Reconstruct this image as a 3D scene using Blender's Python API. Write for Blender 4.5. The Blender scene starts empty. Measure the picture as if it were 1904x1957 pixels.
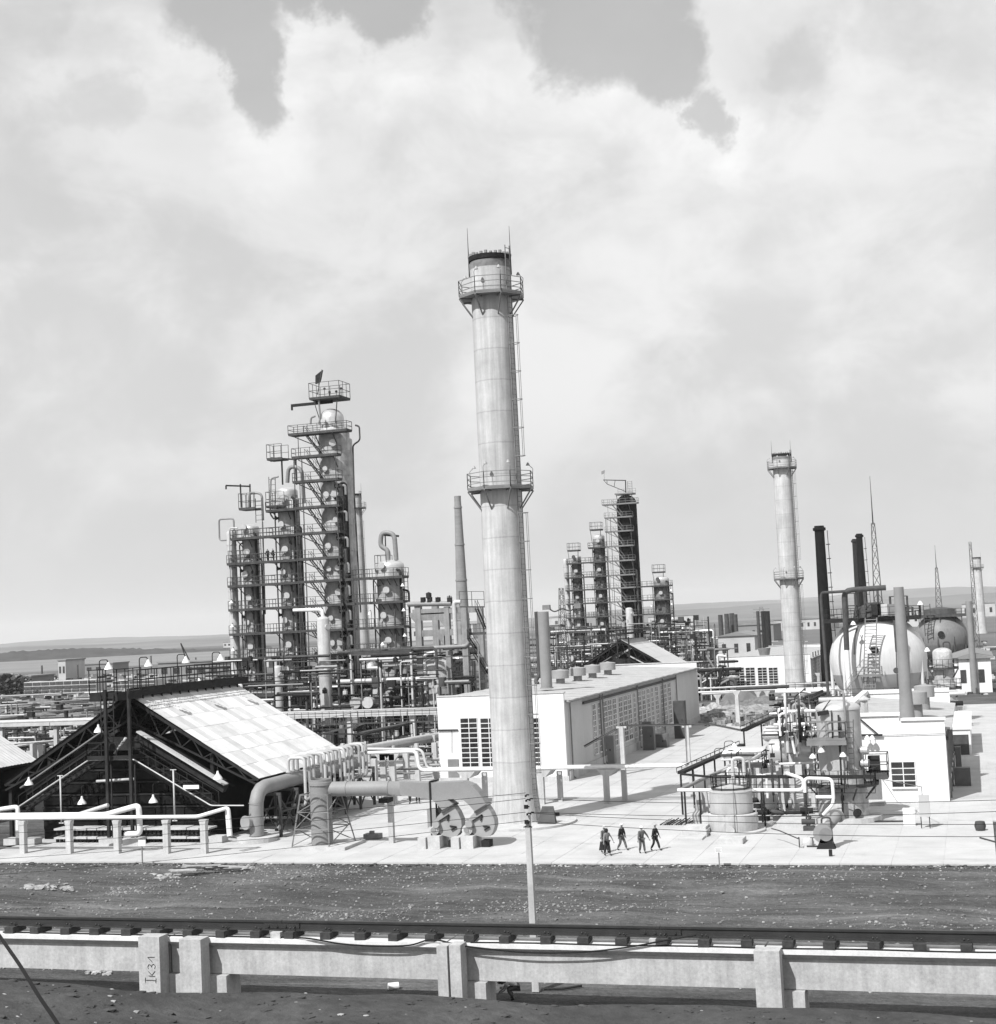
import bpy, bmesh, math, random
import numpy as np
from mathutils import Vector, Matrix
random.seed(7)
S = bpy.context.scene
C = S.collection
PI = math.pi

# ------------------------------------------------------------------ camera
# Site frame: X runs along the front edge of the pavement, Y goes into the plant, Z up.
F_PX, CX, CY, EYE = 2850.0, 952.0, 978.5, 15.6
ROLL, YAW = math.radians(2.75), math.radians(17.4)
PITCH = math.atan((1187 - CY) * math.cos(ROLL) / F_PX)
f0 = np.array([-math.sin(YAW), math.cos(YAW), 0]); r0 = np.array([math.cos(YAW), math.sin(YAW), 0]); u0 = np.array([0, 0, 1.0])
FW = f0 * math.cos(PITCH) + u0 * math.sin(PITCH); UPV = -f0 * math.sin(PITCH) + u0 * math.cos(PITCH)
RT = math.cos(ROLL) * r0 - math.sin(ROLL) * UPV; UP = math.sin(ROLL) * r0 + math.cos(ROLL) * UPV
cam = bpy.data.cameras.new('camera'); co = bpy.data.objects.new('camera', cam); C.objects.link(co)
m = Matrix.Identity(4)
for i in range(3):
    m[i][0] = RT[i]; m[i][1] = UP[i]; m[i][2] = -FW[i]
m[2][3] = EYE
co.matrix_world = m
cam.sensor_fit = 'HORIZONTAL'; cam.sensor_width = 36; cam.lens = 36 * F_PX / 1904.0
cam.clip_start = 0.3; cam.clip_end = 40000
S.camera = co

# ------------------------------------------------------------------ world and sun
SUN_EL, SUN_AZ = math.radians(48), math.radians(22)   # shadows run away from the camera, 22 deg right of +Y
sun = bpy.data.lights.new('sun', 'SUN'); sun.energy = 5.0; sun.angle = math.radians(0.5); sun.color = (1.0, 1.0, 1.0)
so = bpy.data.objects.new('sun', sun); C.objects.link(so)
ld = Vector((math.sin(SUN_AZ) * math.cos(SUN_EL), math.cos(SUN_AZ) * math.cos(SUN_EL), -math.sin(SUN_EL)))
so.rotation_euler = ld.to_track_quat('-Z', 'Y').to_euler(); so.location = (-60, -60, 120)
S.view_settings.view_transform = 'Standard'; S.view_settings.look = 'None'
S.view_settings.gamma = 1; S.view_settings.use_curve_mapping = False; S.view_settings.exposure = 0.35
S.cycles.max_bounces = 6; S.cycles.volume_bounces = 1; S.cycles.transparent_max_bounces = 8
S.cycles.use_denoising = False if False else S.cycles.use_denoising

class NT:
    def __init__(s, tree): s.t = tree; s.n = tree.nodes; s.l = tree.links
    def node(s, ty, **kw):
        n = s.n.new(ty)
        for k, v in kw.items(): setattr(n, k, v)
        return n
    def link(s, a, b): s.l.new(a, b)
    def val(s, x, sock):
        if isinstance(x, (int, float)): sock.default_value = x
        else: s.l.new(x, sock)
    def math(s, op, a, b=0.0, c=None, clamp=False):
        n = s.n.new('ShaderNodeMath'); n.operation = op; n.use_clamp = clamp
        s.val(a, n.inputs[0]); s.val(b, n.inputs[1])
        if c is not None: s.val(c, n.inputs[2])
        return n.outputs[0]
    def noise(s, vec, scale, detail=4, rough=0.55, dist=0.0):
        n = s.n.new('ShaderNodeTexNoise'); n.inputs['Scale'].default_value = scale; n.inputs['Detail'].default_value = detail
        n.inputs['Roughness'].default_value = rough; n.inputs['Distortion'].default_value = dist
        if vec is not None: s.l.new(vec, n.inputs['Vector'])
        return n.outputs['Fac']
    def rng(s, x, a, b, c=0.0, d=1.0, smooth=False):
        n = s.n.new('ShaderNodeMapRange'); n.clamp = True
        if smooth: n.interpolation_type = 'SMOOTHSTEP'
        s.val(x, n.inputs[0])
        for i, v in enumerate((a, b, c, d)): n.inputs[i + 1].default_value = v
        return n.outputs[0]
    def mapping(s, vec, scale=(1, 1, 1), loc=(0, 0, 0)):
        n = s.n.new('ShaderNodeMapping'); n.inputs['Scale'].default_value = scale; n.inputs['Location'].default_value = loc
        s.l.new(vec, n.inputs['Vector']); return n.outputs[0]

w = bpy.data.worlds.new('World'); S.world = w; w.use_nodes = True
N = NT(w.node_tree); N.n.clear()
sky = N.node('ShaderNodeTexSky'); sky.sky_type = 'NISHITA'; sky.sun_disc = False
sky.sun_elevation = SUN_EL; sky.sun_rotation = math.atan2(-ld.x, -ld.y); sky.altitude = 100; sky.dust_density = 2.5
bw = N.node('ShaderNodeRGBToBW'); N.link(sky.outputs[0], bw.inputs[0])
tc = N.node('ShaderNodeTexCoord'); sep = N.node('ShaderNodeSeparateXYZ'); N.link(tc.outputs['Generated'], sep.inputs[0])
az = N.math('ADD', N.math('ARCTAN2', sep.outputs[0], sep.outputs[1]), YAW)      # 0 = straight ahead of the camera
el = N.math('ARCSINE', sep.outputs[2])
# cumulus: noise over a gently flattened dome so the heaps shrink towards the horizon
hz = N.math('ADD', sep.outputs[2], 0.16)
cmb = N.node('ShaderNodeCombineXYZ')
N.link(N.math('DIVIDE', sep.outputs[0], hz), cmb.inputs[0]); N.link(N.math('DIVIDE', sep.outputs[1], hz), cmb.inputs[1]); N.link(N.math('MULTIPLY', el, 5.0), cmb.inputs[2])
big = N.noise(cmb.outputs[0], 0.55, 9, 0.56, 0.15)
fine = N.noise(N.mapping(tc.outputs['Generated'], (1, 1, 1.35)), 13.0, 8, 0.60, 0.35)
wob = N.noise(tc.outputs['Generated'], 13.0, 8, 0.66)
wob2 = N.noise(tc.outputs['Generated'], 7.0, 7, 0.62)
wx = N.math('MULTIPLY', N.math('SUBTRACT', wob, 0.5), 0.075); wy = N.math('MULTIPLY', N.math('SUBTRACT', N.noise(N.mapping(tc.outputs['Generated'], (1, 1, 1), (5, 3, 1)), 13.0, 8, 0.66), 0.5), 0.075)
def ang(px, py):
    d = (px - CX) / F_PX * RT - (py - CY) / F_PX * UP + FW; d = d / np.linalg.norm(d)
    return math.atan2(d[0], d[1]) + YAW, math.asin(d[2])
gap = None
curl = N.noise(N.mapping(tc.outputs['Generated'], (1, 1, 1.1), (2, 7, 3)), 24.0, 7, 0.62, 0.6)
for (px, py, sx, sy, a) in ((440, 15, 112, 90, 1.0), (492, 120, 52, 115, 1.0), (740, 15, 62, 82, 1.0), (600, -40, 250, 62, 1.0), (1150, 55, 145, 112, 1.0), (1255, 110, 88, 84, 1.0), (1150, -40, 190, 100, 1.0), (1352, 205, 42, 60, .8), (1545, 130, 55, 62, .5), (1720, 60, 80, 50, .3), (165, 185, 85, 42, .45), (60, 15, 55, 60, .35), (120, 330, 90, 90, .22), (1780, 330, 150, 50, .12), (950, 440, 200, 30, .12), (1300, 400, 300, 36, .14), (200, 840, 260, 60, .10)):
    ga, ge = ang(px, py)
    dx = N.math('DIVIDE', N.math('SUBTRACT', N.math('ADD', az, wx), ga), sx / F_PX)
    dy = N.math('DIVIDE', N.math('SUBTRACT', N.math('ADD', el, wy), ge), sy / F_PX)
    q = N.math('ADD', N.math('MULTIPLY', dx, dx), N.math('MULTIPLY', dy, dy))
    if a > .7: g = N.math('MULTIPLY', N.rng(N.math('ADD', q, N.math('MULTIPLY', N.math('SUBTRACT', curl, 0.5), 1.7)), 1.60, 0.55, 0, 1, True), a)
    else: g = N.math('MULTIPLY', N.rng(N.math('ADD', q, N.math('MULTIPLY', N.math('SUBTRACT', curl, 0.5), 5.0)), 2.4, 0.0, 0, 1, True), a)
    gap = g if gap is None else N.math('MAXIMUM', gap, g)
    if a > .7:
        h_ = N.rng(q, 1.4, 6.5, 1, 0, True); halo = h_ if gap is g else N.math('MAXIMUM', halo, h_)
cover = N.rng(big, 0.30, 0.44, 0, 1, True)
cover = N.math('MAXIMUM', cover, N.rng(el, 0.33, 0.22, 0, 1, True))            # closed deck low down
cover = N.math('MULTIPLY', cover, N.math('SUBTRACT', 1.0, gap, clamp=True), clamp=True)
mass = N.noise(N.mapping(tc.outputs['Generated'], (1, 1, 1.5), (3.1, 1.7, .4)), 5.2, 7, 0.55, 0.5)
billow = N.rng(N.math('ADD', N.math('MULTIPLY', fine, 0.38), N.math('MULTIPLY', mass, 0.62)), 0.40, 0.60, 0, 1, True)
soft = N.noise(N.mapping(tc.outputs['Generated'], (1, 1, 1.2), (9, 2, 5)), 2.6, 3, 0.5, 0.2)
cloud = N.math('ADD', N.math('MULTIPLY', billow, 0.145), N.math('MULTIPLY', soft, 0.20))
cloud = N.math('ADD', cloud, 0.44)
cloud = N.math('ADD', cloud, N.math('MULTIPLY', halo, 0.10))
low = N.rng(el, 0.0, 0.16, 1, 0, True)                                             # milky air near the horizon
cloud = N.math('ADD', N.math('MULTIPLY', cloud, N.math('SUBTRACT', 1.0, low)), N.math('MULTIPLY', low, 0.50))
clear = N.math('ADD', N.math('MULTIPLY', bw.outputs[0], 0.10), N.math('ADD', 0.13, N.math('MULTIPLY', mass, 0.14)))
mixn = N.node('ShaderNodeMix'); mixn.data_type = 'FLOAT'
N.link(cover, mixn.inputs[0]); N.link(clear, mixn.inputs[2]); N.link(cloud, mixn.inputs[3])
cc = N.node('ShaderNodeCombineColor')
for i in range(3): N.link(mixn.outputs[0], cc.inputs[i])
# the Background takes Nishita at a daylight strength; clouds are scaled up to match it
bg = N.node('ShaderNodeBackground'); bg.inputs[1].default_value = 0.1
sc10 = N.node('ShaderNodeVectorMath'); sc10.operation = 'SCALE'; sc10.inputs['Scale'].default_value = 10.0
N.link(cc.outputs[0], sc10.inputs[0]); N.link(sc10.outputs[0], bg.inputs[0])
wo = N.node('ShaderNodeOutputWorld'); N.link(bg.outputs[0], wo.inputs[0])

# ------------------------------------------------------------------ pixel to place helpers (1904 x 1957 view of the photograph)
def ray(x, y): return (x - CX) / F_PX * RT - (y - CY) / F_PX * UP + FW
def G(x, y, z=0.0):
    d = ray(x, y); t = (z - EYE) / d[2]; return Vector((d[0] * t, d[1] * t, z))
def Vp(x, y, v):
    d = ray(x, y); t = v / d[1]; return Vector((d[0] * t, v, EYE + d[2] * t))
def Up(x, y, u):
    d = ray(x, y); t = u / d[0]; return Vector((u, d[1] * t, EYE + d[2] * t))
def proj(p):
    q = np.array([p[0], p[1], p[2] - EYE]); d = q @ FW
    return CX + F_PX * (q @ RT) / d, CY - F_PX * (q @ UP) / d
def hz_of(y, x0, y0):
    lo, hi = -30.0, 300.0
    for _ in range(50):
        mm = (lo + hi) / 2
        if proj((x0, y0, mm))[1] > y: lo = mm
        else: hi = mm
    return lo
def zr(x0, y0, s):
    return lambda a, b: ((x0 + a * s) / 2.0441, (y0 + b * s) / 2.0441)

# ------------------------------------------------------------------ materials
M = {}
ALB = 0.86
def mat(name, base, rough=0.8, *a_, stain=0.0, **k_):
    return mat_(name, base, rough, *a_, stain=stain, **k_)
def mat_(name, base, rough=0.8, var=0.25, scale=1.2, streak=0.0, metal=0.0, bump=0.0, bscale=12.0, rnd=0.0, spec=0.3, bands=None, patch=0.0, fine=0.0, sand=0.0, stain=0.0):
    m = bpy.data.materials.new(name); m.use_nodes = True
    N = NT(m.node_tree); N.n.clear()
    out = N.node('ShaderNodeOutputMaterial'); b = N.node('ShaderNodeBsdfPrincipled'); N.link(b.outputs[0], out.inputs[0])
    b.inputs['Roughness'].default_value = rough; b.inputs['Metallic'].default_value = metal
    b.inputs['Specular IOR Level'].default_value = spec
    tc = N.node('ShaderNodeTexCoord'); geo = N.node('ShaderNodeNewGeometry'); P = geo.outputs['Position']
    k = N.rng(N.noise(P, scale, 6, 0.6, 0.1), 0.3, 0.7, 1 - var, 1 + var)
    if fine:
        k = N.math('MULTIPLY', k, N.rng(N.noise(P, 9.0, 4, 0.7), 0.3, 0.7, 1 - fine, 1 + fine))
    if streak:
        sv = N.mapping(P, (2.2, 2.2, 0.10))
        k = N.math('MULTIPLY', k, N.rng(N.noise(sv, 1.6, 5, 0.65), 0.35, 0.7, 1.0 + streak * .3, 1 - streak))
    if patch:
        vo = N.node('ShaderNodeTexVoronoi'); vo.inputs['Scale'].default_value = 0.9; N.link(P, vo.inputs['Vector'])
        sp = N.node('ShaderNodeSeparateColor'); N.link(vo.outputs['Color'], sp.inputs[0])
        k = N.math('MULTIPLY', k, N.rng(sp.outputs[0], 0, 1, 1 - patch, 1 + patch))
    if bands:
        # casting lifts of a slipformed shaft: (height of a lift, strength)
        hgt, st = bands
        se = N.node('ShaderNodeSeparateXYZ'); N.link(P, se.inputs[0])
        zz = N.math('ADD', se.outputs[2], N.math('MULTIPLY', N.noise(P, 1.3, 3), 0.12))
        fr = N.math('FRACT', N.math('DIVIDE', zz, hgt))
        line = N.math('MAXIMUM', N.rng(fr, 0.0, 0.035, 1, 0), N.rng(fr, 0.975, 1.0, 0, 1))
        k = N.math('MULTIPLY', k, N.math('SUBTRACT', 1.0, N.math('MULTIPLY', line, st)))
        fl = N.math('FLOOR', N.math('DIVIDE', zz, hgt)); wn = N.node('ShaderNodeTexWhiteNoise'); wn.noise_dimensions = '1D'; N.link(fl, wn.inputs['W'])
        k = N.math('MULTIPLY', k, N.rng(wn.outputs['Value'], 0, 1, 1 - st * .22, 1 + st * .18))
    if rnd:
        oi = N.node('ShaderNodeObjectInfo')
        k = N.math('MULTIPLY', k, N.rng(oi.outputs['Random'], 0, 1, 1 - rnd, 1 + rnd))
    if stain:
        k = N.math('MULTIPLY', k, N.rng(N.noise(N.mapping(P, (.35, .9, 1)), 0.5, 7, 0.68, 0.6), 0.56, 0.72, 1, 1 - stain))
        k = N.math('MULTIPLY', k, N.rng(N.noise(N.mapping(P, (1.0, .06, 1)), 0.9, 4, 0.6, 0.2), 0.60, 0.68, 1, 1 - stain * .35))
    if sand:
        k = N.math('MULTIPLY', k, N.rng(N.noise(P, 30.0, 2, 0.7), 0.45, 0.75, 1, 1 + sand))
    v = N.math('MULTIPLY', k, base * ALB, clamp=True)
    ccn = N.node('ShaderNodeCombineColor')
    for i in range(3): N.link(v, ccn.inputs[i])
    N.link(ccn.outputs[0], b.inputs['Base Color'])
    if bump:
        bn = N.node('ShaderNodeBump'); bn.inputs['Strength'].default_value = 0.6; bn.inputs['Distance'].default_value = bump
        N.link(N.noise(P, bscale, 6, 0.65), bn.inputs['Height']); N.link(bn.outputs[0], b.inputs['Normal'])
    M[name] = m
    return m
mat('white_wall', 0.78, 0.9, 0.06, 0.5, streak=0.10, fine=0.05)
mat('shade_wall', 0.54, 0.9, 0.06, 0.4, streak=0.06, fine=0.03)  # darker copy of the white wall, shade of the side walls painted in
mat('pave', 0.465, 0.92, 0.10, 0.35, rnd=0.04, fine=0.06, stain=0.24, bump=0.02, bscale=6)
mat('joint', 0.46, 0.95, 0.2, 1.0)
mat('pad', 0.48, 0.9, 0.15, 1.2, fine=0.1)
mat('concrete', 0.50, 0.9, 0.14, 0.9, streak=0.18, fine=0.08, bump=0.01)
mat('concrete_dark', 0.26, 0.9, 0.2, 0.9, streak=0.25, fine=0.12)
mat('beam_concrete', 0.43, 0.9, 0.16, 0.9, streak=0.17, fine=0.16, bump=0.012)
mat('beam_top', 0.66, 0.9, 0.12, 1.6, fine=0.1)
mat('chimney', 0.50, 0.88, 0.14, 0.6, streak=0.26, bands=(2.45, 0.26), fine=0.07, bump=0.01)
mat('soot', 0.025, 0.9, 0.3, 2, spec=0.05)
mat('soot_stain', 0.20, 0.9, 0.35, 1.5)
mat('brick', 0.26, 0.9, 0.12, 0.6, bands=(1.2, 0.3), fine=0.1)
mat('steel_dark', 0.028, 0.8, 0.25, 1.5, spec=0.1)
mat('steel_mid', 0.070, 0.7, 0.3, 1.2, spec=0.15)
mat('steel_grey', 0.20, 0.55, 0.2, 1.2)
mat('rail_steel', 0.035, 0.45, 0.2, 2)
mat('rail_top', 0.25, 0.35, 0.1, 2, metal=0.4)
mat('timber', 0.045, 0.9, 0.3, 5, fine=0.2)
mat('timber_pale', 0.42, 0.9, 0.2, 4, fine=0.2, rnd=0.15)
mat('duct', 0.24, 0.6, 0.10, 0.8, fine=0.05, spec=0.4)
mat('fan_paint', 0.30, 0.55, 0.08, 1.5, spec=0.4)
mat('insul', 0.42, 0.6, 0.24, 1.3, streak=0.2, patch=0.16, fine=0.14, spec=0.3)
mat('insul_dark', 0.20, 0.7, 0.4, 1.0, streak=0.25, patch=0.35, fine=0.2, spec=0.2)
mat('insul_pale', 0.48, 0.5, 0.14, 0.9, streak=0.14, patch=0.07, fine=0.06, spec=0.5)
mat('vessel_grey', 0.43, 0.5, 0.12, 0.9, streak=0.10, patch=0.06, fine=0.06, spec=0.5)
mat('pipe_mid', 0.34, 0.5, 0.12, 2.0, fine=0.06)
mat('alu', 0.58, 0.35, 0.10, 1.5, metal=0.35, spec=0.6)
mat('column_dark', 0.012, 0.9, 0.4, 1.0, streak=0.2, spec=0.08)
mat('pipe_white', 0.74, 0.5, 0.08, 2.0, fine=0.04)
mat('pipe_pale', 0.50, 0.5, 0.12, 2.0, fine=0.06)
mat('pipe_grey', 0.24, 0.5, 0.15, 2.0)
mat('glass', 0.03, 0.12, 0.5, 0.8, spec=0.8, rnd=0.5)
mat('glass_pale', 0.11, 0.2, 0.5, 0.8, spec=0.8)
mat('frame_white', 0.72, 0.7, 0.06, 2)
mat('roof_sheet', 0.52, 0.6, 0.10, 1.2, rnd=0.20, streak=0.0, fine=0.05, spec=0.4)
mat('roof_felt', 0.40, 0.85, 0.15, 0.8, fine=0.12)
mat('roof_dark', 0.14, 0.9, 0.2, 0.8)
mat('shed_dark', 0.006, 0.95, 0.4, 1.0, spec=0.03)  # near-black, holds the shade of the shed interior as colour
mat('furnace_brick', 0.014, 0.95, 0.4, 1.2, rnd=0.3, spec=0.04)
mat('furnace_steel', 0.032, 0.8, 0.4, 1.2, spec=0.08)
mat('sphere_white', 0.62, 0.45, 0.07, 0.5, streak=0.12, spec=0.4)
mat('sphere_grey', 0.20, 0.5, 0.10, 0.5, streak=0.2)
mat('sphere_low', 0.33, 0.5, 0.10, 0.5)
mat('cloth_dark', 0.035, 0.9, 0.3, 5, spec=0.05)
mat('cloth_mid', 0.10, 0.9, 0.2, 5)
mat('cloth_pattern', 0.18, 0.9, 0.5, 12)
mat('cloth_pale', 0.55, 0.9, 0.1, 5)
mat('skin', 0.22, 0.7, 0.1, 5)
mat('cap_white', 0.7, 0.8, 0.1, 5)
mat('hair', 0.015, 0.8, 0.2, 5)
mat('lamp_white', 0.8, 0.4, 0.03, 5, spec=0.6)
mat('rubber', 0.02, 0.8, 0.2, 2, spec=0.1)
mat('paint_mark', 0.02, 0.9, 0.3, 8)
mat('far_wall', 0.45, 0.9, 0.12, 0.15)
mat('far_roof', 0.22, 0.9, 0.12, 0.15)
mat('crown', 0.05, 0.9, 0.4, 1.0)
mat('cabinet', 0.12, 0.5, 0.15, 2)
mat('rubble', 0.30, 0.95, 0.45, 2.0, fine=0.2, rnd=0.2, bump=0.05, bscale=4)
mat('rubble_dark', 0.15, 0.95, 0.3, 2.0, fine=0.2, bump=0.05, bscale=4)

# ------------------------------------------------------------------ mesh builder
HAZE = 0.00007
CUR = [Vector((0, 0, 0))]
class MB:
    def __init__(s): s.v = []; s.f = []; s.sm = []
    def add(s, vs, fs, smooth=False):
        b = len(s.v); s.v.extend([tuple(x) for x in vs])
        for f in fs:
            s.f.append(tuple(i + b for i in f)); s.sm.append(smooth)
        return s
    def box(s, x0, x1, y0, y1, z0, z1):
        v = [(x0, y0, z0), (x1, y0, z0), (x1, y1, z0), (x0, y1, z0), (x0, y0, z1), (x1, y0, z1), (x1, y1, z1), (x0, y1, z1)]
        return s.add(v, [(0, 3, 2, 1), (4, 5, 6, 7), (0, 1, 5, 4), (1, 2, 6, 5), (2, 3, 7, 6), (3, 0, 4, 7)])
    def cb(s, c, sx, sy, sz):
        return s.box(c[0] - sx / 2, c[0] + sx / 2, c[1] - sy / 2, c[1] + sy / 2, c[2], c[2] + sz)
    def bar(s, p, q, w=0.08, h=None):
        h = w if h is None else h
        p = Vector(p); q = Vector(q); d = (q - p)
        if d.length < 1e-6: return s
        d.normalize()
        a = d.cross(Vector((0, 0, 1)))
        if a.length < 1e-3: a = Vector((1, 0, 0))
        a.normalize(); b = a.cross(d).normalized()
        vs = []
        for e in (p, q):
            for (i, j) in ((-1, -1), (1, -1), (1, 1), (-1, 1)): vs.append(e + a * (w / 2 * i) + b * (h / 2 * j))
        return s.add(vs, [(0, 1, 2, 3), (7, 6, 5, 4), (0, 4, 5, 1), (1, 5, 6, 2), (2, 6, 7, 3), (3, 7, 4, 0)])
    def tube(s, pts, r, n=8, bend=None, caps=True, r2=None):
        P = [Vector(p) for p in pts]
        if bend is None: bend = r * 2.5
        if len(P) > 2 and bend > 0:
            Q = [P[0]]
            for i in range(1, len(P) - 1):
                a = (P[i - 1] - P[i]); b = (P[i + 1] - P[i]); la, lb = a.length, b.length
                if la < 1e-6 or lb < 1e-6: continue
                k = min(bend, la * .48, lb * .48); a.normalize(); b.normalize()
                if a.dot(b) < -0.999: Q.append(P[i]); continue
                p0 = P[i] + a * k; p2 = P[i] + b * k
                for t in (0, .25, .5, .75, 1): Q.append(p0 * (1 - t) ** 2 + P[i] * 2 * t * (1 - t) + p2 * t * t)
            Q.append(P[-1]); P = Q
        m = len(P); T = []
        for i in range(m):
            d = P[min(i + 1, m - 1)] - P[max(i - 1, 0)]
            T.append(d.normalized() if d.length > 1e-9 else Vector((0, 0, 1)))
        a = T[0].cross(Vector((0, 0, 1)))
        if a.length < 1e-2: a = T[0].cross(Vector((1, 0, 0)))
        a.normalize(); vs = []
        for i in range(m):
            a = (a - T[i] * a.dot(T[i]))
            if a.length < 1e-6: a = T[i].orthogonal()
            a.normalize(); b = T[i].cross(a)
            rr = r if r2 is None else r + (r2 - r) * i / (m - 1)
            for k in range(n):
                th = 2 * PI * k / n; vs.append(P[i] + a * (math.cos(th) * rr) + b * (math.sin(th) * rr))
        fs = []
        for i in range(m - 1):
            for k in range(n):
                k2 = (k + 1) % n; fs.append((i * n + k, i * n + k2, (i + 1) * n + k2, (i + 1) * n + k))
        s.add(vs, fs, True)
        if caps:
            s.add(vs[:n][::-1], [tuple(range(n))]); s.add(vs[-n:], [tuple(range(n))])
        return s
    def lathe(s, c, prof, n=24, flat=()):
        # profile (radius, z) from bottom to top; flat = indices of segments shaded flat
        vs = []
        for (r, z) in prof:
            for k in range(n):
                th = 2 * PI * k / n; vs.append((c[0] + r * math.cos(th), c[1] + r * math.sin(th), c[2] + z))
        for i in range(len(prof) - 1):
            (ra, za), (rb, zb) = prof[i], prof[i + 1]
            fs = []
            for k in range(n):
                k2 = (k + 1) % n; fs.append((k, k2, n + k2, n + k))
            s.add(vs[i * n:(i + 2) * n], fs, i not in flat)
        return s
    def disc(s, c, r, n=16, nrm=(0, 0, 1), t=0.05):
        nrm = Vector(nrm).normalized(); return s.tube([Vector(c), Vector(c) + nrm * t], r, n)
    def prism(s, poly, p0, ax, ay, ext):
        # polygon (a,b) in the plane of ax, ay at p0, thickened by ext
        p0 = Vector(p0); ax = Vector(ax); ay = Vector(ay); ext = Vector(ext); n = len(poly)
        a = [p0 + ax * x + ay * y for x, y in poly]; b = [q + ext for q in a]
        return s.add(a + b, [tuple(range(n))[::-1], tuple(range(n, 2 * n))] + [(i, (i + 1) % n, n + (i + 1) % n, n + i) for i in range(n)])
    def mesh(s, name, material, org=None):
        org = CUR[0] if org is None else org
        me = bpy.data.meshes.new(name)
        me.from_pydata([(x - org[0], y - org[1], z - org[2]) for x, y, z in s.v], [], s.f)
        me.polygons.foreach_set('use_smooth', s.sm)
        me.materials.append(M[material]); me.update()
        # weld smooth seams so normals flow, and turn faces outward
        bm = bmesh.new(); bm.from_mesh(me)
        if any(s.sm): bmesh.ops.remove_doubles(bm, verts=bm.verts, dist=1e-5)
        bmesh.ops.recalc_face_normals(bm, faces=bm.faces)
        for e in bm.edges:
            if len(e.link_faces) == 2 and e.calc_face_angle(0) > 0.7: e.smooth = False
        bm.to_mesh(me); bm.free()
        return me
    def build(s, name, material, parent=None, **kw):
        o = bpy.data.objects.new(name, s.mesh(name, material)); C.objects.link(o)
        if parent is not None: o.parent = parent
        else: o.location = CUR[0]
        for k, v in kw.items(): o[k] = v
        return o
def thing(name, label, cat, loc=(0, 0, 0), group=None):
    o = bpy.data.objects.new(name, None); C.objects.link(o); o.location = loc; o.empty_display_size = 0.3
    o['label'] = label; o['category'] = cat
    if group: o['group'] = group
    CUR[0] = Vector(loc)
    return o
def single(mb, name, material, label, cat, loc=None, group=None, **kw):
    if loc is None: loc = mb.v[0]
    CUR[0] = Vector(loc); o = mb.build(name, material); o['label'] = label; o['category'] = cat
    if group: o['group'] = group
    for k, v in kw.items(): o[k] = v
    return o
def struct(name, mb, material):
    CUR[0] = Vector((0, 0, 0)); o = mb.build(name, material); o['kind'] = 'structure'; return o
def place(mesh_obj_or_mesh, name, parent, loc, rot=(0, 0, 0)):
    me = mesh_obj_or_mesh if isinstance(mesh_obj_or_mesh, bpy.types.Mesh) else mesh_obj_or_mesh.data
    o = bpy.data.objects.new(name, me); C.objects.link(o); o.parent = parent
    o.location = Vector(loc) - CUR[0] if parent is not None else loc
    o.rotation_euler = rot
    return o
def copy_tree(o, parent=None):
    c = o.copy(); C.objects.link(c)
    if parent is not None: c.parent = parent
    for ch in list(o.children): copy_tree(ch, c)
    return c
def railing(mb, pts, h=1.1, step=1.3, t=0.045, closed=False, mid=1):
    P = [Vector(p) for p in pts]
    if closed: P.append(P[0])
    for a, b in zip(P, P[1:]):
        n = max(1, round((b - a).length / step))
        for i in range(n + 1):
            q = a.lerp(b, i / n); mb.bar(q, q + Vector((0, 0, h)), t)
        for k in range(mid + 1):
            z = Vector((0, 0, h * (k + 1) / (mid + 1))); mb.bar(a + z, b + z, t)
        mb.bar(a + Vector((0, 0, .08)), b + Vector((0, 0, .08)), .02, .15)
    return mb
def ladder(mb, a, b, w=0.45, t=0.045, step=0.35, side=(1, 0, 0), cage=False):
    a = Vector(a); b = Vector(b); s = Vector(side).normalized() * (w / 2)
    mb.bar(a - s, b - s, t); mb.bar(a + s, b + s, t)
    n = int((b - a).length / step)
    for i in range(n):
        q = a.lerp(b, (i + .5) / n); mb.bar(q - s, q + s, t * .7)
    return mb
def stair(mb, a, b, w=0.8, side=(0, 1, 0), t=0.06, rail=True):
    a = Vector(a); b = Vector(b); s = Vector(side).normalized() * (w / 2); h = Vector((0, 0, 1.0))
    for k in (-1, 1):
        mb.bar(a + s * k, b + s * k, .05, .15)
        if rail:
            mb.bar(a + s * k + h, b + s * k + h, .045); n = max(1, int((b - a).length / 1.4))
            for i in range(n + 1):
                q = a.lerp(b, i / n) + s * k; mb.bar(q, q + h, .04)
    n = max(2, int(abs(b.z - a.z) / 0.24))
    for i in range(n):
        q = a.lerp(b, (i + .5) / n); mb.bar(q - s, q + s, .22, .04)
    return mb
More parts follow.
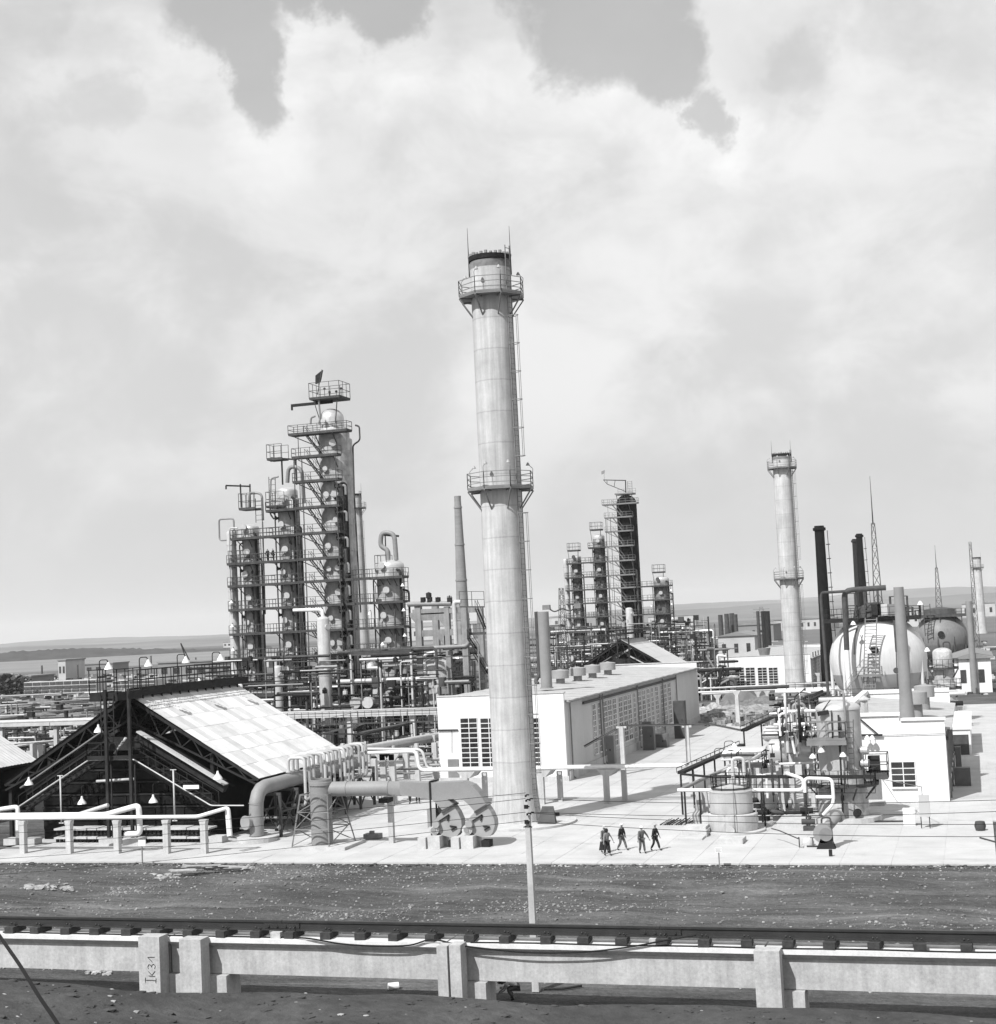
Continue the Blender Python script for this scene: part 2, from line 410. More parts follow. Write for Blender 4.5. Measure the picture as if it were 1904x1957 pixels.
# ------------------------------------------------------------------ ground
def ground_material():
    m = bpy.data.materials.new('ground'); m.use_nodes = True; N = NT(m.node_tree); N.n.clear()
    out = N.node('ShaderNodeOutputMaterial'); b = N.node('ShaderNodeBsdfPrincipled'); N.link(b.outputs[0], out.inputs[0]); b.inputs['Roughness'].default_value = 0.95; b.inputs['Specular IOR Level'].default_value = 0.1
    geo = N.node('ShaderNodeNewGeometry'); P = geo.outputs['Position']; se = N.node('ShaderNodeSeparateXYZ'); N.link(P, se.inputs[0])
    # trodden dirt close by
    k = N.rng(N.noise(P, 0.12, 6, 0.6), 0.3, 0.7, 0.62, 1.4)
    k = N.math('MULTIPLY', k, N.rng(N.noise(N.mapping(P, (.05, 1.0, 1)), 0.55, 5, 0.6, .3), 0.50, 0.68, 1.0, 1.55))
    k = N.math('MULTIPLY', k, N.rng(N.noise(N.mapping(P, (.25, 1.6, 1)), 0.9, 6, 0.65), 0.32, 0.7, 0.72, 1.35))
    k = N.math('MULTIPLY', k, N.rng(N.noise(P, 3.5, 6, 0.7), 0.3, 0.7, 0.7, 1.3))
    sp = N.rng(N.noise(P, 5.5, 3, 0.75), 0.60, 0.68, 0, 1)
    k = N.math('ADD', k, N.math('MULTIPLY', sp, N.math('MULTIPLY', N.noise(P, .4, 3), 1.0)))
    dirt = N.math('MULTIPLY', k, 0.082)
    # fields: long strips with different crops
    fv = N.mapping(P, (0.00018, 0.0024, 1)); v = N.node('ShaderNodeTexVoronoi'); v.inputs['Scale'].default_value = 1.0; N.link(fv, v.inputs['Vector'])
    sc = N.node('ShaderNodeSeparateColor'); N.link(v.outputs['Color'], sc.inputs[0])
    fld = N.math('MULTIPLY', N.rng(sc.outputs[0], 0, 1, 0.07, 0.21), N.rng(N.noise(P, 0.012, 5, 0.6), 0.3, 0.7, 0.85, 1.15))
    far = N.rng(se.outputs[1], 420, 620, 0, 1)
    mx = N.node('ShaderNodeMix'); mx.data_type = 'FLOAT'; N.link(far, mx.inputs[0]); N.link(dirt, mx.inputs[2]); N.link(fld, mx.inputs[3])
    cc = N.node('ShaderNodeCombineColor')
    for i in range(3): N.link(mx.outputs[0], cc.inputs[i])
    N.link(cc.outputs[0], b.inputs['Base Color'])
    bn = N.node('ShaderNodeBump'); bn.inputs['Strength'].default_value = 0.9; bn.inputs['Distance'].default_value = 0.25
    N.link(N.noise(P, 2.2, 8, 0.7), bn.inputs['Height']); N.link(bn.outputs[0], b.inputs['Normal'])
    M['ground'] = m
ground_material()
def hump(x, y, cx, cy, sx, sy): return math.exp(-((x - cx) / sx) ** 2 - ((y - cy) / sy) ** 2)
def gz(x, y):
    z = 0.0
    if 62.5 < y < 92:
        k = min(1, (y - 62.5) / 6, (92 - y) / 5)
        z += k * (0.10 * math.sin(x * .35 + y * .2) + 0.08 * math.sin(x * .9 - y * .5) + 0.12 * math.sin(y * .45 + math.sin(x * .1)))
    return z - 0.03
g = MB()
xs = [-12000, -4000, -1500, -600, -300, -160, -110] + [-90 + i * 1.5 for i in range(74)] + [24, 30, 45, 80, 200, 600, 2000, 6000, 14000]
ys = [-3000, -500, -50, 0, 30, 50] + [60 + i * 1.2 for i in range(28)] + [95, 110, 140, 200, 300, 500, 1000, 2000, 4000, 8000, 16000]
vs = [(x, y, gz(x, y)) for y in ys for x in xs]; nx = len(xs)
g.add(vs, [(j * nx + i, j * nx + i + 1, (j + 1) * nx + i + 1, (j + 1) * nx + i) for j in range(len(ys) - 1) for i in range(nx - 1)], True)
struct('ground', g, 'ground')
# stones and clods on the dirt strip
def rock_mesh(name, seed, material, n=1, flat=0.6):
    rr = random.Random(seed); bm = bmesh.new(); bmesh.ops.create_icosphere(bm, subdivisions=1, radius=0.5)
    for v in bm.verts: v.co *= rr.uniform(.7, 1.2)
    for v in bm.verts: v.co.z *= flat
    me = bpy.data.meshes.new(name); bm.to_mesh(me); bm.free(); me.materials.append(M[material]); return me
def scatter(name, material, n, region, smin, smax, seed, zf=gz, flat=.6):
    rr = random.Random(seed); mb = MB(); base = [rock_mesh(name, seed + i, material, flat=flat) for i in range(5)]
    data = [([v.co.copy() for v in me.vertices], [tuple(p.vertices) for p in me.polygons]) for me in base]
    for _ in range(n):
        x, y = region(rr); s = smin + (smax - smin) * rr.random() ** 4; a = rr.random() * 6.28; ca, sa = math.cos(a) * s, math.sin(a) * s
        vs, fs = rr.choice(data); z = zf(x, y) + 0.12 * s
        mb.add([(x + v.x * ca - v.y * sa, y + v.x * sa + v.y * ca, z + v.z * s) for v in vs], fs)
    CUR[0] = Vector((0, 0, 0)); o = mb.build(name, material); o['kind'] = 'stuff'; return o
_gc = [(random.Random(k).uniform(-80, 8), 62.8 + 29 * random.Random(k + 99).random(), random.Random(k + 7).uniform(1, 7)) for k in range(46)]
def gravel_at(r):
    if r.random() < .3: return r.uniform(-80, 8), 62.6 + 29.5 * r.random()
    while True:
        cx_, cy_, s_ = r.choice(_gc); x_, y_ = r.gauss(cx_, s_), r.gauss(cy_, s_ * .3)
        if 62.6 < y_ < 92.3: return x_, y_
o = scatter('gravel', 'rubble', 12000, gravel_at, .03, .21, 3)
o['label'] = 'pale stones and clods scattered over the dirt strip'; o['category'] = 'gravel'
o = scatter('clods', 'rubble_dark', 5000, lambda r: (r.uniform(-80, 8), 62.6 + 29.5 * r.random() ** .9), .05, .28, 13)
o['label'] = 'dark lumps of earth on the dirt strip beside the pavement'; o['category'] = 'earth'

o = scatter('clods', 'ground', 1100, lambda r: (r.uniform(-78, 1), 92.45 - abs(r.gauss(0, .45)) + .14 * r.random() ** 3), .05, .42, 23, flat=.4)
o['label'] = 'ragged crumbs of soil lying along the pavement edge'; o['category'] = 'earth'
o = scatter('grit', 'pad', 900, lambda r: (r.uniform(-78, 1), r.gauss(92.3, .35)), .04, .25, 29, flat=.4)
o['label'] = 'pale concrete grit along the pavement edge'; o['category'] = 'gravel'
# low hills and tree belts far off
def ridge(name, pts, depth, material, z0=-1):
    mb = MB(); n = len(pts); vs = []
    for (x, y, h) in pts:
        d = Vector((x, y, 0)).normalized() * depth
        vs += [(x - d.x, y - d.y, z0), (x, y, h), (x + d.x, y + d.y, z0)]
    fs = []
    for i in range(n - 1):
        for k in range(2): fs.append((i * 3 + k, i * 3 + 3 + k, i * 3 + 4 + k, i * 3 + 1 + k))
    mb.add(vs, fs, True); return struct(name, mb, material)
mat('hill', 0.16, 0.95, 0.3, 0.002, fine=0.0)
mat('tree_belt', 0.06, 0.95, 0.3, 0.05)
rr = random.Random(2)
def far_ridge(name, px0, px1, dist, prof, depth, material, step=26):
    pts = []
    x = px0
    while x <= px1:
        d = ray(x, 1187 - (x - 952) * .048); k = dist / math.hypot(d[0], d[1]); h = prof(x) * dist / F_PX
        pts.append((d[0] * k, d[1] * k, EYE + h)); x += step
    ridge(name, pts, depth, material)
far_ridge('hills', -900, 2900, 7000, lambda x: 2 + 14 / (1 + math.exp(-(x - 1150) / 120)) + 7 * math.exp(-((x - 1700) / 160) ** 2) + 2.5 * math.sin(x * .011) + rr.uniform(-.5, .5), 1500, 'hill')
far_ridge('hills', -900, 2900, 3600, lambda x: -6 + 13 / (1 + math.exp(-(x - 1120) / 90)) + 1.5 * math.sin(x * .017 + 1) + rr.uniform(-.4, .4), 700, 'hill')
far_ridge('woodland', -700, 520, 1500, lambda x: -16 + 3.5 * math.sin(x * .012 + .6) - (x > 250) * (x - 250) * .045 + rr.uniform(-1.6, 1.6), 60, 'tree_belt', 6)

# ------------------------------------------------------------------ foreground earth bank at the photographer's feet
mb = MB(); nX, nY = 90, 34; vs = []
rb = random.Random(4)
def bank(a, t):
    d = ray(a, 1887 + (a - 952) * .029); k = 0
    return d
for j in range(nY):
    t = j / (nY - 1)
    for i in range(nX):
        a = -1400 + i * (4700 / (nX - 1))
        d = ray(a, 1897 + (a - 952) * .0295 + 1.5 * math.sin(a * .008) + 1.2 * math.sin(a * .031) - 7 * math.exp(-(a / 120) ** 2)); dist = 4 + 7 * min(1, t / .5)
        hd = math.hypot(d[0], d[1]); x, y = d[0] / hd * dist, d[1] / hd * dist
        crest = EYE + d[2] / hd * 11
        if t <= .5: z = crest + 0.55 * (1 - t / .5) * 0 - 0.35 * (1 - t / .5) ** 2 - .0 * (1 - t / .5)
        else:
            e = (t - .5) / .5; x, y = d[0] / hd * (11 + 17 * e), d[1] / hd * (11 + 17 * e); z = crest * (1 - e) - .3 * math.sin(e * 3.14)
        z += (0.045 * math.sin(x * 2.1 + y) + .03 * math.sin(y * 5 + x * 3)) * (0.3 if abs(t - .5) < .04 else 1) if t < .5 else 0
        vs.append((x, y, z))
mb.add(vs, [(j * nX + i, j * nX + i + 1, (j + 1) * nX + i + 1, (j + 1) * nX + i) for j in range(nY - 1) for i in range(nX - 1)], True)
mat('bank_soil', 0.056, 0.95, 0.35, 1.6, fine=0.28, patch=0.06, bump=0.09, bscale=4)
bank_v = list(vs)
struct('earth_bank', mb, 'bank_soil')
for nm_, mt_, cnt_, sd_, s1 in (('bank_clods', 'bank_soil', 2600, 61, .075), ('bank_pebbles', 'rubble', 420, 62, .04)):
    r_ = random.Random(sd_); mb = MB(); rk = [(lambda me: ([v.co.copy() for v in me.vertices], [tuple(p.vertices) for p in me.polygons]))(rock_mesh('stone', sd_ + i, mt_, flat=.5)) for i in range(4)]
    for _ in range(cnt_):
        j = int(r_.uniform(6, 17)); i = int(r_.uniform(18, 72)); a, b = r_.random(), r_.random()
        A_, B_, C_, D_ = [Vector(bank_v[q]) for q in (j * nX + i, j * nX + i + 1, (j + 1) * nX + i + 1, (j + 1) * nX + i)]
        p = A_.lerp(B_, a).lerp(D_.lerp(C_, a), b); s = .012 + (s1 - .012) * r_.random() ** 3; V_, F_ = r_.choice(rk); th = r_.random() * 6.28
        mb.add([(p.x + (v.x * math.cos(th) - v.y * math.sin(th)) * s * 1.6, p.y + (v.x * math.sin(th) + v.y * math.cos(th)) * s * 1.2, p.z + v.z * s) for v in V_], F_)
    CUR[0] = Vector((0, 0, 0)); o = mb.build(nm_, mt_); o['kind'] = 'stuff'; o['label'] = 'crumbled soil on the dark bank along the bottom of the frame' if sd_ == 61 else 'pale pebbles on the dark bank along the bottom of the frame'; o['category'] = 'earth' if sd_ == 61 else 'gravel'

# ------------------------------------------------------------------ pavement: slabs laid one by one in front, one sheet of slabs beyond
base = MB().box(-71.5, 0.35, 92.75, 231, -0.25, 0.086); base.box(0.352, 39.5, 110.65, 231, -0.25, 0.086); struct('pavement_base', base, 'joint')
PAV = thing('pavement', 'wide white concrete slab pavement in front of the plant', 'pavement', (0, 92.6, 0)); PAV['kind'] = 'structure'
SL = 3.0
slab = MB().box(0.012, SL - .012, 0.012, SL - .012, 0, 0.10); CUR0 = CUR[0].copy(); CUR[0] = Vector((0, 0, 0))
slabm = [slab.mesh('slab', 'pave')]; CUR[0] = CUR0
cnt = 0
rs = random.Random(11)
for j in range(14):
    for i in range(24):
        x0 = 0.4 - (i + 1) * SL; y0 = 92.6 + j * SL
        if cnt >= 300: break
        s_ = place(slabm[0], 'slab', PAV, (x0, y0, 0.0 + rs.uniform(-.006, .006))); cnt += 1
far_s = MB()
k = 0
for j in range(46):
    for i in range(24):
        k += 1
        if k <= 300: continue
        x0 = 0.4 - (i + 1) * SL; y0 = 92.6 + j * SL; dz = rs.uniform(-.006, .006)
        far_s.box(x0 + .02, x0 + SL - .02, y0 + .02, y0 + SL - .02, dz, .10 + dz)
for j in range(6, 46):
    for i in range(13):
        x0 = .4 + i * SL; y0 = 92.6 + j * SL; dz = rs.uniform(-.006, .006); far_s.box(x0 + .012, x0 + SL - .012, y0 + .012, y0 + SL - .012, dz, .10 + dz)
o = far_s.build('slabs', 'pave', PAV); o['kind'] = 'stuff'
GZ = 0.10

# ------------------------------------------------------------------ crane runway in the foreground
posts = [(265, 305, 1791, 1), (343, 384, 1796, 1), (835, 880, 1807, 2), (1441, 1490, 1818, 1)]
bj = [-75, Vp(326, 1850, 57.53).x, Vp(857, 1870, 57.53).x, Vp(1465, 1880, 57.53).x, 14]
for i in range(4):
    a, b = bj[i] + .04, bj[i + 1] - .04
    t = thing('crane_beam', ['concrete runway beam at the left edge, ending at the twin posts', 'concrete runway beam between the twin posts and the split middle post', 'concrete runway beam between the split middle post and the right-hand post',
                             'concrete runway beam right of the right-hand post'][i], 'beam', ((a + b) / 2, 57.9, 0), 'crane runway beams in the foreground')
    w_ = MB().box(a, b, 57.62, 57.92, 1.29, 2.63); w_.prism([(0, 0), (0, .25), (-.28, .25)], (a, 57.63, 2.40), (0, 1, 0), (0, 0, 1), (b - a, 0, 0))
    w_.build('web', 'beam_concrete', t)
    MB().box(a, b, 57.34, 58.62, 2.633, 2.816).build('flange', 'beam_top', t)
    MB().box(a, b, 58.25, 58.5, 1.29, 2.63).build('web', 'beam_concrete', t)
for i, (xa, xb, yt, kind) in enumerate(posts):
    A = Vp(xa, 1830, 56.59); B = Vp(xb, 1830, 56.59); zt = Vp((xa + xb) / 2, yt, 56.59).z
    t = thing('concrete_post', ['concrete post painted with dark letters, left of the twin posts', 'plain concrete post, right one of the twin posts', 'cracked concrete post made of two halves, near the middle of the runway',
                                'pale concrete post at the right end of the runway'][i], 'post', ((A.x + B.x) / 2, 57.0, 0), 'posts under the crane runway')
    if kind == 1: MB().box(A.x, B.x, 56.59, 57.33, -.2, zt).build('shaft', 'beam_concrete', t)
    else:
        mid = (A.x + B.x) / 2 - .03
        MB().box(A.x, mid - .03, 56.59, 57.33, -.2, zt - .04).build('shaft', 'beam_concrete', t); MB().box(mid + .05, B.x, 56.63, 57.33, -.2, zt).build('shaft', 'beam_concrete', t)
    f_ = MB().box(A.x + .05, B.x + .75, 57.335, 58.6, -.2, 1.27); f_.build('footing', 'beam_concrete', t)
    if i == 0: first_post = (t, A.x, B.x, zt)
# painted letters, turned on their side
def stroke_mark(mb, x0, z0, pts, w=.045):
    for (a, b), (c, d) in zip(pts, pts[1:]):
        # letter frame: a along the line of writing (up the post), b across (leftwards is the top of a letter)
        mb.bar((x0 - b, 56.584, z0 + a), (x0 - d, 56.584, z0 + c), w, .008)
xL_, z0_ = first_post[2] - .19, 1.08
for nm_, off, sts in (('letter', 0.0, [[(0.0, 0), (.02, 0.02), (.20, 0)], [(.10, 0), (.12, .25), (.11, .5)], [(0, .5), (.12, .52), (.22, .5)]]),
                      ('letter', .36, [[(0, .05), (.02, .36)], [(.03, .18), (.2, .36)], [(.05, .2), (.22, .04)]]),
                      ('number', .74, [[(.0, .34), (.10, .38), (.2, .33), (.17, .24), (.08, .2), (.18, .18), (.22, .1), (.14, .02), (.02, .06)]]),
                      ('number', 1.14, [[(-.02, .16), (.04, .2), (.17, .36), (.19, .36), (.2, .05)]])):
    mb_ = MB(); CUR[0] = first_post[0].location.copy()
    for st in sts: stroke_mark(mb_, xL_, z0_ + off * .77, st)
    mb_.build(nm_, 'paint_mark', first_post[0])
# rail in lengths, on timber blocks
rj = [-75, Vp(540, 1760, 58.0).x, Vp(1263, 1780, 58.0).x, 14]
for i in range(3):
    a, b = rj[i] + .01, rj[i + 1] - .01
    t = thing('crane_rail', ['dark steel rail at the left, up to the first joint', 'dark steel rail between the two bolted joints', 'dark steel rail at the right, past the second joint'][i], 'rail', ((a + b) / 2, 58.0, 3.09), 'crane rail lengths on the runway')
    MB().box(a, b, 57.77, 58.23, 3.092, 3.135).box(a, b, 57.96, 58.04, 3.135, 3.39).build('rail_foot', 'rail_steel', t)
    MB().box(a, b, 57.91, 58.09, 3.39, 3.48).build('rail_head', 'rail_steel', t)
    if i < 2:
        p_ = MB().box(b - .8, b + .82, 57.90, 57.955, 3.15, 3.36)
        for q in range(4): p_.disc((b - .6 + q * .4, 57.90, 3.25), .05, 8, (0, -1, 0), .05)
        p_.build('joint_plate', 'rail_steel', t)
xsl = [15 * .501 + 8, 128 * .501, 243 * .501, 355 * .501, 476 * .501, 595 * .501, 712 * .501, 842 * .501, 968 * .501, 1100 * .501, 1236 * .501, 1365 * .501, 1500 * .501, 1640 * .501, 1782 * .501] + \
      [950 + k * .501 for k in (26, 180, 322, 468, 625, 784, 946, 1106, 1270, 1440, 1610, 1790)]
for i, px in enumerate(xsl):
    if i == 0: c = Vp(px, 1768, 57.43)
    else: c = Vp(px, 1768 + px * .018, 57.43)
    nm = len(xsl)
    if px < 265: lab = 'dark timber block under the rail, number %s from the left edge of the frame' % ('first', 'second', 'third', 'fourth', 'fifth')[i]
    else: lab = None
    t = thing('timber_block', 'x', 'sleeper', (c.x, 57.9, 2.816), 'timber blocks under the crane rail')
    nearest = [(285, 'the lettered post'), (363, 'the right twin post'), (540, 'the left rail joint'), (857, 'the cracked middle post'), (1018, 'the utility pole'), (1263, 'the right rail joint'), (1465, 'the right-hand post')]
    nb = min(nearest, key=lambda q: abs(q[0] - px)); left = sum(1 for q in xsl if min(nearest, key=lambda z: abs(z[0] - q))[1] == nb[1] and (q < nb[0]) and (q > px)); right = sum(1 for q in xsl if min(nearest, key=lambda z: abs(z[0] - q))[1] == nb[1] and (q > nb[0]) and (q < px))
    ordn = ('nearest', 'second', 'third', 'fourth', 'fifth', 'sixth', 'seventh')
    k = left if px < nb[0] else right
    t['label'] = 'dark timber block under the rail, %s one %s of %s' % (ordn[k], 'left' if px < nb[0] else 'right', nb[1])
    rz = rs.uniform(-.12, .12)
    CUR[0] = Vector((0, 0, 0))
    wj = rs.uniform(-.02, .02); blk = MB().box(-.215 + wj, .215 - wj * .5, -.47 + rs.uniform(-.07, .05), .56, 0.003, .275).build('block', 'timber', None); blk.parent = t; blk.rotation_euler[2] = rz; blk.location = (0, 0, 0)
    cl = MB().box(-.16, .16, -.2, .02, .276, .345).disc((-.07, -.12, .345), .035, 6, (0, 0, 1), .09).disc((.08, -.12, .345), .035, 6, (0, 0, 1), .07).build('clamp', 'rail_steel', None); cl.parent = t; cl.location = (0, 0, 0)
# one pale block beside the second joint and one by the first
for px, lab in ((1050 * .501, 'pale new timber block beside the left rail joint'), (950 + 600 * .501, 'pale timber block beside the right rail joint')):
    c = Vp(px, 1784 if px > 800 else 1775, 57.53); single(MB().box(c.x - .22, c.x + .22, 57.5, 58.3, 2.819, 3.07), 'timber_block', 'timber_pale', lab, 'sleeper', (c.x, 57.5, 2.816), 'pale timber blocks by the rail joints')
# loose cable draped over the runway
def cable(pts, r, name, label, material='rubber', n=6):
    P = [Vector(p) for p in pts]; Q = []
    for i in range(len(P) - 1):
        p0 = P[max(i - 1, 0)]; p1 = P[i]; p2 = P[i + 1]; p3 = P[min(i + 2, len(P) - 1)]
        for k in range(6):
            t = k / 6; Q.append(0.5 * ((2 * p1) + (p2 - p0) * t + (2 * p0 - 5 * p1 + 4 * p2 - p3) * t * t + (3 * p1 - p0 - 3 * p2 + p3) * t ** 3))
    Q.append(P[-1]); mb = MB().tube(Q, r, n, bend=0)
    return single(mb, name, material, label, 'cable', P[0])
cp = []
for (zx, zy) in ((0, 318), (150, 325), (300, 318), (420, 332), (560, 330), (700, 338), (860, 335), (1000, 342), (1100, 338)): cp.append(Vp(zx * .501, 1614.5 + zy * .501, 57.39) + Vector((0, 0, 0)))
for p in cp: p.y = 57.6; p.z = 2.85
for (zx, zy) in ((1180, 358), (1300, 378), (1430, 386), (1560, 384), (1650, 362)): cp.append(Vp(zx * .501, 1614.5 + zy * .501, 57.25))
cp.append(Vp(1760 * .501, 1614.5 + 385 * .501, 57.25)); cp.append(Vp(1904 * .501, 1614.5 + 402 * .501, 57.25))
for (zx, zy) in ((150, 412), (350, 408), (520, 388), (640, 365), (760, 345)): cp.append(Vp(950 + zx * .501, 1614.5 + zy * .501, 57.25))
cable(cp, .035, 'loose_cable', 'black cable lying on the runway and sagging past the cracked post')
cable([(q.x, 57.42 + .05 * math.sin(q.x), 2.85) for q in [Vector((-20 + i * 1.6, 0, 0)) for i in range(14)]], .03, 'loose_cable', 'black cable lying along the right half of the runway top')
# near cable crossing the lower left corner
d = [Vp(-60, 1700, 6.0), Vp(0, 1790, 5.6), Vp(38, 1845, 5.3), Vp(75, 1905, 5.1), Vp(112, 1960, 5.0), Vp(150, 2030, 4.9)]
cable(d, .0085, 'hanging_cable', 'thick dark cable hanging across the lower left corner')

# ------------------------------------------------------------------ chimneys
def chimney(x, y, label, H=44.0, rb=1.66, rt=1.58, plats=(16.4, 36.6), detail=True, flare=2.6, mats=('chimney',), lad=True, cat='chimney', rods=True, group=None, seams=True):
    t = thing('concrete_chimney', label, cat, (x, y, 0), group)
    n = 40 if detail else 20
    prof = [(rb + .34, 0), (rb + .24, flare * .35), (rb + .12, flare * .8), (rb + .04, flare + .6), (rb, flare + 1.6)]
    lifts = 17; zb = flare + 1.2; zt = H - 1.0
    for i in range(lifts):
        a = zb + (zt - zb) * i / lifts; b = zb + (zt - zb) * (i + 1) / lifts
        ra = rb + (rt - rb) * (a - zb) / (zt - zb); rb_ = rb + (rt - rb) * (b - zb) / (zt - zb)
        prof += [(rb_, b)]
    prof += [(rt, zt)]
    MB().lathe((x, y, 0), prof, n).build('shaft', mats[0], t)
    MB().lathe((x, y, 0), [(rt + .01, H - .42), (rt + .09, H - .36), (rt + .10, H), (rt - .22, H), (rt - .25, H - 3)], n, flat=(0, 1, 2)).build('rim', 'soot', t)
    MB().lathe((x, y, 0), [(rt, zt), (rt + .012, zt + .3), (rt + .012, H - .42)], n).build('stained_band', 'soot_stain', t)
    if detail:
        r_ = MB()
        for k in range(26):
            a = 2 * PI * k / 26; r_.cb((x + (rt + .02) * math.cos(a), y + (rt + .02) * math.sin(a), H + .002), .2, .2, .13 + .05 * (k % 3))
        r_.build('rim_blocks', 'soot_stain', t)
    for pz in plats:
        R_ = rb + (rt - rb) * pz / H; Ro = R_ + 1.05; ns = 8
        pts = [(x + Ro * math.cos(2 * PI * (k + .5) / ns + .2), y + Ro * math.sin(2 * PI * (k + .5) / ns + .2), pz) for k in range(ns)]
        deck = MB()
        inn = [(x + (R_ + .02) * math.cos(2 * PI * (k + .5) / ns + .2), y + (R_ + .02) * math.sin(2 * PI * (k + .5) / ns + .2), pz) for k in range(ns)]
        for k in range(ns):
            k2 = (k + 1) % ns; a, b, c, d = [Vector(q) for q in (inn[k], inn[k2], pts[k2], pts[k])]
            dz = Vector((0, 0, .10)); deck.add([a, b, c, d, a + dz, b + dz, c + dz, d + dz], [(0, 3, 2, 1), (4, 5, 6, 7), (3, 7, 6, 2), (0, 1, 5, 4)])
        dk = deck.build('platform', 'steel_grey', t)
        railing(MB(), [Vector(q) + Vector((0, 0, .1)) for q in pts], 1.25, 1.6, .05, True, 2).build('railing', 'steel_grey', dk)
        br = MB()
        for k, q in enumerate(pts):
            a = 2 * PI * (k + .5) / ns + .2; br.bar(Vector(q) - Vector((0, 0, .05)), (x + R_ * math.cos(a), y + R_ * math.sin(a), pz - 1.5), .09); br.bar(Vector(q) - Vector((0, 0, .05)), (x + R_ * math.cos(a), y + R_ * math.sin(a), pz - .05), .09)
        br.build('bracket', 'steel_grey', dk)
        if detail:
            for k in (0, 3, 5, 6):
                q = Vector(pts[k]); o_ = Vector((q.x - x, q.y - y, 0)).normalized(); lp = MB().tube([q + Vector((0, 0, 1.3)), q + Vector((0, 0, 1.7)) + o_ * .05, q + Vector((0, 0, 2.0)) - o_ * .3], .025, 5)
                lp = lp.build('lamp_arm', 'steel_grey', t)
                MB().lathe(q + Vector((0, 0, 1.95)) - o_ * .35, [(.0, 0), (.17, .0), (.10, .16), (.04, .24), (0, .25)], 10).build('lamp_shade', 'pipe_mid', lp)
    if lad:
        a0 = -0.42; l_ = MB(); dx, dy = math.cos(a0), math.sin(a0); sd = (-dy, dx, 0)
        zt2 = H + .6
        def rad(z): return rb + (rt - rb) * max(0, z - zb) / (zt - zb) + (0.34 * max(0, 1 - z / flare))
        segs = [.3, 2.5, 10, plats[0] if plats else 16, 26, plats[-1] if plats else 36, zt2]
        for a, b in zip(segs, segs[1:]):
            pa = (x + dx * (rad(a) + .28), y + dy * (rad(a) + .28), a); pb = (x + dx * (rad(b) + .28), y + dy * (rad(b) + .28), b)
            ladder(l_, pa, pb, .5, .06 if detail else .08, .4, sd)
        l_.build('ladder', 'steel_grey', t)
        c_ = MB(); z = 4.0
        side = Vector(sd); out = Vector((dx, dy, 0)); hoops = []
        while z < H - 1:
            if all(abs(z - p - .8) > 1.4 for p in plats):
                cpt = Vector((x, y, z)) + out * (rad(z) + .28); h_ = []
                for k in range(9):
                    th = PI * k / 8; h_.append(cpt + side * (.36 * math.cos(th)) + out * (.72 * math.sin(th)))
                for p, q in zip(h_, h_[1:]): c_.bar(p, q, .045)
                hoops.append(h_)
            else: hoops.append(None)
            z += 2.2 if detail else 4
        for h1, h2 in zip(hoops, hoops[1:]):
            if h1 and h2:
                for k in (1, 4, 7): c_.bar(h1[k], h2[k], .03)
        c_.build('ladder_cage', 'steel_grey', t)
    if rods:
        for a in (PI * 1.02, -.12):
            q = Vector((x + (rt + .08) * math.cos(a + YAW), y + (rt + .08) * math.sin(a + YAW), H - 1.5)); MB().tube([q, q + Vector((0, 0, 3.9))], .05, 6, r2=.015).build('lightning_rod', 'steel_dark', t)
    return t
cb = G(988, 1573, 0.1)
CH1 = chimney(cb.x, cb.y, 'tall pale concrete chimney rising beside the white compressor building', H=hz_of(492, cb.x, cb.y), plats=(hz_of(938, cb.x, cb.y), hz_of(571, cb.x, cb.y)))
cpad = MB().lathe((cb.x, cb.y, GZ), [(4.6, 0), (4.6, .16), (2.6, .19), (0, .19)], 40, flat=(0, 1)); cpad.build('base_pad', 'pad', CH1)
# dark stepped cover at the foot of the ladder
hx, hy = cb.x + 2.9, cb.y - 1.6
MB().add([(hx - .7, hy - .3, .3), (hx + .7, hy - .3, .3), (hx + .4, hy + .5, 1.5), (hx - .5, hy + .5, 1.5), (hx - .7, hy + .2, .3), (hx + .7, hy + .2, .3)], [(0, 1, 2, 3), (1, 5, 2), (0, 3, 4), (4, 3, 2, 5)]).build('ladder_guard', 'steel_mid', CH1)
c2 = G(1522, 1331, 0.1)
chimney(c2.x, c2.y, 'pale concrete chimney behind the right-hand pipework, in front of the second white hall', H=hz_of(868, c2.x, c2.y), plats=(hz_of(1107, c2.x, c2.y), hz_of(896, c2.x, c2.y)), detail=True)
c3 = G(1880, 1215, 0); c3 = Vector((Vp(1876, 1200, 690).x, 690, 0))
chimney(c3.x, c3.y, 'hazy pale chimney far off at the right edge', H=hz_of(1065, c3.x, c3.y), rb=2.1, rt=1.8, plats=(hz_of(1085, c3.x, c3.y),), detail=False, seams=False, lad=False)
c4 = Vp(690, 1200, 318)
chimney(c4.x, c4.y, 'pale chimney behind the tallest left tower', H=hz_of(944, c4.x, c4.y), rb=1.95, rt=1.28, plats=(hz_of(972, c4.x, c4.y),), detail=False)
# brick chimney
c5 = Vp(886, 1200, 430); H5 = hz_of(948, c5.x, c5.y)
t = thing('brick_chimney', 'slim brick chimney with raised collars, left of the tall concrete one', 'chimney', (c5.x, c5.y, 0))
r0_, r1_ = 2.35, 1.02; pr = [(r0_, 0)]
for z in (.30, .52, .72, .93):
    r_ = r0_ + (r1_ - r0_) * z; pr += [(r_, H5 * z), (r_ + .16, H5 * z + .05), (r_ + .16, H5 * z + .55), (r_ - .02, H5 * z + .6)]
pr += [(r1_, H5 - 1.2), (r1_ + .05, H5), (r1_ - .2, H5)]
MB().lathe((c5.x, c5.y, 0), pr, 24).build('shaft', 'brick', t)

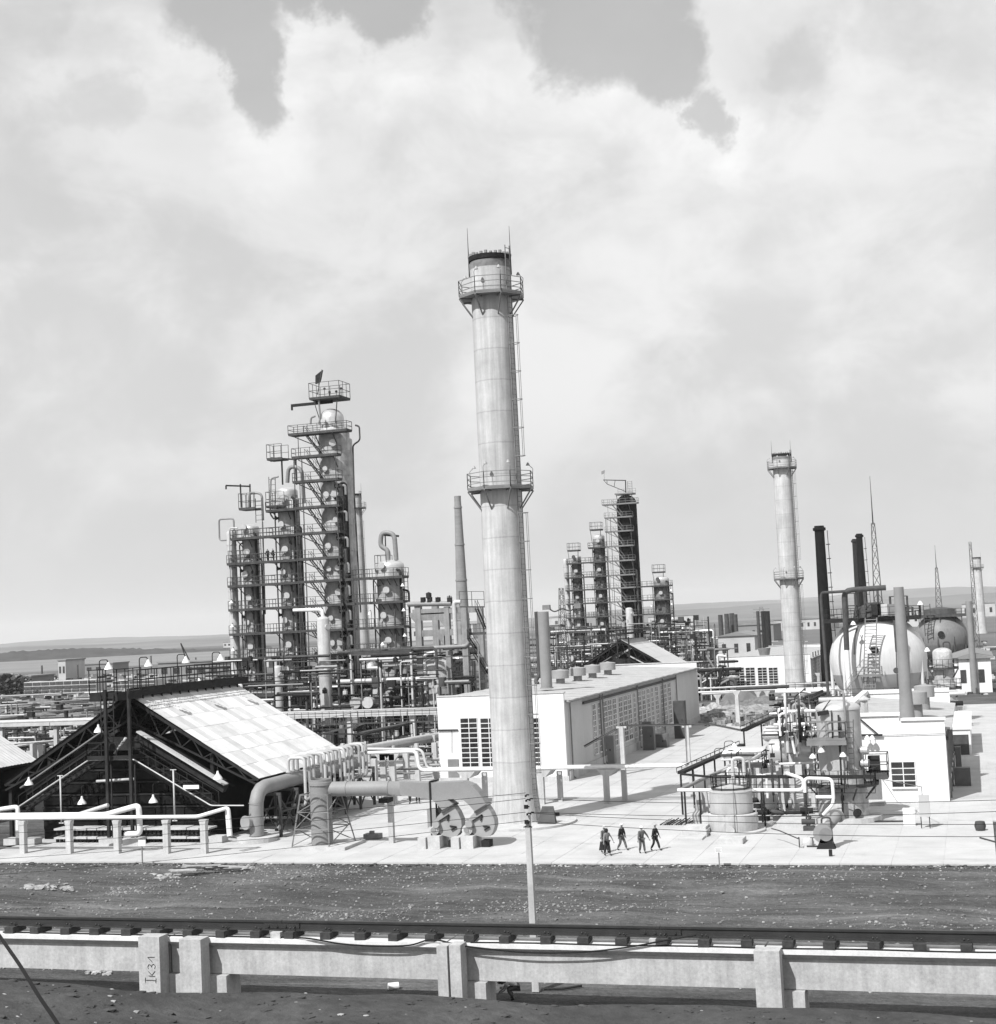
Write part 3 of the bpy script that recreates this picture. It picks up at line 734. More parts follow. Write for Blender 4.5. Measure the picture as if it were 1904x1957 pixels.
# ------------------------------------------------------------------ compressor hall
def hall(x0, x1, y0, y1, H, label, win_front, nside, side_top=True, detail=True, roofm='roof_felt', eave=0.9):
    t = thing('compressor_hall', label, 'hall', ((x0 + x1) / 2, (y0 + y1) / 2, 0))
    he = H - eave
    MB().prism([(x0, 0), (x1, 0), (x1, H), (x0, H)], (0, y0, 0), (1, 0, 0), (0, 0, 1), (0, .35, 0)).build('front_wall', 'white_wall', t)
    MB().box(x0 - .06, x1 + .1, y0 - .08, y0 + .45, H, H + .10).build('coping', 'concrete', t)
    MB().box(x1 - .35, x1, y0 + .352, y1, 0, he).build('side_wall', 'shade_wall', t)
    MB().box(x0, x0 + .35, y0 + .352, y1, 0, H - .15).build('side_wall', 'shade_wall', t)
    MB().box(x0, x1, y1 + .002, y1 + .35, 0, H).build('back_wall', 'white_wall', t)
    MB().box(x0 - .05, x1 + .4, y1 - .12, y1 + .45, H + .002, H + .12).build('coping', 'concrete', t)
    # roof: sheets with standing laps, falling towards the right
    n = max(4, int((y1 - y0 - .7) / 1.9)); L = (y1 - y0 - .6) / n
    rs_ = None
    for i in range(n):
        a = y0 + .46 + i * L; dz = .03 * (i % 2)
        mb = MB().prism([(x0 + .3, H - .22), (x1 + .38, he + .03), (x1 + .38, he + .15), (x0 + .3, H - .10)], (0, a, dz), (1, 0, 0), (0, 0, 1), (0, L - .05, 0)); mb.build('roof_panel', roofm, t)
    MB().box(x1 + .385, x1 + .52, y0 + .5, y1 - .2, he - .05, he + .1).build('gutter', 'steel_grey', t)
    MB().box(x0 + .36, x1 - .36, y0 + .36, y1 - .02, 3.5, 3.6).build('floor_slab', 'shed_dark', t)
    return t
X0, X1, Y0, Y1, HH = -50.6, -37.75, 138.5, 211, 8.45
HALL = hall(X0, X1, Y0, Y1, HH, 'long white compressor hall with drum vents on its roof, behind the tall chimney', None, 0)
def window(t, c, w, h, nc, nr, axis, out, panes=True, glass='glass', frame='frame_white'):
    # c = lower corner of the opening; axis = unit vector along the wall, out = unit vector out of the wall
    c = Vector(c); ax = Vector(axis); ot = Vector(out); z = Vector((0, 0, 1))
    fr = MB(); th = .07
    def pc(a0, a1, b0, b1, d0, d1): 
        vs = [c + ax * a + z * b + ot * d for d in (d0, d1) for a, b in ((a0, b0), (a1, b0), (a1, b1), (a0, b1))]
        fr.add(vs, [(0, 1, 2, 3), (7, 6, 5, 4), (0, 4, 5, 1), (1, 5, 6, 2), (2, 6, 7, 3), (3, 7, 4, 0)])
    pc(-.06, w + .06, -.12, 0, .0, .16); pc(-.06, 0, 0, h, 0, .05); pc(w, w + .06, 0, h, 0, .05); pc(-.06, w + .06, h, h + .06, 0, .05)
    for i in range(1, nc): pc(w * i / nc - th / 2, w * i / nc + th / 2, 0, h, 0, .045)
    for j in range(1, nr):
        for i in range(nc): pc(w * i / nc + (th / 2 if i else 0), w * (i + 1) / nc - (th / 2 if i < nc - 1 else 0), h * j / nr - th / 2, h * j / nr + th / 2, 0, .04)
    wo_ = fr.build('window', frame, t)
    if panes:
        for j in range(nr):
            for i in range(nc):
                p = MB(); a0, a1, b0, b1 = w * i / nc + th / 2, w * (i + 1) / nc - th / 2, h * j / nr + th / 2, h * (j + 1) / nr - th / 2
                p.prism([(a0, b0), (a1, b0), (a1, b1), (a0, b1)], c + ot * .012, ax, z, ot * .01); p.build('pane', glass, wo_)
    else:
        p = MB().prism([(0, 0), (w, 0), (w, h), (0, h)], c + ot * .012, ax, z, ot * .01); p.build('pane', glass, wo_)
    return wo_
z3 = zr(1650, 2500, .6303)
for (a, b) in ((250, 352), (374, 476), (498, 600), (632, 736)):
    p0 = Vp(*z3(a, 790), Y0 - .02); p1 = Vp(*z3(b, 790), Y0 - .02); zt = Vp(*z3(a, 487), Y0 - .02).z; zb_ = Vp(*z3(a, 792), Y0 - .02).z
    window(HALL, (p0.x, Y0 - .02, zb_), p1.x - p0.x, zt - zb_, 2, 10, (1, 0, 0), (0, -1, 0))
for (a, b) in ((1065, 1084), (1099, 1112), (1130, 1155), (1161, 1184), (1193, 1214), (1229, 1251), (1259, 1281), (1288, 1308), (1322, 1334), (1352, 1370), (1379, 1397), (1408, 1424), (1434, 1448), (1460, 1478), (1495, 1507), (1514, 1530), (1540, 1558)):
    t0 = (a - 905) / (1715 - 905); yb = 850 - (a - 905) * .44; 
    p0 = Up(*z3(a, 650), X1 + .02); p1 = Up(*z3(b, 650), X1 + .02)
    window(HALL, (X1 + .02, p0.y, 1.6), p1.y - p0.y, 5.0, 2, 9, (0, 1, 0), (1, 0, 0), panes=False, glass='glass_pale')
# pipes and gutters on the long wall
for zx in (915, 1105, 1340, 1500, 1585, 1120):
    p = Up(*z3(zx, 600), X1); MB().tube([(X1 + .18, p.y, HH - 1.0), (X1 + .18, p.y, .35), (X1 + .42, p.y, .22)], .08, 6).build('downpipe', 'steel_grey', HALL)
pa = Up(*z3(1003, 400), X1 + .2); pb = Up(*z3(1580, 300), X1 + .2)
MB().box(X1 + .02, X1 + .22, pa.y, pb.y, HH - 1.55, HH - 1.30).build('lintel_duct', 'steel_mid', HALL)
MB().box(X1 + .02, X1 + .2, Y0 + .4, Y1 - .4, 0.1, 1.0).build('plinth', 'concrete', HALL)
MB().box(X0 - .1, X1 + .2, Y0 - .14, Y0 - .002, 0.1, .6).build('plinth', 'concrete', HALL)
a_ = Vp(*z3(158, 740), Y0 - .05); MB().box(a_.x, a_.x + 1.1, Y0 - .10, Y0 - .01, 0.6, a_.z).build('door', 'steel_grey', HALL)
MB().bar(Vp(*z3(97, 560), Y0 - .1), Vp(*z3(220, 558), Y0 - .1), .12).bar(Vp(*z3(183, 560), Y0 - .12), Vp(*z3(183, 700), Y0 - .12), .03).build('cable_tray', 'steel_dark', HALL)
# drum vents
for i, (zx, zy) in enumerate(((858, 272), (965, 254), (1057, 236), (1152, 216))):
    p = G(*z3(zx, zy), 8.1); k = 1.0
    t = thing('drum_vent', ['drum vent on the hall roof, nearest the grey stack', 'second drum vent from the grey stack on the hall roof', 'third drum vent from the grey stack on the hall roof', 'drum vent on the hall roof, farthest from the grey stack'][i], 'roof vent', p, 'drum vents on the compressor hall roof')
    r = 1.0
    MB().lathe(p, [(.5, -.2), (.5, .65)], 20).build('neck', 'duct', t)
    MB().lathe(p, [(.6, .62), (r, .62), (r, 1.52), (r - .1, 1.56), (.35, 1.62), (.0, 1.72)], 28, flat=(0, 1)).build('drum', 'fan_paint', t)
p = G(*z3(772, 300), 8.25)
t = thing('exhaust_stack', 'plain grey steel stack standing on the hall roof beside the drum vents', 'stack', p)
MB().lathe(p, [(.72, 0), (.72, .1), (.60, .12), (.60, hz_of(1169, p.x, p.y) - p.z), (.5, hz_of(1169, p.x, p.y) - p.z), (.5, 5)], 24).build('shell', 'duct', t)
q = G(*z3(728, 270), 8.25); ht = hz_of(1169, q.x, q.y)
single(MB().tube([(q.x + .1, q.y - 1.0, 8.3), (q.x - .25, q.y - .9, 8.5), (q.x, q.y, 9.2), (q.x, q.y, ht)], .22, 12, bend=.5), 'exhaust_pipe', 'steel_mid', 'thin dark pipe beside the grey stack on the hall roof', 'pipe', q)
# ------------------------------------------------------------------ distillation units (the second unit repeats the first 154 m further back)
R1 = zr(800, 1400, .5252); R2 = zr(800, 2200, .5777); R4 = zr(1200, 2200, .3939)
VU = 175.0
def UX(px, py=1250, v=VU): return Vp(px, py, v).x
def dome(r, zt, k=.45, n=5): return [(r * math.cos(a), zt + r * k * math.sin(a)) for a in [PI / 2 * i / n for i in range(1, n)]] + [(0.001, zt + r * k)]
def shell(t, x, y, r, zt, mname, n=28, belts=None, k=.45, zb=0, name='shell', steps=None):
    prof = [(r, zb)]
    z = zb + 3
    while z < zt - 1:
        prof += [(r, z), (r + .05, z + .02), (r + .05, z + .14), (r, z + .16)]; z += belts or 4.5
    prof += [(r, zt)] + dome(r, zt, k)
    return MB().lathe((x, y, 0), prof, n).build(name, mname, t)
def deck_part(t, x0, x1, y0, y1, z, open_sides='', name='platform', m='steel_mid', th=.16, rh=1.15):
    o = MB().box(x0, x1, y0, y1, z - th, z).build(name, m, t)
    rl = MB(); P = [(x0, y0, z), (x1, y0, z), (x1, y1, z), (x0, y1, z)]
    for i, s in enumerate('SENW'):
        if s not in open_sides: railing(rl, [P[i], P[(i + 1) % 4]], rh, 1.3, .055)
    if rl.v: rl.build('railing', m, o)
    return o
def lamp_on(t, p, arm, h=.9, m='steel_mid', sz=.26):
    p = Vector(p); a = Vector(arm)
    l = MB().tube([p, p + Vector((0, 0, h)), p + Vector((0, 0, h + .25)) + a * .5, p + Vector((0, 0, h)) + a], .03, 5, bend=.2).build('lamp_arm', m, t)
    MB().lathe(p + Vector((0, 0, h - .32)) + a, [(0, .0), (sz, 0.0), (sz * .5, .2), (.07, .34), (0.001, .36)], 10).build('lamp_shade', 'lamp_white', l)
def manhole(t, x, y, z, r, a, R=.42, m='alu'):
    d = Vector((math.cos(a), math.sin(a), 0)); c = Vector((x, y, z)) + d * (r - .05)
    MB().tube([c, c + d * .38], R * .75, 12).tube([c + d * .3, c + d * .42], R, 14).build('manhole', m, t)
LV = [hz_of(y, UX(655), VU) for y in (830, 874, 920.5, 970, 1019, 1067, 1110, 1156)]
gap_ = (LV[0] - LV[-1]) / 7
while LV[-1] - gap_ > 2.5: LV.append(LV[-1] - gap_)
def unit(dx, dy, u2):
    def L(a, b): return b if u2 else a
    wh = L('of the left plant', 'of the farther middle plant')
    X = lambda px: UX(px) + dx
    V = VU + dy
    stm = 'steel_mid'
    shellm = 'insul'
    # --- main tower
    xm = X(655); rm = 2.0
    t = thing('distillation_tower', L('tallest insulated tower with zigzag stairs and dark flag', 'black domed tower with zigzag stairs, farther plant'), 'tower', (xm, V, 0), 'distillation towers')
    zt = hz_of(L(800, 812), UX(655), VU)
    stm = L('steel_mid', 'steel_grey')
    if u2: shell(t, xm, V, rm * 1.14, zt - 1.0, 'column_dark', 32, 6, .85)
    else:
        shell(t, xm, V, rm, LV[0] + .5, 'insul', 32, 3.2, .25)
        MB().lathe((xm - .25, V, 0), [(1.62, LV[0] + .55), (1.62, zt)] + dome(1.62, zt, .8), 28).build('dome_head', 'alu', t)
        MB().lathe((xm + 1.15, V + 1.0, 0), [(.85, 0), (.85, LV[0] - .8)] + dome(.85, LV[0] - .8, .5), 18).build('side_duct', 'insul', t)
        # dark riser pipes on the right of the tower
        for (ox, r, z1, oy) in ((1.25, .34, LV[3] + 1.0, -1.85), (1.95, .28, LV[2] - .5, -1.55), (1.65, .22, LV[5], -2.1)):
            MB().tube([(xm + ox, V + oy, .3), (xm + ox, V + oy, z1), (xm + ox - .9, V + oy * .8, z1)], r, 10, bend=.7).build('riser_pipe', 'steel_dark', t)
        q = [Vp(*R1(1120, 497), V - 1), Vp(*R1(1150, 505), V - 1), Vp(*R1(1155, 610), V - 1), Vp(*R1(1102, 645), V - 1), Vp(*R1(1112, 1000), V - 1), Vp(*R1(1160, 1890), V - 1)]
        MB().tube(q, .11, 8, bend=.4).build('vent_pipe', stm, t)
        q = [Vp(*R1(822, 430), V - 1.5), Vp(*R1(790, 440), V - 1.5), Vp(*R1(788, 490), V - 1.5)]
        MB().tube(q, .13, 8, bend=.3).build('vent_pipe', 'pipe_grey', t)
        MB().tube([Vp(*R1(848, 310), V - 1.5), Vp(*R1(860, 440), V - 1.5), Vp(*R1(848, 490), V - 1.5)], .13, 8, bend=.3).build('vent_pipe', 'pipe_grey', t)
    # platforms and stairs
    xl = X(593); xr = X(680)
    for i, z in enumerate(LV):
        x0 = xl if i else X(588); x1 = xm + rm * .9 if i else xm + rm + 1.2
        p = deck_part(t, x0, x1, V - 3.3, V - rm - .02 if i else V - rm + .4, z, 'N' if i else '', m=stm)
        b = MB()
        for bx in (xm - 1.2, xm + 1.2): b.bar((bx, V - 3.2, z - .2), (bx, V - rm + .1, z - 1.5), .1)
        b.bar((x0 + .3, V - 2.0, z - .2), (xm - rm + .3, V - .8, z - 1.6), .1); b.build('bracket', stm, p)
        if i + 1 < len(LV):
            s = stair(MB(), (X(617), V - 2.75, z), (X(649), V - 2.75, LV[i + 1]), .75, (0, 1, 0), .06); s.build('stair', stm, t)
        for a, zz in ((-1.75, 1.5), (-1.25, 1.6)):
            if (i * 7 + int(a * 4)) % 3: manhole(t, xm, V, z + zz, rm, a, .36 + .1 * (i % 2), 'alu' if not u2 else 'column_dark')
        if i >= 2 and not u2:
            MB().tube([(xm + 1.0, V - rm - .1, z - .8), (xm + 1.0, V - rm - .6, z - .8), (xm + 2.4, V - rm - .5, z - .8), (xm + 2.4, V - rm - .5, z - 2.0)], .16, 8, bend=.35).build('branch_pipe', 'pipe_grey', t)
            MB().disc((xm + .95, V - rm - .45, z - .8), .3, 10, (1, 0, 0), .12).disc((xm + 1.5, V - rm - .55, z - .8), .3, 10, (1, 0, 0), .12).build('valve', 'steel_dark', t)
        MB().tube([(xl + .5 + .35 * (i % 2), V - 3.0, z), (xl + .5 + .35 * (i % 2), V - 3.0, z + gap_)], .05, 5, bend=0).build('handrail_pole', stm, t) if i else None
    # crown platform with crane arm and lightning rods
    zc = zt + L(1.55, 1.0)
    if not u2:
        p = deck_part(t, X(622), X(680), V - 1.9, V + 1.6, hz_of(764, UX(640), VU), '', m=stm, rh=2.0)
        zc = hz_of(764, UX(640), VU)
        MB().bar((X(575), V, zc - .35), (X(655), V, zc - .35), .28, .35).bar((X(576), V, zc - .35), (X(576), V, zc - .95), .2).build('crane_arm', 'steel_dark', t)
        for k, (zx, zy) in enumerate(((890, 215), (928, 240), (978, 235), (1014, 213))):
            b_ = Vp(*R1(zx, zy), V - 1.5); MB().tube([(b_.x, V - 1.5, zc - .2), (b_.x, V - 1.5, b_.z)], .04, 5).lathe((b_.x, V - 1.5, b_.z - .3), [(0, 0), (.17, 0), (.17, .2), (0, .3)], 8).build('mast_lamp', stm, t)
        for q in (X(628), X(674)): MB().bar((q, V - 1.6, zc - .1), (xm + (q - xm) * .6, V - 1.2, zt - .8), .1).build('strut', stm, t)
        a = Vp(*R1(838, 270), V - 1.7); b = Vp(*R1(872, 82), V - 1.7)
        MB().tube([a, b], .05, 5).build('flagpole', stm, t)
        c0 = Vp(*R1(868, 100), V - 1.72); MB().prism([(0, 0), (-.95, -.6), (-1.0, -1.7), (-.45, -1.55), (-.3, -1.2)], b + Vector((0, 0, -.1)), (1, 0, 0), (0, 0, 1), (.15, .06, 0)).build('flag', 'cloth_dark', t)
    else:
        zc = zt + 1.3
        deck_part(t, xm - 2.2, xm + 1.9, V - 1.8, V + 1.8, zc, 'SEW', m=stm, th=.3)
        for sx in (-1.9, 0, 1.7): MB().bar((xm + sx, V - 1.5, zc), (xm + sx * .9, V - 1.2, zc - 2.0), .12).build('strut', stm, t)
        MB().bar((xm, V, zc - .2), (xm + .1, V, zc + 3.0), .2).bar((xm + .1, V, zc + 2.9), (xm - 5.0, V, zc + 3.4), .18).bar((xm, V, zc + .4), (xm - 4.2, V, zc + 2.4), .14).bar((xm - 4.2, V, zc + 2.4), (xm - 5.0, V, zc + 3.4), .10).bar((xm - 2.3, V, zc + 3.1), (xm - 2.6, V, zc + 1.7), .1).bar((xm - 4.2, V, zc + 3.2), (xm - 4.2, V, zc + 2.4), .1).build('crane_arm', 'steel_dark', t)
        MB().tube([(xm - 4.8, V, zc + 3.4), (xm - 4.7, V, zc + 5.6)], .04, 5).prism([(0, 0), (-.7, -.2), (-.7, -.9), (-.1, -.7)], (xm - 4.7, V, zc + 5.6), (1, 0, 0), (0, 0, 1), (.1, .06, 0)).build('flag', 'pipe_grey', t)
        ladder(MB(), (xm + 1.3, V - 1.3, zc), (xm + 1.3, V - 1.3, zc + 2.6), 1.0, .1).build('ladder', stm, t)
        MB().tube([(xm + rm + .25, V - .6, .3), (xm + rm + .25, V - .6, LV[1])], .12, 6).build('vent_pipe', 'steel_dark', t)
    stm = 'steel_mid'
    # --- neighbouring towers: (name, axis px, radius, top y, shell, first level joined by a bridge)
    spec = [
        ('third', 561, 1.32, 940, 'insul', 3, L('insulated tower with white domed head, directly left of the tallest tower', 'mottled tower with a pale head directly left of the black tower')),
        ('second', 487, 1.12, 1010, 'insul', 4, L('slimmer insulated tower, second from the left end of the left plant', 'mottled slim tower, second left of the black tower')),
        ('fifth', 753, 1.75, 1082, 'insul', 6, L('squat insulated tower with twin looping pipes, right of the tallest tower', 'squat mottled tower right of the black tower')),
    ]
    for (nm, px, r, ytop, sm, first, lab) in spec:
        x = X(px); zt_ = hz_of(ytop, UX(px), VU)
        t2 = thing('distillation_tower', lab, 'tower', (x, V, 0), 'distillation towers')
        shell(t2, x, V, r, zt_, L(sm, 'insul_dark'), 26, 3.2, .45)
        MB().lathe((x, V, 0), [(r + .015, zt_ - .5), (r + .02, zt_)] + [(a + .02, b + .015) for a, b in dome(r, zt_, .45)], 26).build('head', 'alu', t2)
        for qx, qy, rr_, zf in ((-.75, -.8, .09, .93), (.55, -1.0, .12, .8), (.9, -.75, .16, .97), (-.2, -1.12, .06, .7), (1.15, -.2, .14, .86)):
            MB().tube([(x + qx * r * 1.25, V + qy * r * 1.25, .3), (x + qx * r * 1.25, V + qy * r * 1.25, zt_ * zf), (x + qx * r * .6, V + qy * r * .6, zt_ * zf + .3)], rr_, 7, bend=.3).build('riser_pipe', 'steel_mid' if rr_ < .13 else 'steel_dark', t2)
        if nm == 'second': MB().lathe((x, V, 0), [(1.28, 0), (1.28, LV[7] - 1.2), (1.12, LV[7] - .5)], 26).build('lower_shell', 'insul', t2)
        if nm == 'third' and not u2: MB().lathe((x + .95, V - .3, 0), [(.75, 0), (.75, zt_ - 1.2), (.5, zt_ - .9), (0, zt_ - .85)], 16).build('side_duct', 'insul', t2)
        for i, z in enumerate(LV):
            if i < first: continue
            e = .9
            if nm == 'fifth':
                ring_y0 = V - r - 1.15; dk = deck_part(t2, x - r - .2, x + r + .95, ring_y0, V - r * .4, z - .02, 'NW', m=stm)
                b = MB()
                for k in range(4): b.bar((x - r + .5 + k * .9, ring_y0 + .2, z - .15), (x - r + .6 + k * .85, V - r * .8, z - 1.1), .08)
                b.build('bracket', stm, dk)
                lamp_on(t2, (x + r + .8, ring_y0 + .1, z - 1.8), (.1, 0, 0), .9, stm, .27)
                if i % 2: lamp_on(t2, (x - r + .1, ring_y0 + .1, z - 2.0), (-.25, 0, 0), .9, stm, .25)
            else:
                dk = deck_part(t2, x - r - e * .8, x + r + .3, V - r - .95, V - r * .3, z - .02, 'NE', m=stm)
                MB().bar((x - r + .2, V - r - 1.0, z - .15), (x - r + .5, V - r * .7, z - 1.2), .08).bar((x + r - .3, V - r - 1.0, z - .15), (x + r - .5, V - r * .7, z - 1.2), .08).build('bracket', stm, dk)
            manhole(t2, x, V, z + 1.5, r, -1.75 + .25 * (i % 2), .44, 'alu' if not u2 or i % 2 else 'steel_mid')
            if i % 2 and nm != 'fifth': manhole(t2, x, V, z - .9, r, -2.4, .22, 'steel_mid')
        # ladder cage on the side
        ladder(MB(), (x + r + (.75 if nm == 'fifth' else .45), V - r * .7, 3), (x + r + (.75 if nm == 'fifth' else .45), V - r * .7, zt_ - 1), .5, .07, .7).build('ladder', stm, t2)
        if not u2:
            if nm == 'third':
                for pts, rr_ in (((R1(615, 925), R1(622, 800), R1(722, 815), R1(738, 1075)), .26),):
                    MB().tube([Vp(*q, V - .4) for q in pts], rr_, 10, bend=.9).build('top_pipe', 'pipe_grey', t2)
                a = Vp(*R1(493, 741), V); b = Vp(*R1(680, 752), V); MB().bar(a, b, .2).bar(Vp(*R1(572, 735), V), Vp(*R1(580, 940), V), .16).bar(Vp(*R1(672, 740), V), Vp(*R1(683, 940), V), .14).bar(a, a - Vector((0, 0, .5)), .15).build('crane_arm', 'steel_dark', t2)
                za = hz_of(932, UX(535), VU); p = deck_part(t2, X(533), X(562), V - 1.4, V + .6, hz_of(880, UX(530), VU), 'E', m=stm, rh=1.9)
                p = deck_part(t2, X(531), X(566), V - 1.8, V + .2, hz_of(970, UX(535), VU), 'E', m=stm, rh=1.9)
                ladder(MB(), Vp(*R1(500, 880), V - 1), Vp(*R1(505, 1080), V - 1), .9, .07, .6).build('ladder', stm, t2)
                MB().tube([Vp(*R1(548, 880), V - 1.2), Vp(*R1(492, 892), V - 1.2), Vp(*R1(487, 1160), V - 1.2), Vp(*R1(515, 1195), V - 1.2)], .11, 8, bend=.4).build('vent_pipe', 'pipe_grey', t2)
            if nm == 'second':
                MB().tube([Vp(*R1(328, 1110), V - .4), Vp(*R1(332, 995), V - .4), Vp(*R1(425, 1005), V - .4), Vp(*R1(433, 1205), V - .4)], .17, 8, bend=.6).build('top_pipe', 'pipe_grey', t2)
                a = Vp(*R1(158, 946), V); MB().bar(a, Vp(*R1(340, 952), V), .2).bar(Vp(*R1(265, 935), V), Vp(*R1(272, 1110), V), .14).bar(Vp(*R1(336, 935), V), Vp(*R1(340, 1110), V), .14).bar(a, a - Vector((0, 0, .5)), .15).build('crane_arm', 'steel_dark', t2)
                deck_part(t2, X(476), X(507), V - 1.4, V + .6, hz_of(974, UX(480), VU), 'E', m=stm, rh=2.0)
                ladder(MB(), Vp(*R1(400, 1040), V - 1), Vp(*R1(405, 1220), V - 1), .9, .07, .6).build('ladder', stm, t2)
                MB().tube([Vp(*R1(430, 1215), V - 1.6), Vp(*R1(450, 1904), V - 1.6)], .09, 6).build('vent_pipe', stm, t2)
            if nm == 'fifth':
                MB().tube([Vp(*R1(1365, 1500), V - .2), Vp(*R1(1365, 1425), V - .2), Vp(*R1(1308, 1400), V - .2), Vp(*R1(1312, 1292), V - .2), Vp(*R1(1410, 1300), V - .2), Vp(*R1(1425, 1500), V - .2)], .3, 10, bend=.8).build('top_pipe', 'pipe_grey', t2)
                a = Vp(*R1(1320, 1312), V); MB().bar(a, Vp(*R1(1443, 1322), V), .25).bar(Vp(*R1(1342, 1312), V), Vp(*R1(1350, 1500), V), .12).build('crane_arm', 'steel_dark', t2)
                deck_part(t2, X(732), X(754), V - 1.4, V + .6, hz_of(1092, UX(738), VU), 'E', m=stm, rh=2.0)
                deck_part(t2, X(732), X(745), V - 1.6, V + .2, hz_of(1147, UX(738), VU), 'E', m=stm, rh=1.8)
        else:
            zz = zt_ + 1.6; deck_part(t2, x - 1.7, x + .9, V - 1.2, V + 1.0, zz, '', m=stm, rh=1.7)
            for sx in (-1.6, .8): MB().bar((x + sx, V - 1.1, zz), (x + sx * .8, V - 1.0, zz - 3.2), .1).build('strut', stm, t2)
    # slim first tower
    x = X(457); zt_ = hz_of(1019, UX(457), VU); r = .62
    t2 = thing('slim_tower', L('very slim pale tower at the left end of the left plant', 'very slim pale tower at the left end of the farther plant'), 'tower', (x, V - 1, 0), 'slim towers')
    shell(t2, x, V - 1, r, zt_, 'insul_pale', 18, 6, .5)
    if not u2:
        MB().tube([Vp(*R1(218, 1290), V - 1), Vp(*R1(215, 1190), V - 1), Vp(*R1(105, 1197), V - 1), Vp(*R1(110, 1355), V - 1), Vp(*R1(175, 1350), V - 1)], .12, 8, bend=.4).build('top_pipe', 'pipe_grey', t2)
        MB().tube([Vp(*R1(245, 1262), V - 2), Vp(*R1(183, 1262), V - 2), Vp(*R1(183, 1440), V - 2), Vp(*R1(195, 1904), V - 2)], .1, 8, bend=.4).build('vent_pipe', 'pipe_pale', t2)
        deck_part(t2, x + .2, x + 2.6, V - 2.4, V - 1.2, hz_of(1082, UX(460), VU), '', m=stm, rh=1.9)
        for y_ in (1139, 1184, 1229, 1275): lamp_on(t2, (x + .5, V - 2.3, hz_of(y_ + 18, UX(460), VU)), (.0, -.25, 0), .6, stm, .3)
    # bridges between the towers
    t3 = thing('tower_walkway', L('long steel walkways linking the towers of the left plant', 'steel walkways linking the towers of the farther plant'), 'walkway', (xm, V - 3, 0))
    for i, z in enumerate(LV):
        if i == 3: deck_part(t3, X(535), xl, V - 2.6, V - 1.7, z, 'NEW', 'walkway', stm)
        if i == 4: deck_part(t3, X(470), xl, V - 2.5, V - 1.6, z, 'EW', 'walkway', stm)
        if i == 5: deck_part(t3, X(457), xl, V - 2.5, V - 1.6, z, 'EW', 'walkway', stm)
        if i >= 6:
            deck_part(t3, X(457), xl, V - 2.5, V - 1.6, z, 'EW', 'walkway', stm)
            deck_part(t3, xm + rm, X(730), V - 3.0, V - 2.1, z, 'EW', 'walkway', stm)
    for px in (597, 612, 676, 700):
        for k in range(1): MB().bar((X(px), V - 3.3, 0), (X(px), V - 3.3, LV[1 if px < 690 else 6]), .10).build('post', stm, t3)
    MB().bar((X(683), V - 2.5, 0), (X(683), V - 2.5, LV[5] + 1), .42).build('post', stm, t3)
    # small pressure vessels in front
    for (px, ytop, r, lab) in ((622, 1184, .78, L('pale upright vessel with rounded top in front of the tallest left tower', 'pale upright vessel in front of the black tower')), (532, 1276, .55, L('small pale upright vessel between the shed roof and the left towers', None))):
        if lab is None: continue
        x = UX(px, 1300, VU - 8) + dx; zt_ = hz_of(ytop, UX(px, 1300, VU - 8), VU - 8)
        t4 = thing('upright_vessel', lab, 'vessel', (x, V - 8, 0), 'upright vessels'); shell(t4, x, V - 8, r, zt_, 'insul_pale', 20, 7, .5)
        if px == 622 and not u2:
            MB().tube([(x - 3.9, V - 8, zt_ + 1.3), (x, V - 8, zt_ + 1.2), (x, V - 8, zt_)], .22, 10, bend=.5).build('inlet_pipe', 'pipe_white', t4)
        manhole(t4, x, V - 8, zt_ - .9, r, -.6, .36)
    # low clutter of pipes, exchangers and pumps
    rr = random.Random(31 + (5 if u2 else 0))
    for k in range(9 if not u2 else 7):
        v0 = V - 10 + rr.uniform(-4, 10) + (k % 3) * 4; lim = L(-51.8, -48.5); xa = X(440) + k * L(3.5, 3.9); wdt = min(rr.uniform(5, 8.5), lim - 3.2 - xa)
        t5 = thing('pipe_rack', '%s frame of crowded pipes under the %s' % (('first', 'second', 'third', 'fourth', 'fifth', 'sixth', 'seventh', 'eighth', 'ninth')[k], L('left towers, from the left', 'farther towers, from the left')), 'pipe rack', (xa, v0, 0), L('pipe frames under the left towers', 'pipe frames under the farther towers'))
        H = rr.uniform(7, 12.5)
        for cx_ in (xa, xa + wdt):
            for cy_ in (v0, v0 + 3): MB().bar((cx_, cy_, 0), (cx_, cy_, H), .22).build('column', rr.choice([stm, 'concrete']), t5)
        for z in (H * .45, H * .72, H):
            MB().bar((xa - .3, v0, z), (xa + wdt + .3, v0, z), .2, .26).bar((xa - .3, v0 + 3, z), (xa + wdt + .3, v0 + 3, z), .2, .26).build('beam', stm, t5)
            for q in range(3): MB().tube([(xa - rr.uniform(0, 3), v0 + .5 + q * .8, z + .3), (min(xa + wdt + rr.uniform(0, 3), lim), v0 + .5 + q * .8, z + .3)] + ([(xa + wdt + 3, v0 + .5 + q * .8, z + .3), (xa + wdt + 3, v0 + .5 + q * .8, .3)] if q == 0 else []), rr.choice([.12, .18, .26]), 8, bend=.5).build('pipe', rr.choice(['pipe_grey', 'pipe_pale', 'pipe_white', 'steel_mid']), t5)
        r_ = railing(MB(), [(xa, v0, H + .15), (xa + wdt, v0, H + .15)], 1.1, 1.2, .05); r_.build('railing', stm, t5)
        for q in range(4):
            x = xa + rr.uniform(0, wdt); z1 = rr.uniform(3, H + 1); MB().tube([(x, v0 - .4, .2), (x, v0 - .4, z1), (x + rr.choice([-1.5, 1.5]), v0 - .4, z1)], rr.choice([.09, .14, .2]), 8, bend=.4).build('riser', rr.choice(['pipe_grey', 'pipe_pale', 'steel_dark']), t5)
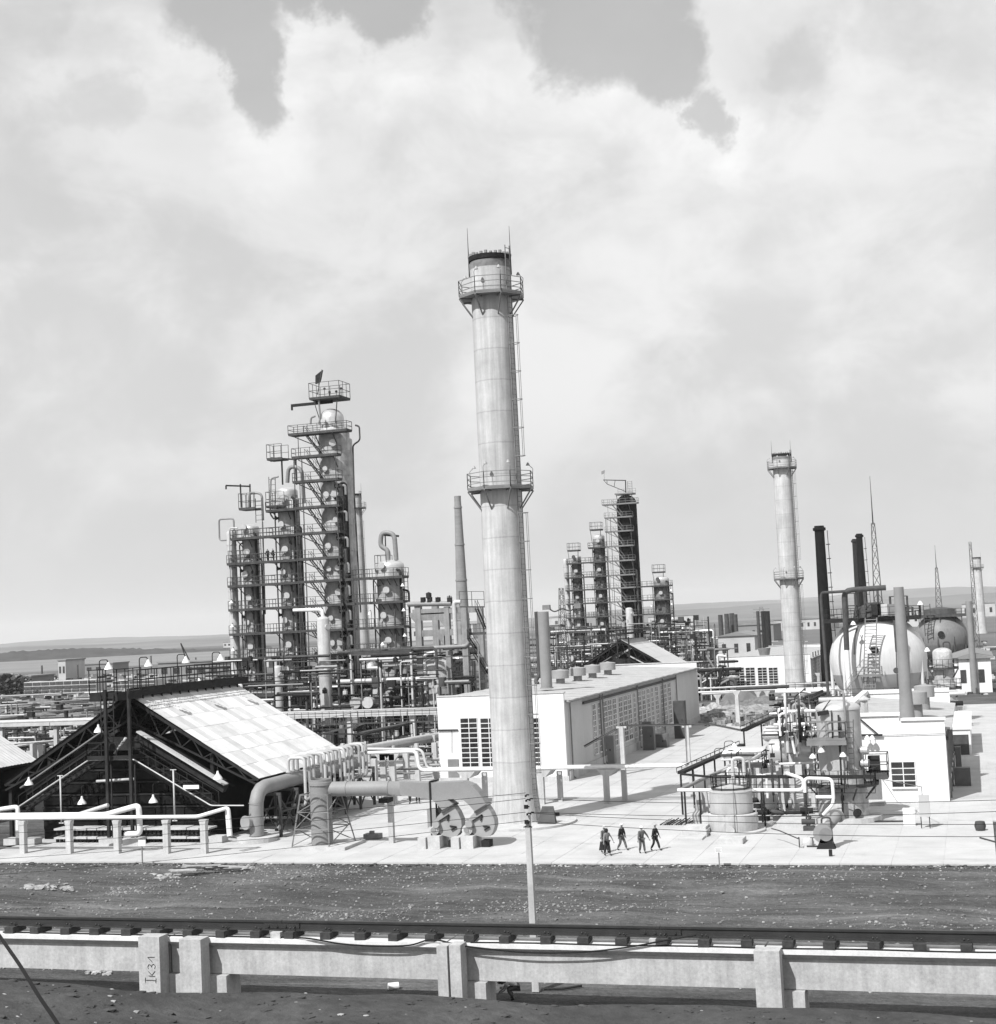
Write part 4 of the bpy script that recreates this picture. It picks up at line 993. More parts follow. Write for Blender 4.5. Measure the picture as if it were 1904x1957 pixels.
        for q in range(2):
            x = xa + rr.uniform(0, wdt - 2); z1 = rr.choice([1.2, H * .45 + 1.1]); yv = v0 + 1.5
            MB().tube([(x, yv - 1.8, z1), (x, yv + 1.8, z1)], .6, 14).tube([(x, yv - 1.95, z1), (x, yv - 1.8, z1)], .7, 14).build('exchanger', rr.choice(['insul_pale', 'insul', 'alu']), t5)
        lamp_on(t5, (xa + wdt * .5, v0 - .2, H), (.4, 0, 0), 1.3, stm, .28)
        for q in range(3):
            x = xa + rr.uniform(0, wdt); MB().cb((x, v0 + rr.uniform(-1, 1), 0.0), rr.uniform(.6, 1.6), rr.uniform(.6, 1.4), rr.uniform(.6, 1.8)).build('pump_block', rr.choice(['steel_dark', 'concrete', 'cabinet']), t5)
unit(0, 0, False)
def dense(label, n, seed, px0, px1, va, vb, zmax, mats):
    r_ = random.Random(seed)
    for mname, share in mats:
        mb = MB()
        for _ in range(int(n * share)):
            v = r_.uniform(va, vb); x = Vp(r_.uniform(px0, px1), 1300, v).x; x = min(x, -52.5) if v < 212 else x; z = zmax * r_.random() ** 1.3; k = r_.random(); rad = r_.choice([.06, .09, .13, .18])
            if k < .42: mb.tube([(x - r_.uniform(1.5, 7), v, z), (x, v, z)], rad, 5, bend=0)
            elif k < .8: mb.tube([(x, v, 0), (x, v, z + .5)], rad, 5, bend=0)
            elif k < .9: mb.lathe((x, v, z), [(0, 0), (.3, .05), (.3, .5), (.1, .6), (.25, .62), (.25, .68), (0, .7)], 7)
            else: mb.cb((x, v, z), r_.uniform(.4, 1.2), r_.uniform(.4, 1.0), r_.uniform(.4, 1.2))
        CUR[0] = Vector((0, 0, 0)); o = mb.build('pipework', mname); o['kind'] = 'stuff'; o['label'] = label % {'steel_dark': 'dark', 'steel_mid': 'dark grey', 'pipe_grey': 'grey', 'pipe_pale': 'pale', 'alu': 'bright'}[mname]; o['category'] = 'pipework'
dense('tangle of %s pipes and valves filling the foot of the left towers', 900, 41, 435, 925, 156, 192, 12.5, (('steel_dark', .45), ('steel_mid', .3), ('pipe_grey', .15), ('pipe_pale', .07), ('alu', .03)))
dense('tangle of %s pipes and valves filling the foot of the farther towers', 800, 42, 1035, 1375, 300, 345, 14, (('steel_dark', .5), ('steel_mid', .3), ('pipe_grey', .12), ('pipe_pale', .05), ('alu', .03)))
dense('low clutter of %s pipes across the far left yard', 700, 43, -40, 430, 170, 330, 3.2, (('steel_dark', .4), ('steel_mid', .3), ('pipe_grey', .15), ('pipe_pale', .15)))
# the farther plant: same layout, shifted along the site
_m2 = Vp(1212, 1232, VU + 154)
unit(_m2.x - UX(655), 154, True)

# concrete portal frame with valves, right of the left plant
tp = thing('portal_frame', 'pale concrete portal frame carrying pipes and valves, right of the squat tower', 'pipe rack', (Vp(850, 1250, 168).x, 168, 0))
VP_ = 168
def q4(zx, zy, v=VP_): return Vp(*R4(zx, zy), v)
for zx, w_ in ((1092, .75), (1378, .6), (1548, .7)):
    a = q4(zx, 430); x = a.x
    for yy in (VP_, VP_ + 6): MB().box(x - w_ / 2, x + w_ / 2, yy, yy + .7, 0, a.z).build('column', 'concrete_dark', tp)
for (xa, xb, yt, yb) in ((1115, 1375, 500, 560), (1120, 1450, 668, 716), (1040, 1520, 462, 492)):
    a = q4(xa, yt); b = q4(xb, yb); MB().box(a.x, b.x, VP_ + .1, VP_ + .6, b.z, a.z).build('beam', 'concrete_dark', tp)
    MB().box(a.x, b.x, VP_ + 6.1, VP_ + 6.6, b.z, a.z).build('beam', 'concrete_dark', tp)
for zx, zy, s in ((1080, 515, -1), (1362, 540, -1), (1355, 720, -1)):
    a = q4(zx, zy); MB().prism([(0, 0), (.8 * s, 0), (.8 * s, -.5), (0, -1.4)], (a.x, VP_ + .05, a.z + .3), (1, 0, 0), (0, 0, 1), (0, .5, 0)).build('corbel', 'concrete_dark', tp)
deckz = q4(1300, 492).z
MB().tube([q4(1000, 408), q4(1430, 400)], .30, 12).build('pipe', 'pipe_grey', tp)
MB().tube([q4(1525, 385), q4(1458, 385), q4(1478, 800)], .27, 12, bend=.6).build('pipe', 'pipe_pale', tp)
MB().tube([q4(1030, 850), q4(1580, 822), q4(1610, 780)], .24, 12, bend=.4).build('pipe', 'pipe_grey', tp)
MB().tube([q4(1180, 1290), q4(1163, 905), q4(1285, 880)], .19, 10, bend=.5).build('pipe', 'pipe_white', tp)
MB().tube([q4(1290, 1330), q4(1268, 885)], .14, 10).build('pipe', 'pipe_pale', tp)
for zx, zt_ in ((1150, 340), (1215, 330), (1298, 335), (1412, 320)):
    a = q4(zx, zt_); b = q4(zx, 405)
    v_ = MB().tube([(a.x, VP_, b.z), (a.x, VP_, a.z)], .07, 6).disc((a.x, VP_, a.z - .15), .3, 10, (0, 0, 1), .06).cb((a.x, VP_, b.z + .1), .5, .5, .7)
    if zx == 1215: v_.lathe((a.x - .1, VP_, b.z + .6), [(0, 0), (.35, .1), (.35, .7), (0, .85)], 10)
    v_.build('valve', 'steel_dark', tp)
rl = MB(); railing(rl, [q4(1515, 440), q4(1760, 440)], 1.9, 1.6, .06); rl.build('railing', 'steel_mid', tp)
for (a, b) in (((1680, 450), (1770, 660)), ((1600, 740), (1700, 900)), ((1650, 880), (1780, 1100))):
    stair(MB(), q4(*a), q4(*b), .9, (0, 1, 0)).build('stair', 'steel_dark', tp)
for (x0, x1, y_) in ((1510, 1790, 700), (1380, 1600, 960), (1380, 1800, 1180), (1000, 1480, 1130)):
    a = q4(x0, y_); b = q4(x1, y_); deck_part(tp, a.x, b.x, VP_ + .8, VP_ + 3, (a.z + b.z) / 2, 'NEW', m='steel_mid')
for i, (zx, zy, r_) in enumerate(((1060, 1020, 1.0), (1500, 990, .95), (1510, 1085, .95), (1430, 990, .8), (630, 1030, .6))):
    a = q4(zx, zy, 172); tt = thing('exchanger_drum', ('round-ended drum just right of the squat tower', 'upper drum behind the portal frame', 'lower drum behind the portal frame', 'drum left of the upper drum behind the portal frame', 'small drum behind the left edge of the squat tower')[i], 'drum', (a.x, 172, a.z - r_), 'horizontal drums in the left plant')
    MB().tube([(a.x, 172, a.z), (a.x, 178, a.z)], r_, 18).lathe((a.x, 172, a.z), [(r_, 0)], 3).build('shell', 'alu', tt) if False else None
    prof = [(0.01, -.45), (r_ * .5, -.38), (r_ * .85, -.2), (r_, 0), (r_, 6)]
    mbx = MB().lathe((0, 0, 0), prof, 20); mbx.v = [(x + a.x, z + 172, -y + a.z) for x, y, z in mbx.v]; mbx.build('shell', 'alu', tt)
    MB().box(a.x - .4, a.x + .4, 173, 173.4, 0, a.z - r_ * .9).box(a.x - .4, a.x + .4, 176, 176.4, 0, a.z - r_ * .9).build('saddle', 'concrete', tt)
# upright tank half hidden behind the hall
a = q4(1300, 1000); t = thing('upright_vessel', 'broad pale vessel with domed top behind the hall roof edge', 'vessel', (a.x, 170, 0), 'upright vessels')
a = q4(1300, 1010, 170); shell(t, a.x, 170, 2.1, a.z, 'insul', 24, 5, .5)
# ------------------------------------------------------------------ furnace shed
R3 = zr(0, 2500, .5252); RS = zr(350, 2750, .36765); RM = zr(1000, 2700, .37815); RF = zr(1550, 3050, .36765); RL = zr(0, 2650, .2626); RP = zr(0, 3000, .36765); R3b = zr(900, 2800, .6303)
SU, SV0, SV1, SZ = -63.70, 103.56, 121.0, 11.09
SER, SEL = -52.62, -75.17
EZR, EZL = 4.53, 4.41
def shed(dx, dy, full, label, tone='roof_sheet'):
    t = thing('furnace_shed', label, 'shed', (SU + dx, SV0 + dy, 0), 'pitched furnace sheds')
    u0_, v0, v1 = SU + dx, SV0 + dy, SV1 + dy
    e = Vector((SER - SU, 0, EZR - SZ)); L = e.length; e.normalize(); nrm = Vector((-e.z, 0, e.x))
    nr, ncol = (7, 17) if full else (4, 8)
    rr = random.Random(5)
    sm = {}
    sl = L / nr; sw = (v1 - v0) / ncol
    # one corrugated sheet, shared by all copies
    def sheet(name):
        mb = MB(); k = 9; vs = []
        for j in range(2):
            for i in range(k + 1):
                vs.append(e * ((sl + .12) * j) + Vector((0, sw * i / k, 0)) + nrm * (.05 + .055 * (i % 2)))
        n2 = len(vs); vs = vs + [q - nrm * .02 for q in vs]
        fs = [(i, i + 1, k + 2 + i, k + 1 + i) for i in range(k)] + [(n2 + i + 1, n2 + i, n2 + k + 1 + i, n2 + k + 2 + i) for i in range(k)] + [(k + 1 + i, k + 2 + i, n2 + k + 2 + i, n2 + k + 1 + i) for i in range(k)]
        mb.add(vs, fs); return mb.mesh(name, tone, Vector((0, 0, 0)))
    me = sheet('roof_sheet')
    for j in range(nr):
        for i in range(ncol):
            o = place(me, 'roof_sheet', t, Vector((u0_, v0 + i * sw, SZ)) + e * (sl * j) + nrm * (-.018 * j + rr.uniform(-.006, .006) + .14))
    MB().prism([(0, 0), (SEL - SU, EZL - SZ), (SEL - SU, EZL - .2 - SZ), (0, -.18)], (u0_, v0, SZ + .2), (1, 0, 0), (0, 0, 1), (0, v1 - v0, 0)).build('roof_slope', 'shed_dark', t)  # coloured near-black so the underside carries the interior shade
    MB().prism([(.3, -.5), (SER - SU - .2, EZR - SZ - .22), (SER - SU - .2, EZR - SZ - .27), (.3, -.55)], (u0_, v0 + .5, SZ), (1, 0, 0), (0, 0, 1), (0, v1 - v0 - .6, 0)).build('shade_lining', 'shed_dark', t)  # added dark sheet under the roof, makes the interior read black
    MB().prism([(SER - SU - .3, .1 - SZ), (SER - SU - .3, EZR - SZ - .5), (0, -.7), (SEL - SU + .3, EZL - SZ - .5), (SEL - SU + .3, .1 - SZ)], (u0_, v1 - .3, SZ), (1, 0, 0), (0, 0, 1), (0, .2, 0)).build('back_wall', 'shed_dark', t)  # added near-black wall, shuts out the bright background behind the shed
    tr = MB()
    for vv in ([v0 + .1, v0 + 4.2, v0 + 8.4, v0 + 12.6, v1 - .1] if full else [v0 + .1, v1 - .1]):
        for s, ex, ez in ((1, SER - SU, EZR), (-1, SEL - SU, EZL)):
            a = Vector((u0_, vv, SZ - .12)); b = Vector((u0_ + ex, vv, ez - .12)); a2 = Vector((u0_, vv, SZ - 1.9)); b2 = Vector((u0_ + ex, vv, ez - .5))
            tr.bar(a, b, .16, .2).bar(a2, b2, .14)
            for k in range(6):
                tr.bar(a.lerp(b, k / 6), a2.lerp(b2, (k + .5) / 6), .09).bar(a2.lerp(b2, (k + .5) / 6), a.lerp(b, (k + 1) / 6), .09)
    tr.build('roof_truss', 'steel_dark', t)
    pu = MB()
    for k in range(8):
        for ex, ez in ((SER - SU, EZR), (SEL - SU, EZL)):
            a = Vector((u0_, v0, SZ)).lerp(Vector((u0_ + ex, v0, ez)), k / 7) + Vector((0, 0, -.05)); pu.bar(a, a + Vector((0, v1 - v0, 0)), .1, .14)
    pu.build('purlins', 'steel_dark', t, kind='stuff')
    for (uu, zz) in ((SER - .3, 4.2), (SEL + .3, 4.1), (SER - 4.0, 6.4), (SEL + 4.0, 6.3)):
        for vv in (v0 + .4, v0 + 8.4, v1 - .4): MB().bar((uu + dx, vv, 0), (uu + dx, vv, zz), .28).build('column', 'steel_dark', t)
    vm = v0 - 3.3
    for (a, b, nm) in (((150, 0), (210, 1500), 0), ((392, 0), (462, 1500), 0)):
        q = Vp(*RS(*b), vm - dy); MB().bar((q.x + dx, vm, .1), (q.x + dx, vm, SZ + .7), .22).bar((q.x + dx + .35, vm, .1), (q.x + dx + .35, vm, SZ - 5), .1).build('mast_column', 'furnace_steel', t)
        MB().box(q.x + dx - .6, q.x + dx + .75, vm - .5, vm + .6, .1, .62).build('footing', 'pad', t)
    q = Vp(*RS(1360, 1490), vm + 1 - dy); MB().box(q.x + dx - .5, q.x + dx + .6, vm + .6, vm + 1.6, .1, .6).build('footing', 'pad', t)
    for zx in (820, 90):
        q = Vp(*R3(zx - 590, 1530) if zx == 820 else R3(zx, 1530), vm - dy); MB().box(q.x + dx - .5, q.x + dx + .6, vm - .4, vm + .6, .1, .6).build('footing', 'pad', t)
    # furnace body: a brick and steel box with sloping shoulders
    vb = v0 - 1.0
    def P(zx, zy, v=None): 
        r = Vp(*RS(zx, zy), (v if v is not None else vb) - dy); return (r.x + dx, r.z)
    top = P(520, 300); lowR = P(1400, 850); topL = (2 * u0_ - top[0] + .3, top[1]); lowL = (2 * u0_ - lowR[0] + .2, lowR[1])
    inner = [(lowL[0] + .8, .1), (lowR[0] - .8, .1), (lowR[0] - .8, lowR[1] - .6), (top[0], top[1] - .8), (topL[0], topL[1] - .8), (lowL[0] + .8, lowL[1] - .6)]
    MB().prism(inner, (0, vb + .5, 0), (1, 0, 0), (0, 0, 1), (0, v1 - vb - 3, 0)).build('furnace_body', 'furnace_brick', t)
    # courses of casing plates proud of the body
    z = .9; k = 0
    while z < top[1] - 1.2:
        hw = lerp_w(z, lowL, lowR, top, topL)
        if hw:
            a, b = hw; n = max(1, int((b - a) / 2.3)); w_ = (b - a) / n
            for i in range(n):
                pr = rr.uniform(.0, .14); MB().box(a + i * w_ + .05, a + (i + 1) * w_ - .05, vb + .36 - pr, vb + .498, z, z + .62).build('casing_plate', 'furnace_brick', t)
            MB().bar((a, vb + .3, z + .75), (b, vb + .3, z + .75), .12, .12).build('casing_rib', 'furnace_steel', t)
        z += .95; k += 1
    # sloping duct beams on both shoulders
    for sgn in (1, -1):
        def Q(zx, zy, v): 
            x, z_ = P(zx, zy, v); return Vector((x if sgn > 0 else 2 * u0_ - x + .25, v, z_))
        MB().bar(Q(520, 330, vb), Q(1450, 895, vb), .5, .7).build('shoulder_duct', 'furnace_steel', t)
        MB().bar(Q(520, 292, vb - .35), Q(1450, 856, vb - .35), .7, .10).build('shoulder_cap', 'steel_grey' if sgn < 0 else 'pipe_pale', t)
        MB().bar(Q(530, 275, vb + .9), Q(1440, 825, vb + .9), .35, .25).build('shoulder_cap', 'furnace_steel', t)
        MB().bar(Q(545, 440, vb - .1), Q(1380, 930, vb - .1), .12, .35).build('shadow_strip', 'shed_dark', t)  # near-black bar drawn as the shadow below the duct
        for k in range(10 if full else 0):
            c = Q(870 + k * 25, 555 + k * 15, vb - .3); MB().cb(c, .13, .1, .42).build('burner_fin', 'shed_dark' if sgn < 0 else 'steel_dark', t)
        s = stair(MB(), Q(500, 590, vb - 1.1), Q(1340, 1085, vb - 1.1), 1.1, (0, 1, 0), .07); s.build('stair', 'furnace_steel', t)
        if full: MB().tube([Q(245, 590, vb - 1.8), Q(470, 590, vb - 1.8), Q(1290, 1080, vb - 1.8), Q(1640, 1080, vb - 1.8)], .05, 6, bend=.2).build('air_line', 'pipe_pale', t)
        MB().bar(Q(540, 660, vb - 1.2), Q(1280, 1105, vb - 1.2), .18, .25).build('stair_stringer', 'furnace_steel', t)
    mx, mz = P(300, 560, vb - 1.0)
    deck_part(t, u0_ - 1.9, u0_ + 2.0, vb - 1.9, vb - .1, mz, 'N', m='furnace_steel')
    MB().box(u0_ - 1.4, u0_ + 1.7, vb - .05, vb + .3, mz + .4, mz + 1.4).build('header_box', 'furnace_steel', t)
    # benches with burners
    for zy, z2 in ((1320, 1375), (1412, 1465)):
        a = P(-330, zy, vb - .8); b = P(1320, zy, vb - .8); c = P(1320, z2, vb - .8)
        n = 7; w_ = (b[0] - a[0]) / n
        for i in range(n):
            MB().box(a[0] + i * w_ + .04, a[0] + (i + 1) * w_ - .04, vb - 1.5, vb - .2, a[1] - .08, a[1] + .05 + .04 * (i % 2)).build('bench_top', 'pad' if i % 3 else 'concrete', t)
        bb = MB()
        for i in range(38): bb.box(a[0] + (b[0] - a[0]) * i / 38 + .1, a[0] + (b[0] - a[0]) * (i + .55) / 38 + .1, vb - 1.3, vb - 1.1, c[1], a[1] - .1)
        bb.build('burners', 'furnace_steel', t, kind='stuff')
    if not full:
        zt_ = SZ + 1.2; deck_part(t, u0_ - .7, u0_ + .7, v0 - .5, v1 + 1.0, zt_, '', 'ridge_walkway', 'steel_dark')
        return t
    # hanging lamps
    for (zx, zy) in ((215, 1050), (610, 1192), (732, 658), (1140, 1180), (1620, 1005)):
        q = Vp(*R3(zx, zy), vb - 1.3); lp = MB().tube([q, q + Vector((0, 0, 1.1)), q + Vector((0, .8, 1.1))], .025, 5, bend=.2).build('lamp_arm', 'steel_dark', t)
        MB().lathe(q - Vector((0, 0, .3)), [(0, 0), (.36, 0), (.30, .16), (.10, .42), (.07, .6), (0, .62)], 14).build('lamp_shade', 'lamp_white', lp)
    for (a, b, v) in (((RS(883, 700)), RS(906, 1240), 99.0), (R3(435, 1010), R3(457, 1362), 99.0)):
        q = Vp(*b, v); tq = Vp(*a, v); m_ = MB().tube([q, (q.x, v, tq.z)], .06, 6)
        m_.bar((q.x - .25, v, tq.z), (q.x + .25, v, tq.z), .06).bar((q.x - .2, v, q.z), (q.x + .2, v, q.z), .08); m_.build('sight_rod', 'pipe_pale', t)
    a = Vp(*RS(75, 822), vb - 1.5); b = Vp(*RS(475, 798), vb - 1.5); MB().tube([a, b], .10, 8).build('cross_pipe', 'pipe_pale', t)
    a = Vp(*RS(265, 530), vb - 1.5); b = Vp(*RS(385, 360), vb - 1.5); MB().tube([a, b], .10, 8).build('cross_pipe', 'pipe_pale', t)
    a = Vp(*RS(995, 905), vb - 2.1); b = Vp(*RS(1160, 862), vb - 2.1); MB().box(a.x, b.x, a.y, a.y + .05, a.z, b.z).build('sign_board', 'lamp_white', t)
    # ridge walkway with cage, ladder and lamps
    zt_ = Vp(*R3(985, 385), SV0).z
    wk = deck_part(t, u0_ - .1, u0_ + .9, v0 + .4, v1 + 1.4, zt_ + .1, 'S', 'ridge_walkway', 'steel_dark', .45, rh=1.55)
    for k in range(12):
        MB().bar((u0_ + .8, v0 + 1 + k * 1.45, zt_ - .2), (u0_ + .8, v0 + 1 + k * 1.45, SZ - .75), .12).bar((u0_ - .0, v0 + 1 + k * 1.45, zt_ - .2), (u0_ - .0, v0 + 1 + k * 1.45, SZ - .1), .12).build('stub_leg', 'steel_dark', t)
    a = Vp(*R3(730, 405), SV0 - 2); deck_part(t, a.x, u0_ + 1.1, SV0 - 3.2, SV0 + .3, a.z, 'N', 'cage_platform', 'steel_dark', .5, rh=1.9)
    ladder(MB(), Vp(*RS(195, 350), SV0 - 3.3), Vp(*R3(795, 410), SV0 - 3.3) , 1.1, .07, .45).build('ladder', 'furnace_steel', t)
    for zx, y0_, y1_ in ((742, 150, 290), (1040, 130, 280), (1322, 108, 260), (1583, 92, 240)):
        q = Up(*R3(zx, y1_), u0_ + .9); top_ = Up(*R3(zx, y0_), u0_ + .9).z
        lp = MB().tube([(q.x, q.y, zt_), (q.x, q.y, top_), (q.x + .75, q.y - .1, top_), (q.x + .8, q.y - .1, top_ - .25)], .04, 6, bend=.25).build('lamp_arm', 'steel_dark', t)
        MB().lathe((q.x + .85, q.y - .1, top_ - .72), [(0, .05), (.34, .0), (.25, .18), (.12, .40), (.08, .52), (0, .54)], 14).build('lamp_shade', 'lamp_white', lp)
    return t
def lerp_w(z, lowL, lowR, top, topL):
    zl = lowR[1] - .6; zt = top[1] - .8
    if z < zl: return lowL[0] + .85, lowR[0] - .85
    k = (z + .8 - zl) / (zt - zl)
    if k > .93: return None
    return (lowL[0] + .85) * (1 - k) + topL[0] * k, (lowR[0] - .85) * (1 - k) + top[0] * k
shed(0, 0, True, 'large open furnace shed with pale sheeted roof and black interior, left foreground')
e_ = G(70, 1456, 4.53); shed(e_.x - SER, e_.y - SV1, False, 'neighbouring furnace shed, only its pale roof corner showing at the left edge')
e2 = Vp(1188, 1250, SV0 + 154); shed(e2.x - SU, 154, False, 'farther furnace shed with grey roof, standing in front of the black tower', 'far_wall')

# ------------------------------------------------------------------ header with goosenecks beside the shed
gx, gy = -51.98, 101.88
zH = Up(*RM(100, 985), gx).z; vEnd = 122.5
t = thing('header_pipe', 'big pale header pipe with an elbow, carrying a row of goosenecks beside the shed', 'pipe', (gx, gy, .1))
MB().tube([(gx, gy, .5), (gx, gy, zH), (gx, vEnd, zH)], .54, 24, bend=1.7).build('pipe', 'duct', t)
MB().lathe((gx, gy, .1), [(1.5, 0), (1.5, .35), (0, .35)], 24, flat=(0, 1)).build('base_pad', 'pad', t)
MB().tube([(gx - .3, gy + .1, 1.55), (gx - .55, gy - .75, 1.55)], .46, 18).tube([(gx - .52, gy - .7, 1.55), (gx - .56, gy - .8, 1.55)], .52, 18).build('hatch', 'fan_paint', t)
for z in (2.9, ): MB().lathe((gx, gy, z), [(.56, 0), (.56, .05)], 24).build('weld_band', 'duct', t)
lg = MB()
for i, zx in enumerate((500, 548, 592, 672, 708, 755, 800, 865, 910, 950, 990, 1062, 1100, 1135)):
    ytop = (690, 668, 664, 640, 622, 616, 606, 590, 580, 572, 566, 546, 536, 530)[i]
    q = Up(*RM(zx, ytop), gx + 1.45); zt_ = Up(*RM(500, 690), gx + 1.45).z
    zb_ = 2.0 if i == 0 else (2.35 if i < 11 else 2.9)
    MB().tube([(gx + .05, q.y, zH + .5), (gx + .05, q.y, zt_), (gx + 1.45, q.y, zt_), (gx + 1.45, q.y, zb_), (gx + .2, q.y + .1, zb_)], .118, 12, bend=.38).disc((gx + .05, q.y, zH + .62), .22, 12, (0, 0, 1), .10).build('gooseneck', 'pipe_mid' if i % 4 else 'pipe_pale', t)
fr = MB()
for k in range(7):
    v = gy + 2.0 + k * 3.1
    for s in (-.9, 1.0): fr.bar((gx + s, v, .1), (gx + s, v, zH - .7), .2)
    fr.bar((gx - 1, v, zH - .62), (gx + 1.1, v, zH - .62), .2)
    if k < 6:
        for s in (-.9, 1.0): fr.bar((gx + s, v, .3), (gx + s, v + 3.1, zH - .9), .09).bar((gx + s, v + 3.1, .3), (gx + s, v, zH - .9), .09).bar((gx + s, v, zH * .5), (gx + s, v + 3.1, zH * .5), .12)
fr.build('support_frame', 'steel_mid', t)
rs2 = random.Random(9)
for k in range(5):
    z = .9 + k * .35; MB().tube([(gx - 1.9, gy + 1 + k * 3, z), (gx + 1.2, gy + 1.3 + k * 3, z)], .09, 8).disc((gx + 1.2, gy + 1.3 + k * 3, z), .2, 10, (1, 0, 0), .06).build('branch_valve', 'steel_grey', t)

# upright duct in a lattice, with the long suction duct and the two fans
q = G(617, 1619, .1); cx_, cy_ = q.x, q.y; zt_ = Vp(613, 1489, cy_).z
t = thing('suction_stack', 'upright grey duct standing inside a light lattice tripod on a slab', 'duct', (cx_, cy_, .1))
MB().lathe((cx_, cy_, .1), [(.78, .2), (.77, zt_ - .55), (.84, zt_ - .52), (.84, zt_ - .3), (.77, zt_ - .28), (.77, zt_ - .1), (.70, zt_ - .1), (.70, 1)], 30).build('shell', 'duct', t)
MB().box(cx_ - 2.3, cx_ + 2.4, cy_ - 1.6, cy_ + 2.2, .105, .32).build('base_slab', 'pad', t)
fr = MB(); cs = [(-1.75, -1.35), (1.1, -1.35), (1.9, 1.5), (-1.2, 1.5)]; tp_ = [(-1.15, -1.0), (.95, -1.0), (1.1, 1.0), (-1.0, 1.0)]
zh = zt_ - 1.0
for k in range(4):
    a = Vector((cx_ + cs[k][0], cy_ + cs[k][1], .32)); b = Vector((cx_ + tp_[k][0], cy_ + tp_[k][1], zh)); k2 = (k + 1) % 4
    c = Vector((cx_ + cs[k2][0], cy_ + cs[k2][1], .32)); d = Vector((cx_ + tp_[k2][0], cy_ + tp_[k2][1], zh)); fr.bar(a, b, .09)
    for f_ in (.33, .66, 1.0): fr.bar(a.lerp(b, f_), c.lerp(d, f_), .07)
    fr.bar(a.lerp(b, .02), c.lerp(d, .36), .06).bar(a.lerp(b, .66), c.lerp(d, .33), .06).bar(a.lerp(b, .66), c.lerp(d, 1), .06)
fr.build('lattice', 'steel_grey', t)
VD = cy_ + .2
t = thing('suction_duct', 'long grey duct running from the lattice stack and splitting down to two fans', 'duct', (-43, VD, 3), None)
a = Vp(*R3b(640, 448), VD); b = Vp(*R3b(985, 442), VD); rD = .52
MB().tube([(cx_ + .5, VD, a.z), (b.x, VD, a.z)], rD, 26).build('round_duct', 'duct', t)
for zx in (725, 985): q = Vp(*R3b(zx, 445), VD); MB().tube([(q.x - .05, VD, a.z), (q.x + .05, VD, a.z)], rD + .04, 26).build('flange', 'duct', t)
# transition from round to flat
q0 = b.x; q1 = Vp(*RF(60, 60), VD).x; zt1 = Vp(*RF(120, 12), VD).z; zb1 = Vp(*RF(120, 150), VD).z; n = 24; vs = []
for i in range(n):
    th = 2 * PI * i / n; vs.append((q0, VD + rD * math.cos(th), a.z + rD * math.sin(th)))
for i in range(n):
    th = 2 * PI * i / n; c_, s_ = math.cos(th), math.sin(th); m_ = max(abs(c_), abs(s_)); vs.append((q1, VD + .5 * c_ / m_, (zt1 + zb1) / 2 + (zt1 - zb1) / 2 * s_ / m_))
MB().add(vs, [(i, (i + 1) % n, n + (i + 1) % n, n + i) for i in range(n)], True).build('transition', 'duct', t)
poly = [(120, 12), (350, 27), (700, 10), (800, 48), (865, 118), (960, 262), (836, 338), (765, 255), (705, 205), (630, 192), (540, 200), (600, 252), (482, 312), (400, 220), (350, 196), (120, 150)]
pts = [Vp(*RF(x, y), VD - .5) for x, y in poly]; pts[0].x = pts[-1].x = q1
mb = MB(); mb.prism([(p.x, p.z) for p in pts], (0, VD - .5, 0), (1, 0, 0), (0, 0, 1), (0, 1.0, 0)); mb.build('flat_duct', 'duct', t)
q = Vp(*RF(350, 25), VD - .55); q2 = Vp(*RF(362, 420), VD - .55); MB().bar((q.x, VD - .56, q.z + .06), (q.x, VD - .56, .1), .10).bar((q.x, VD - .56, q.z + .07), (q.x + .2, VD + .7, q.z + .07), .10).bar((q.x, VD + .6, q.z), (q.x, VD + .6, .1), .10).build('hanger', 'steel_dark', t)
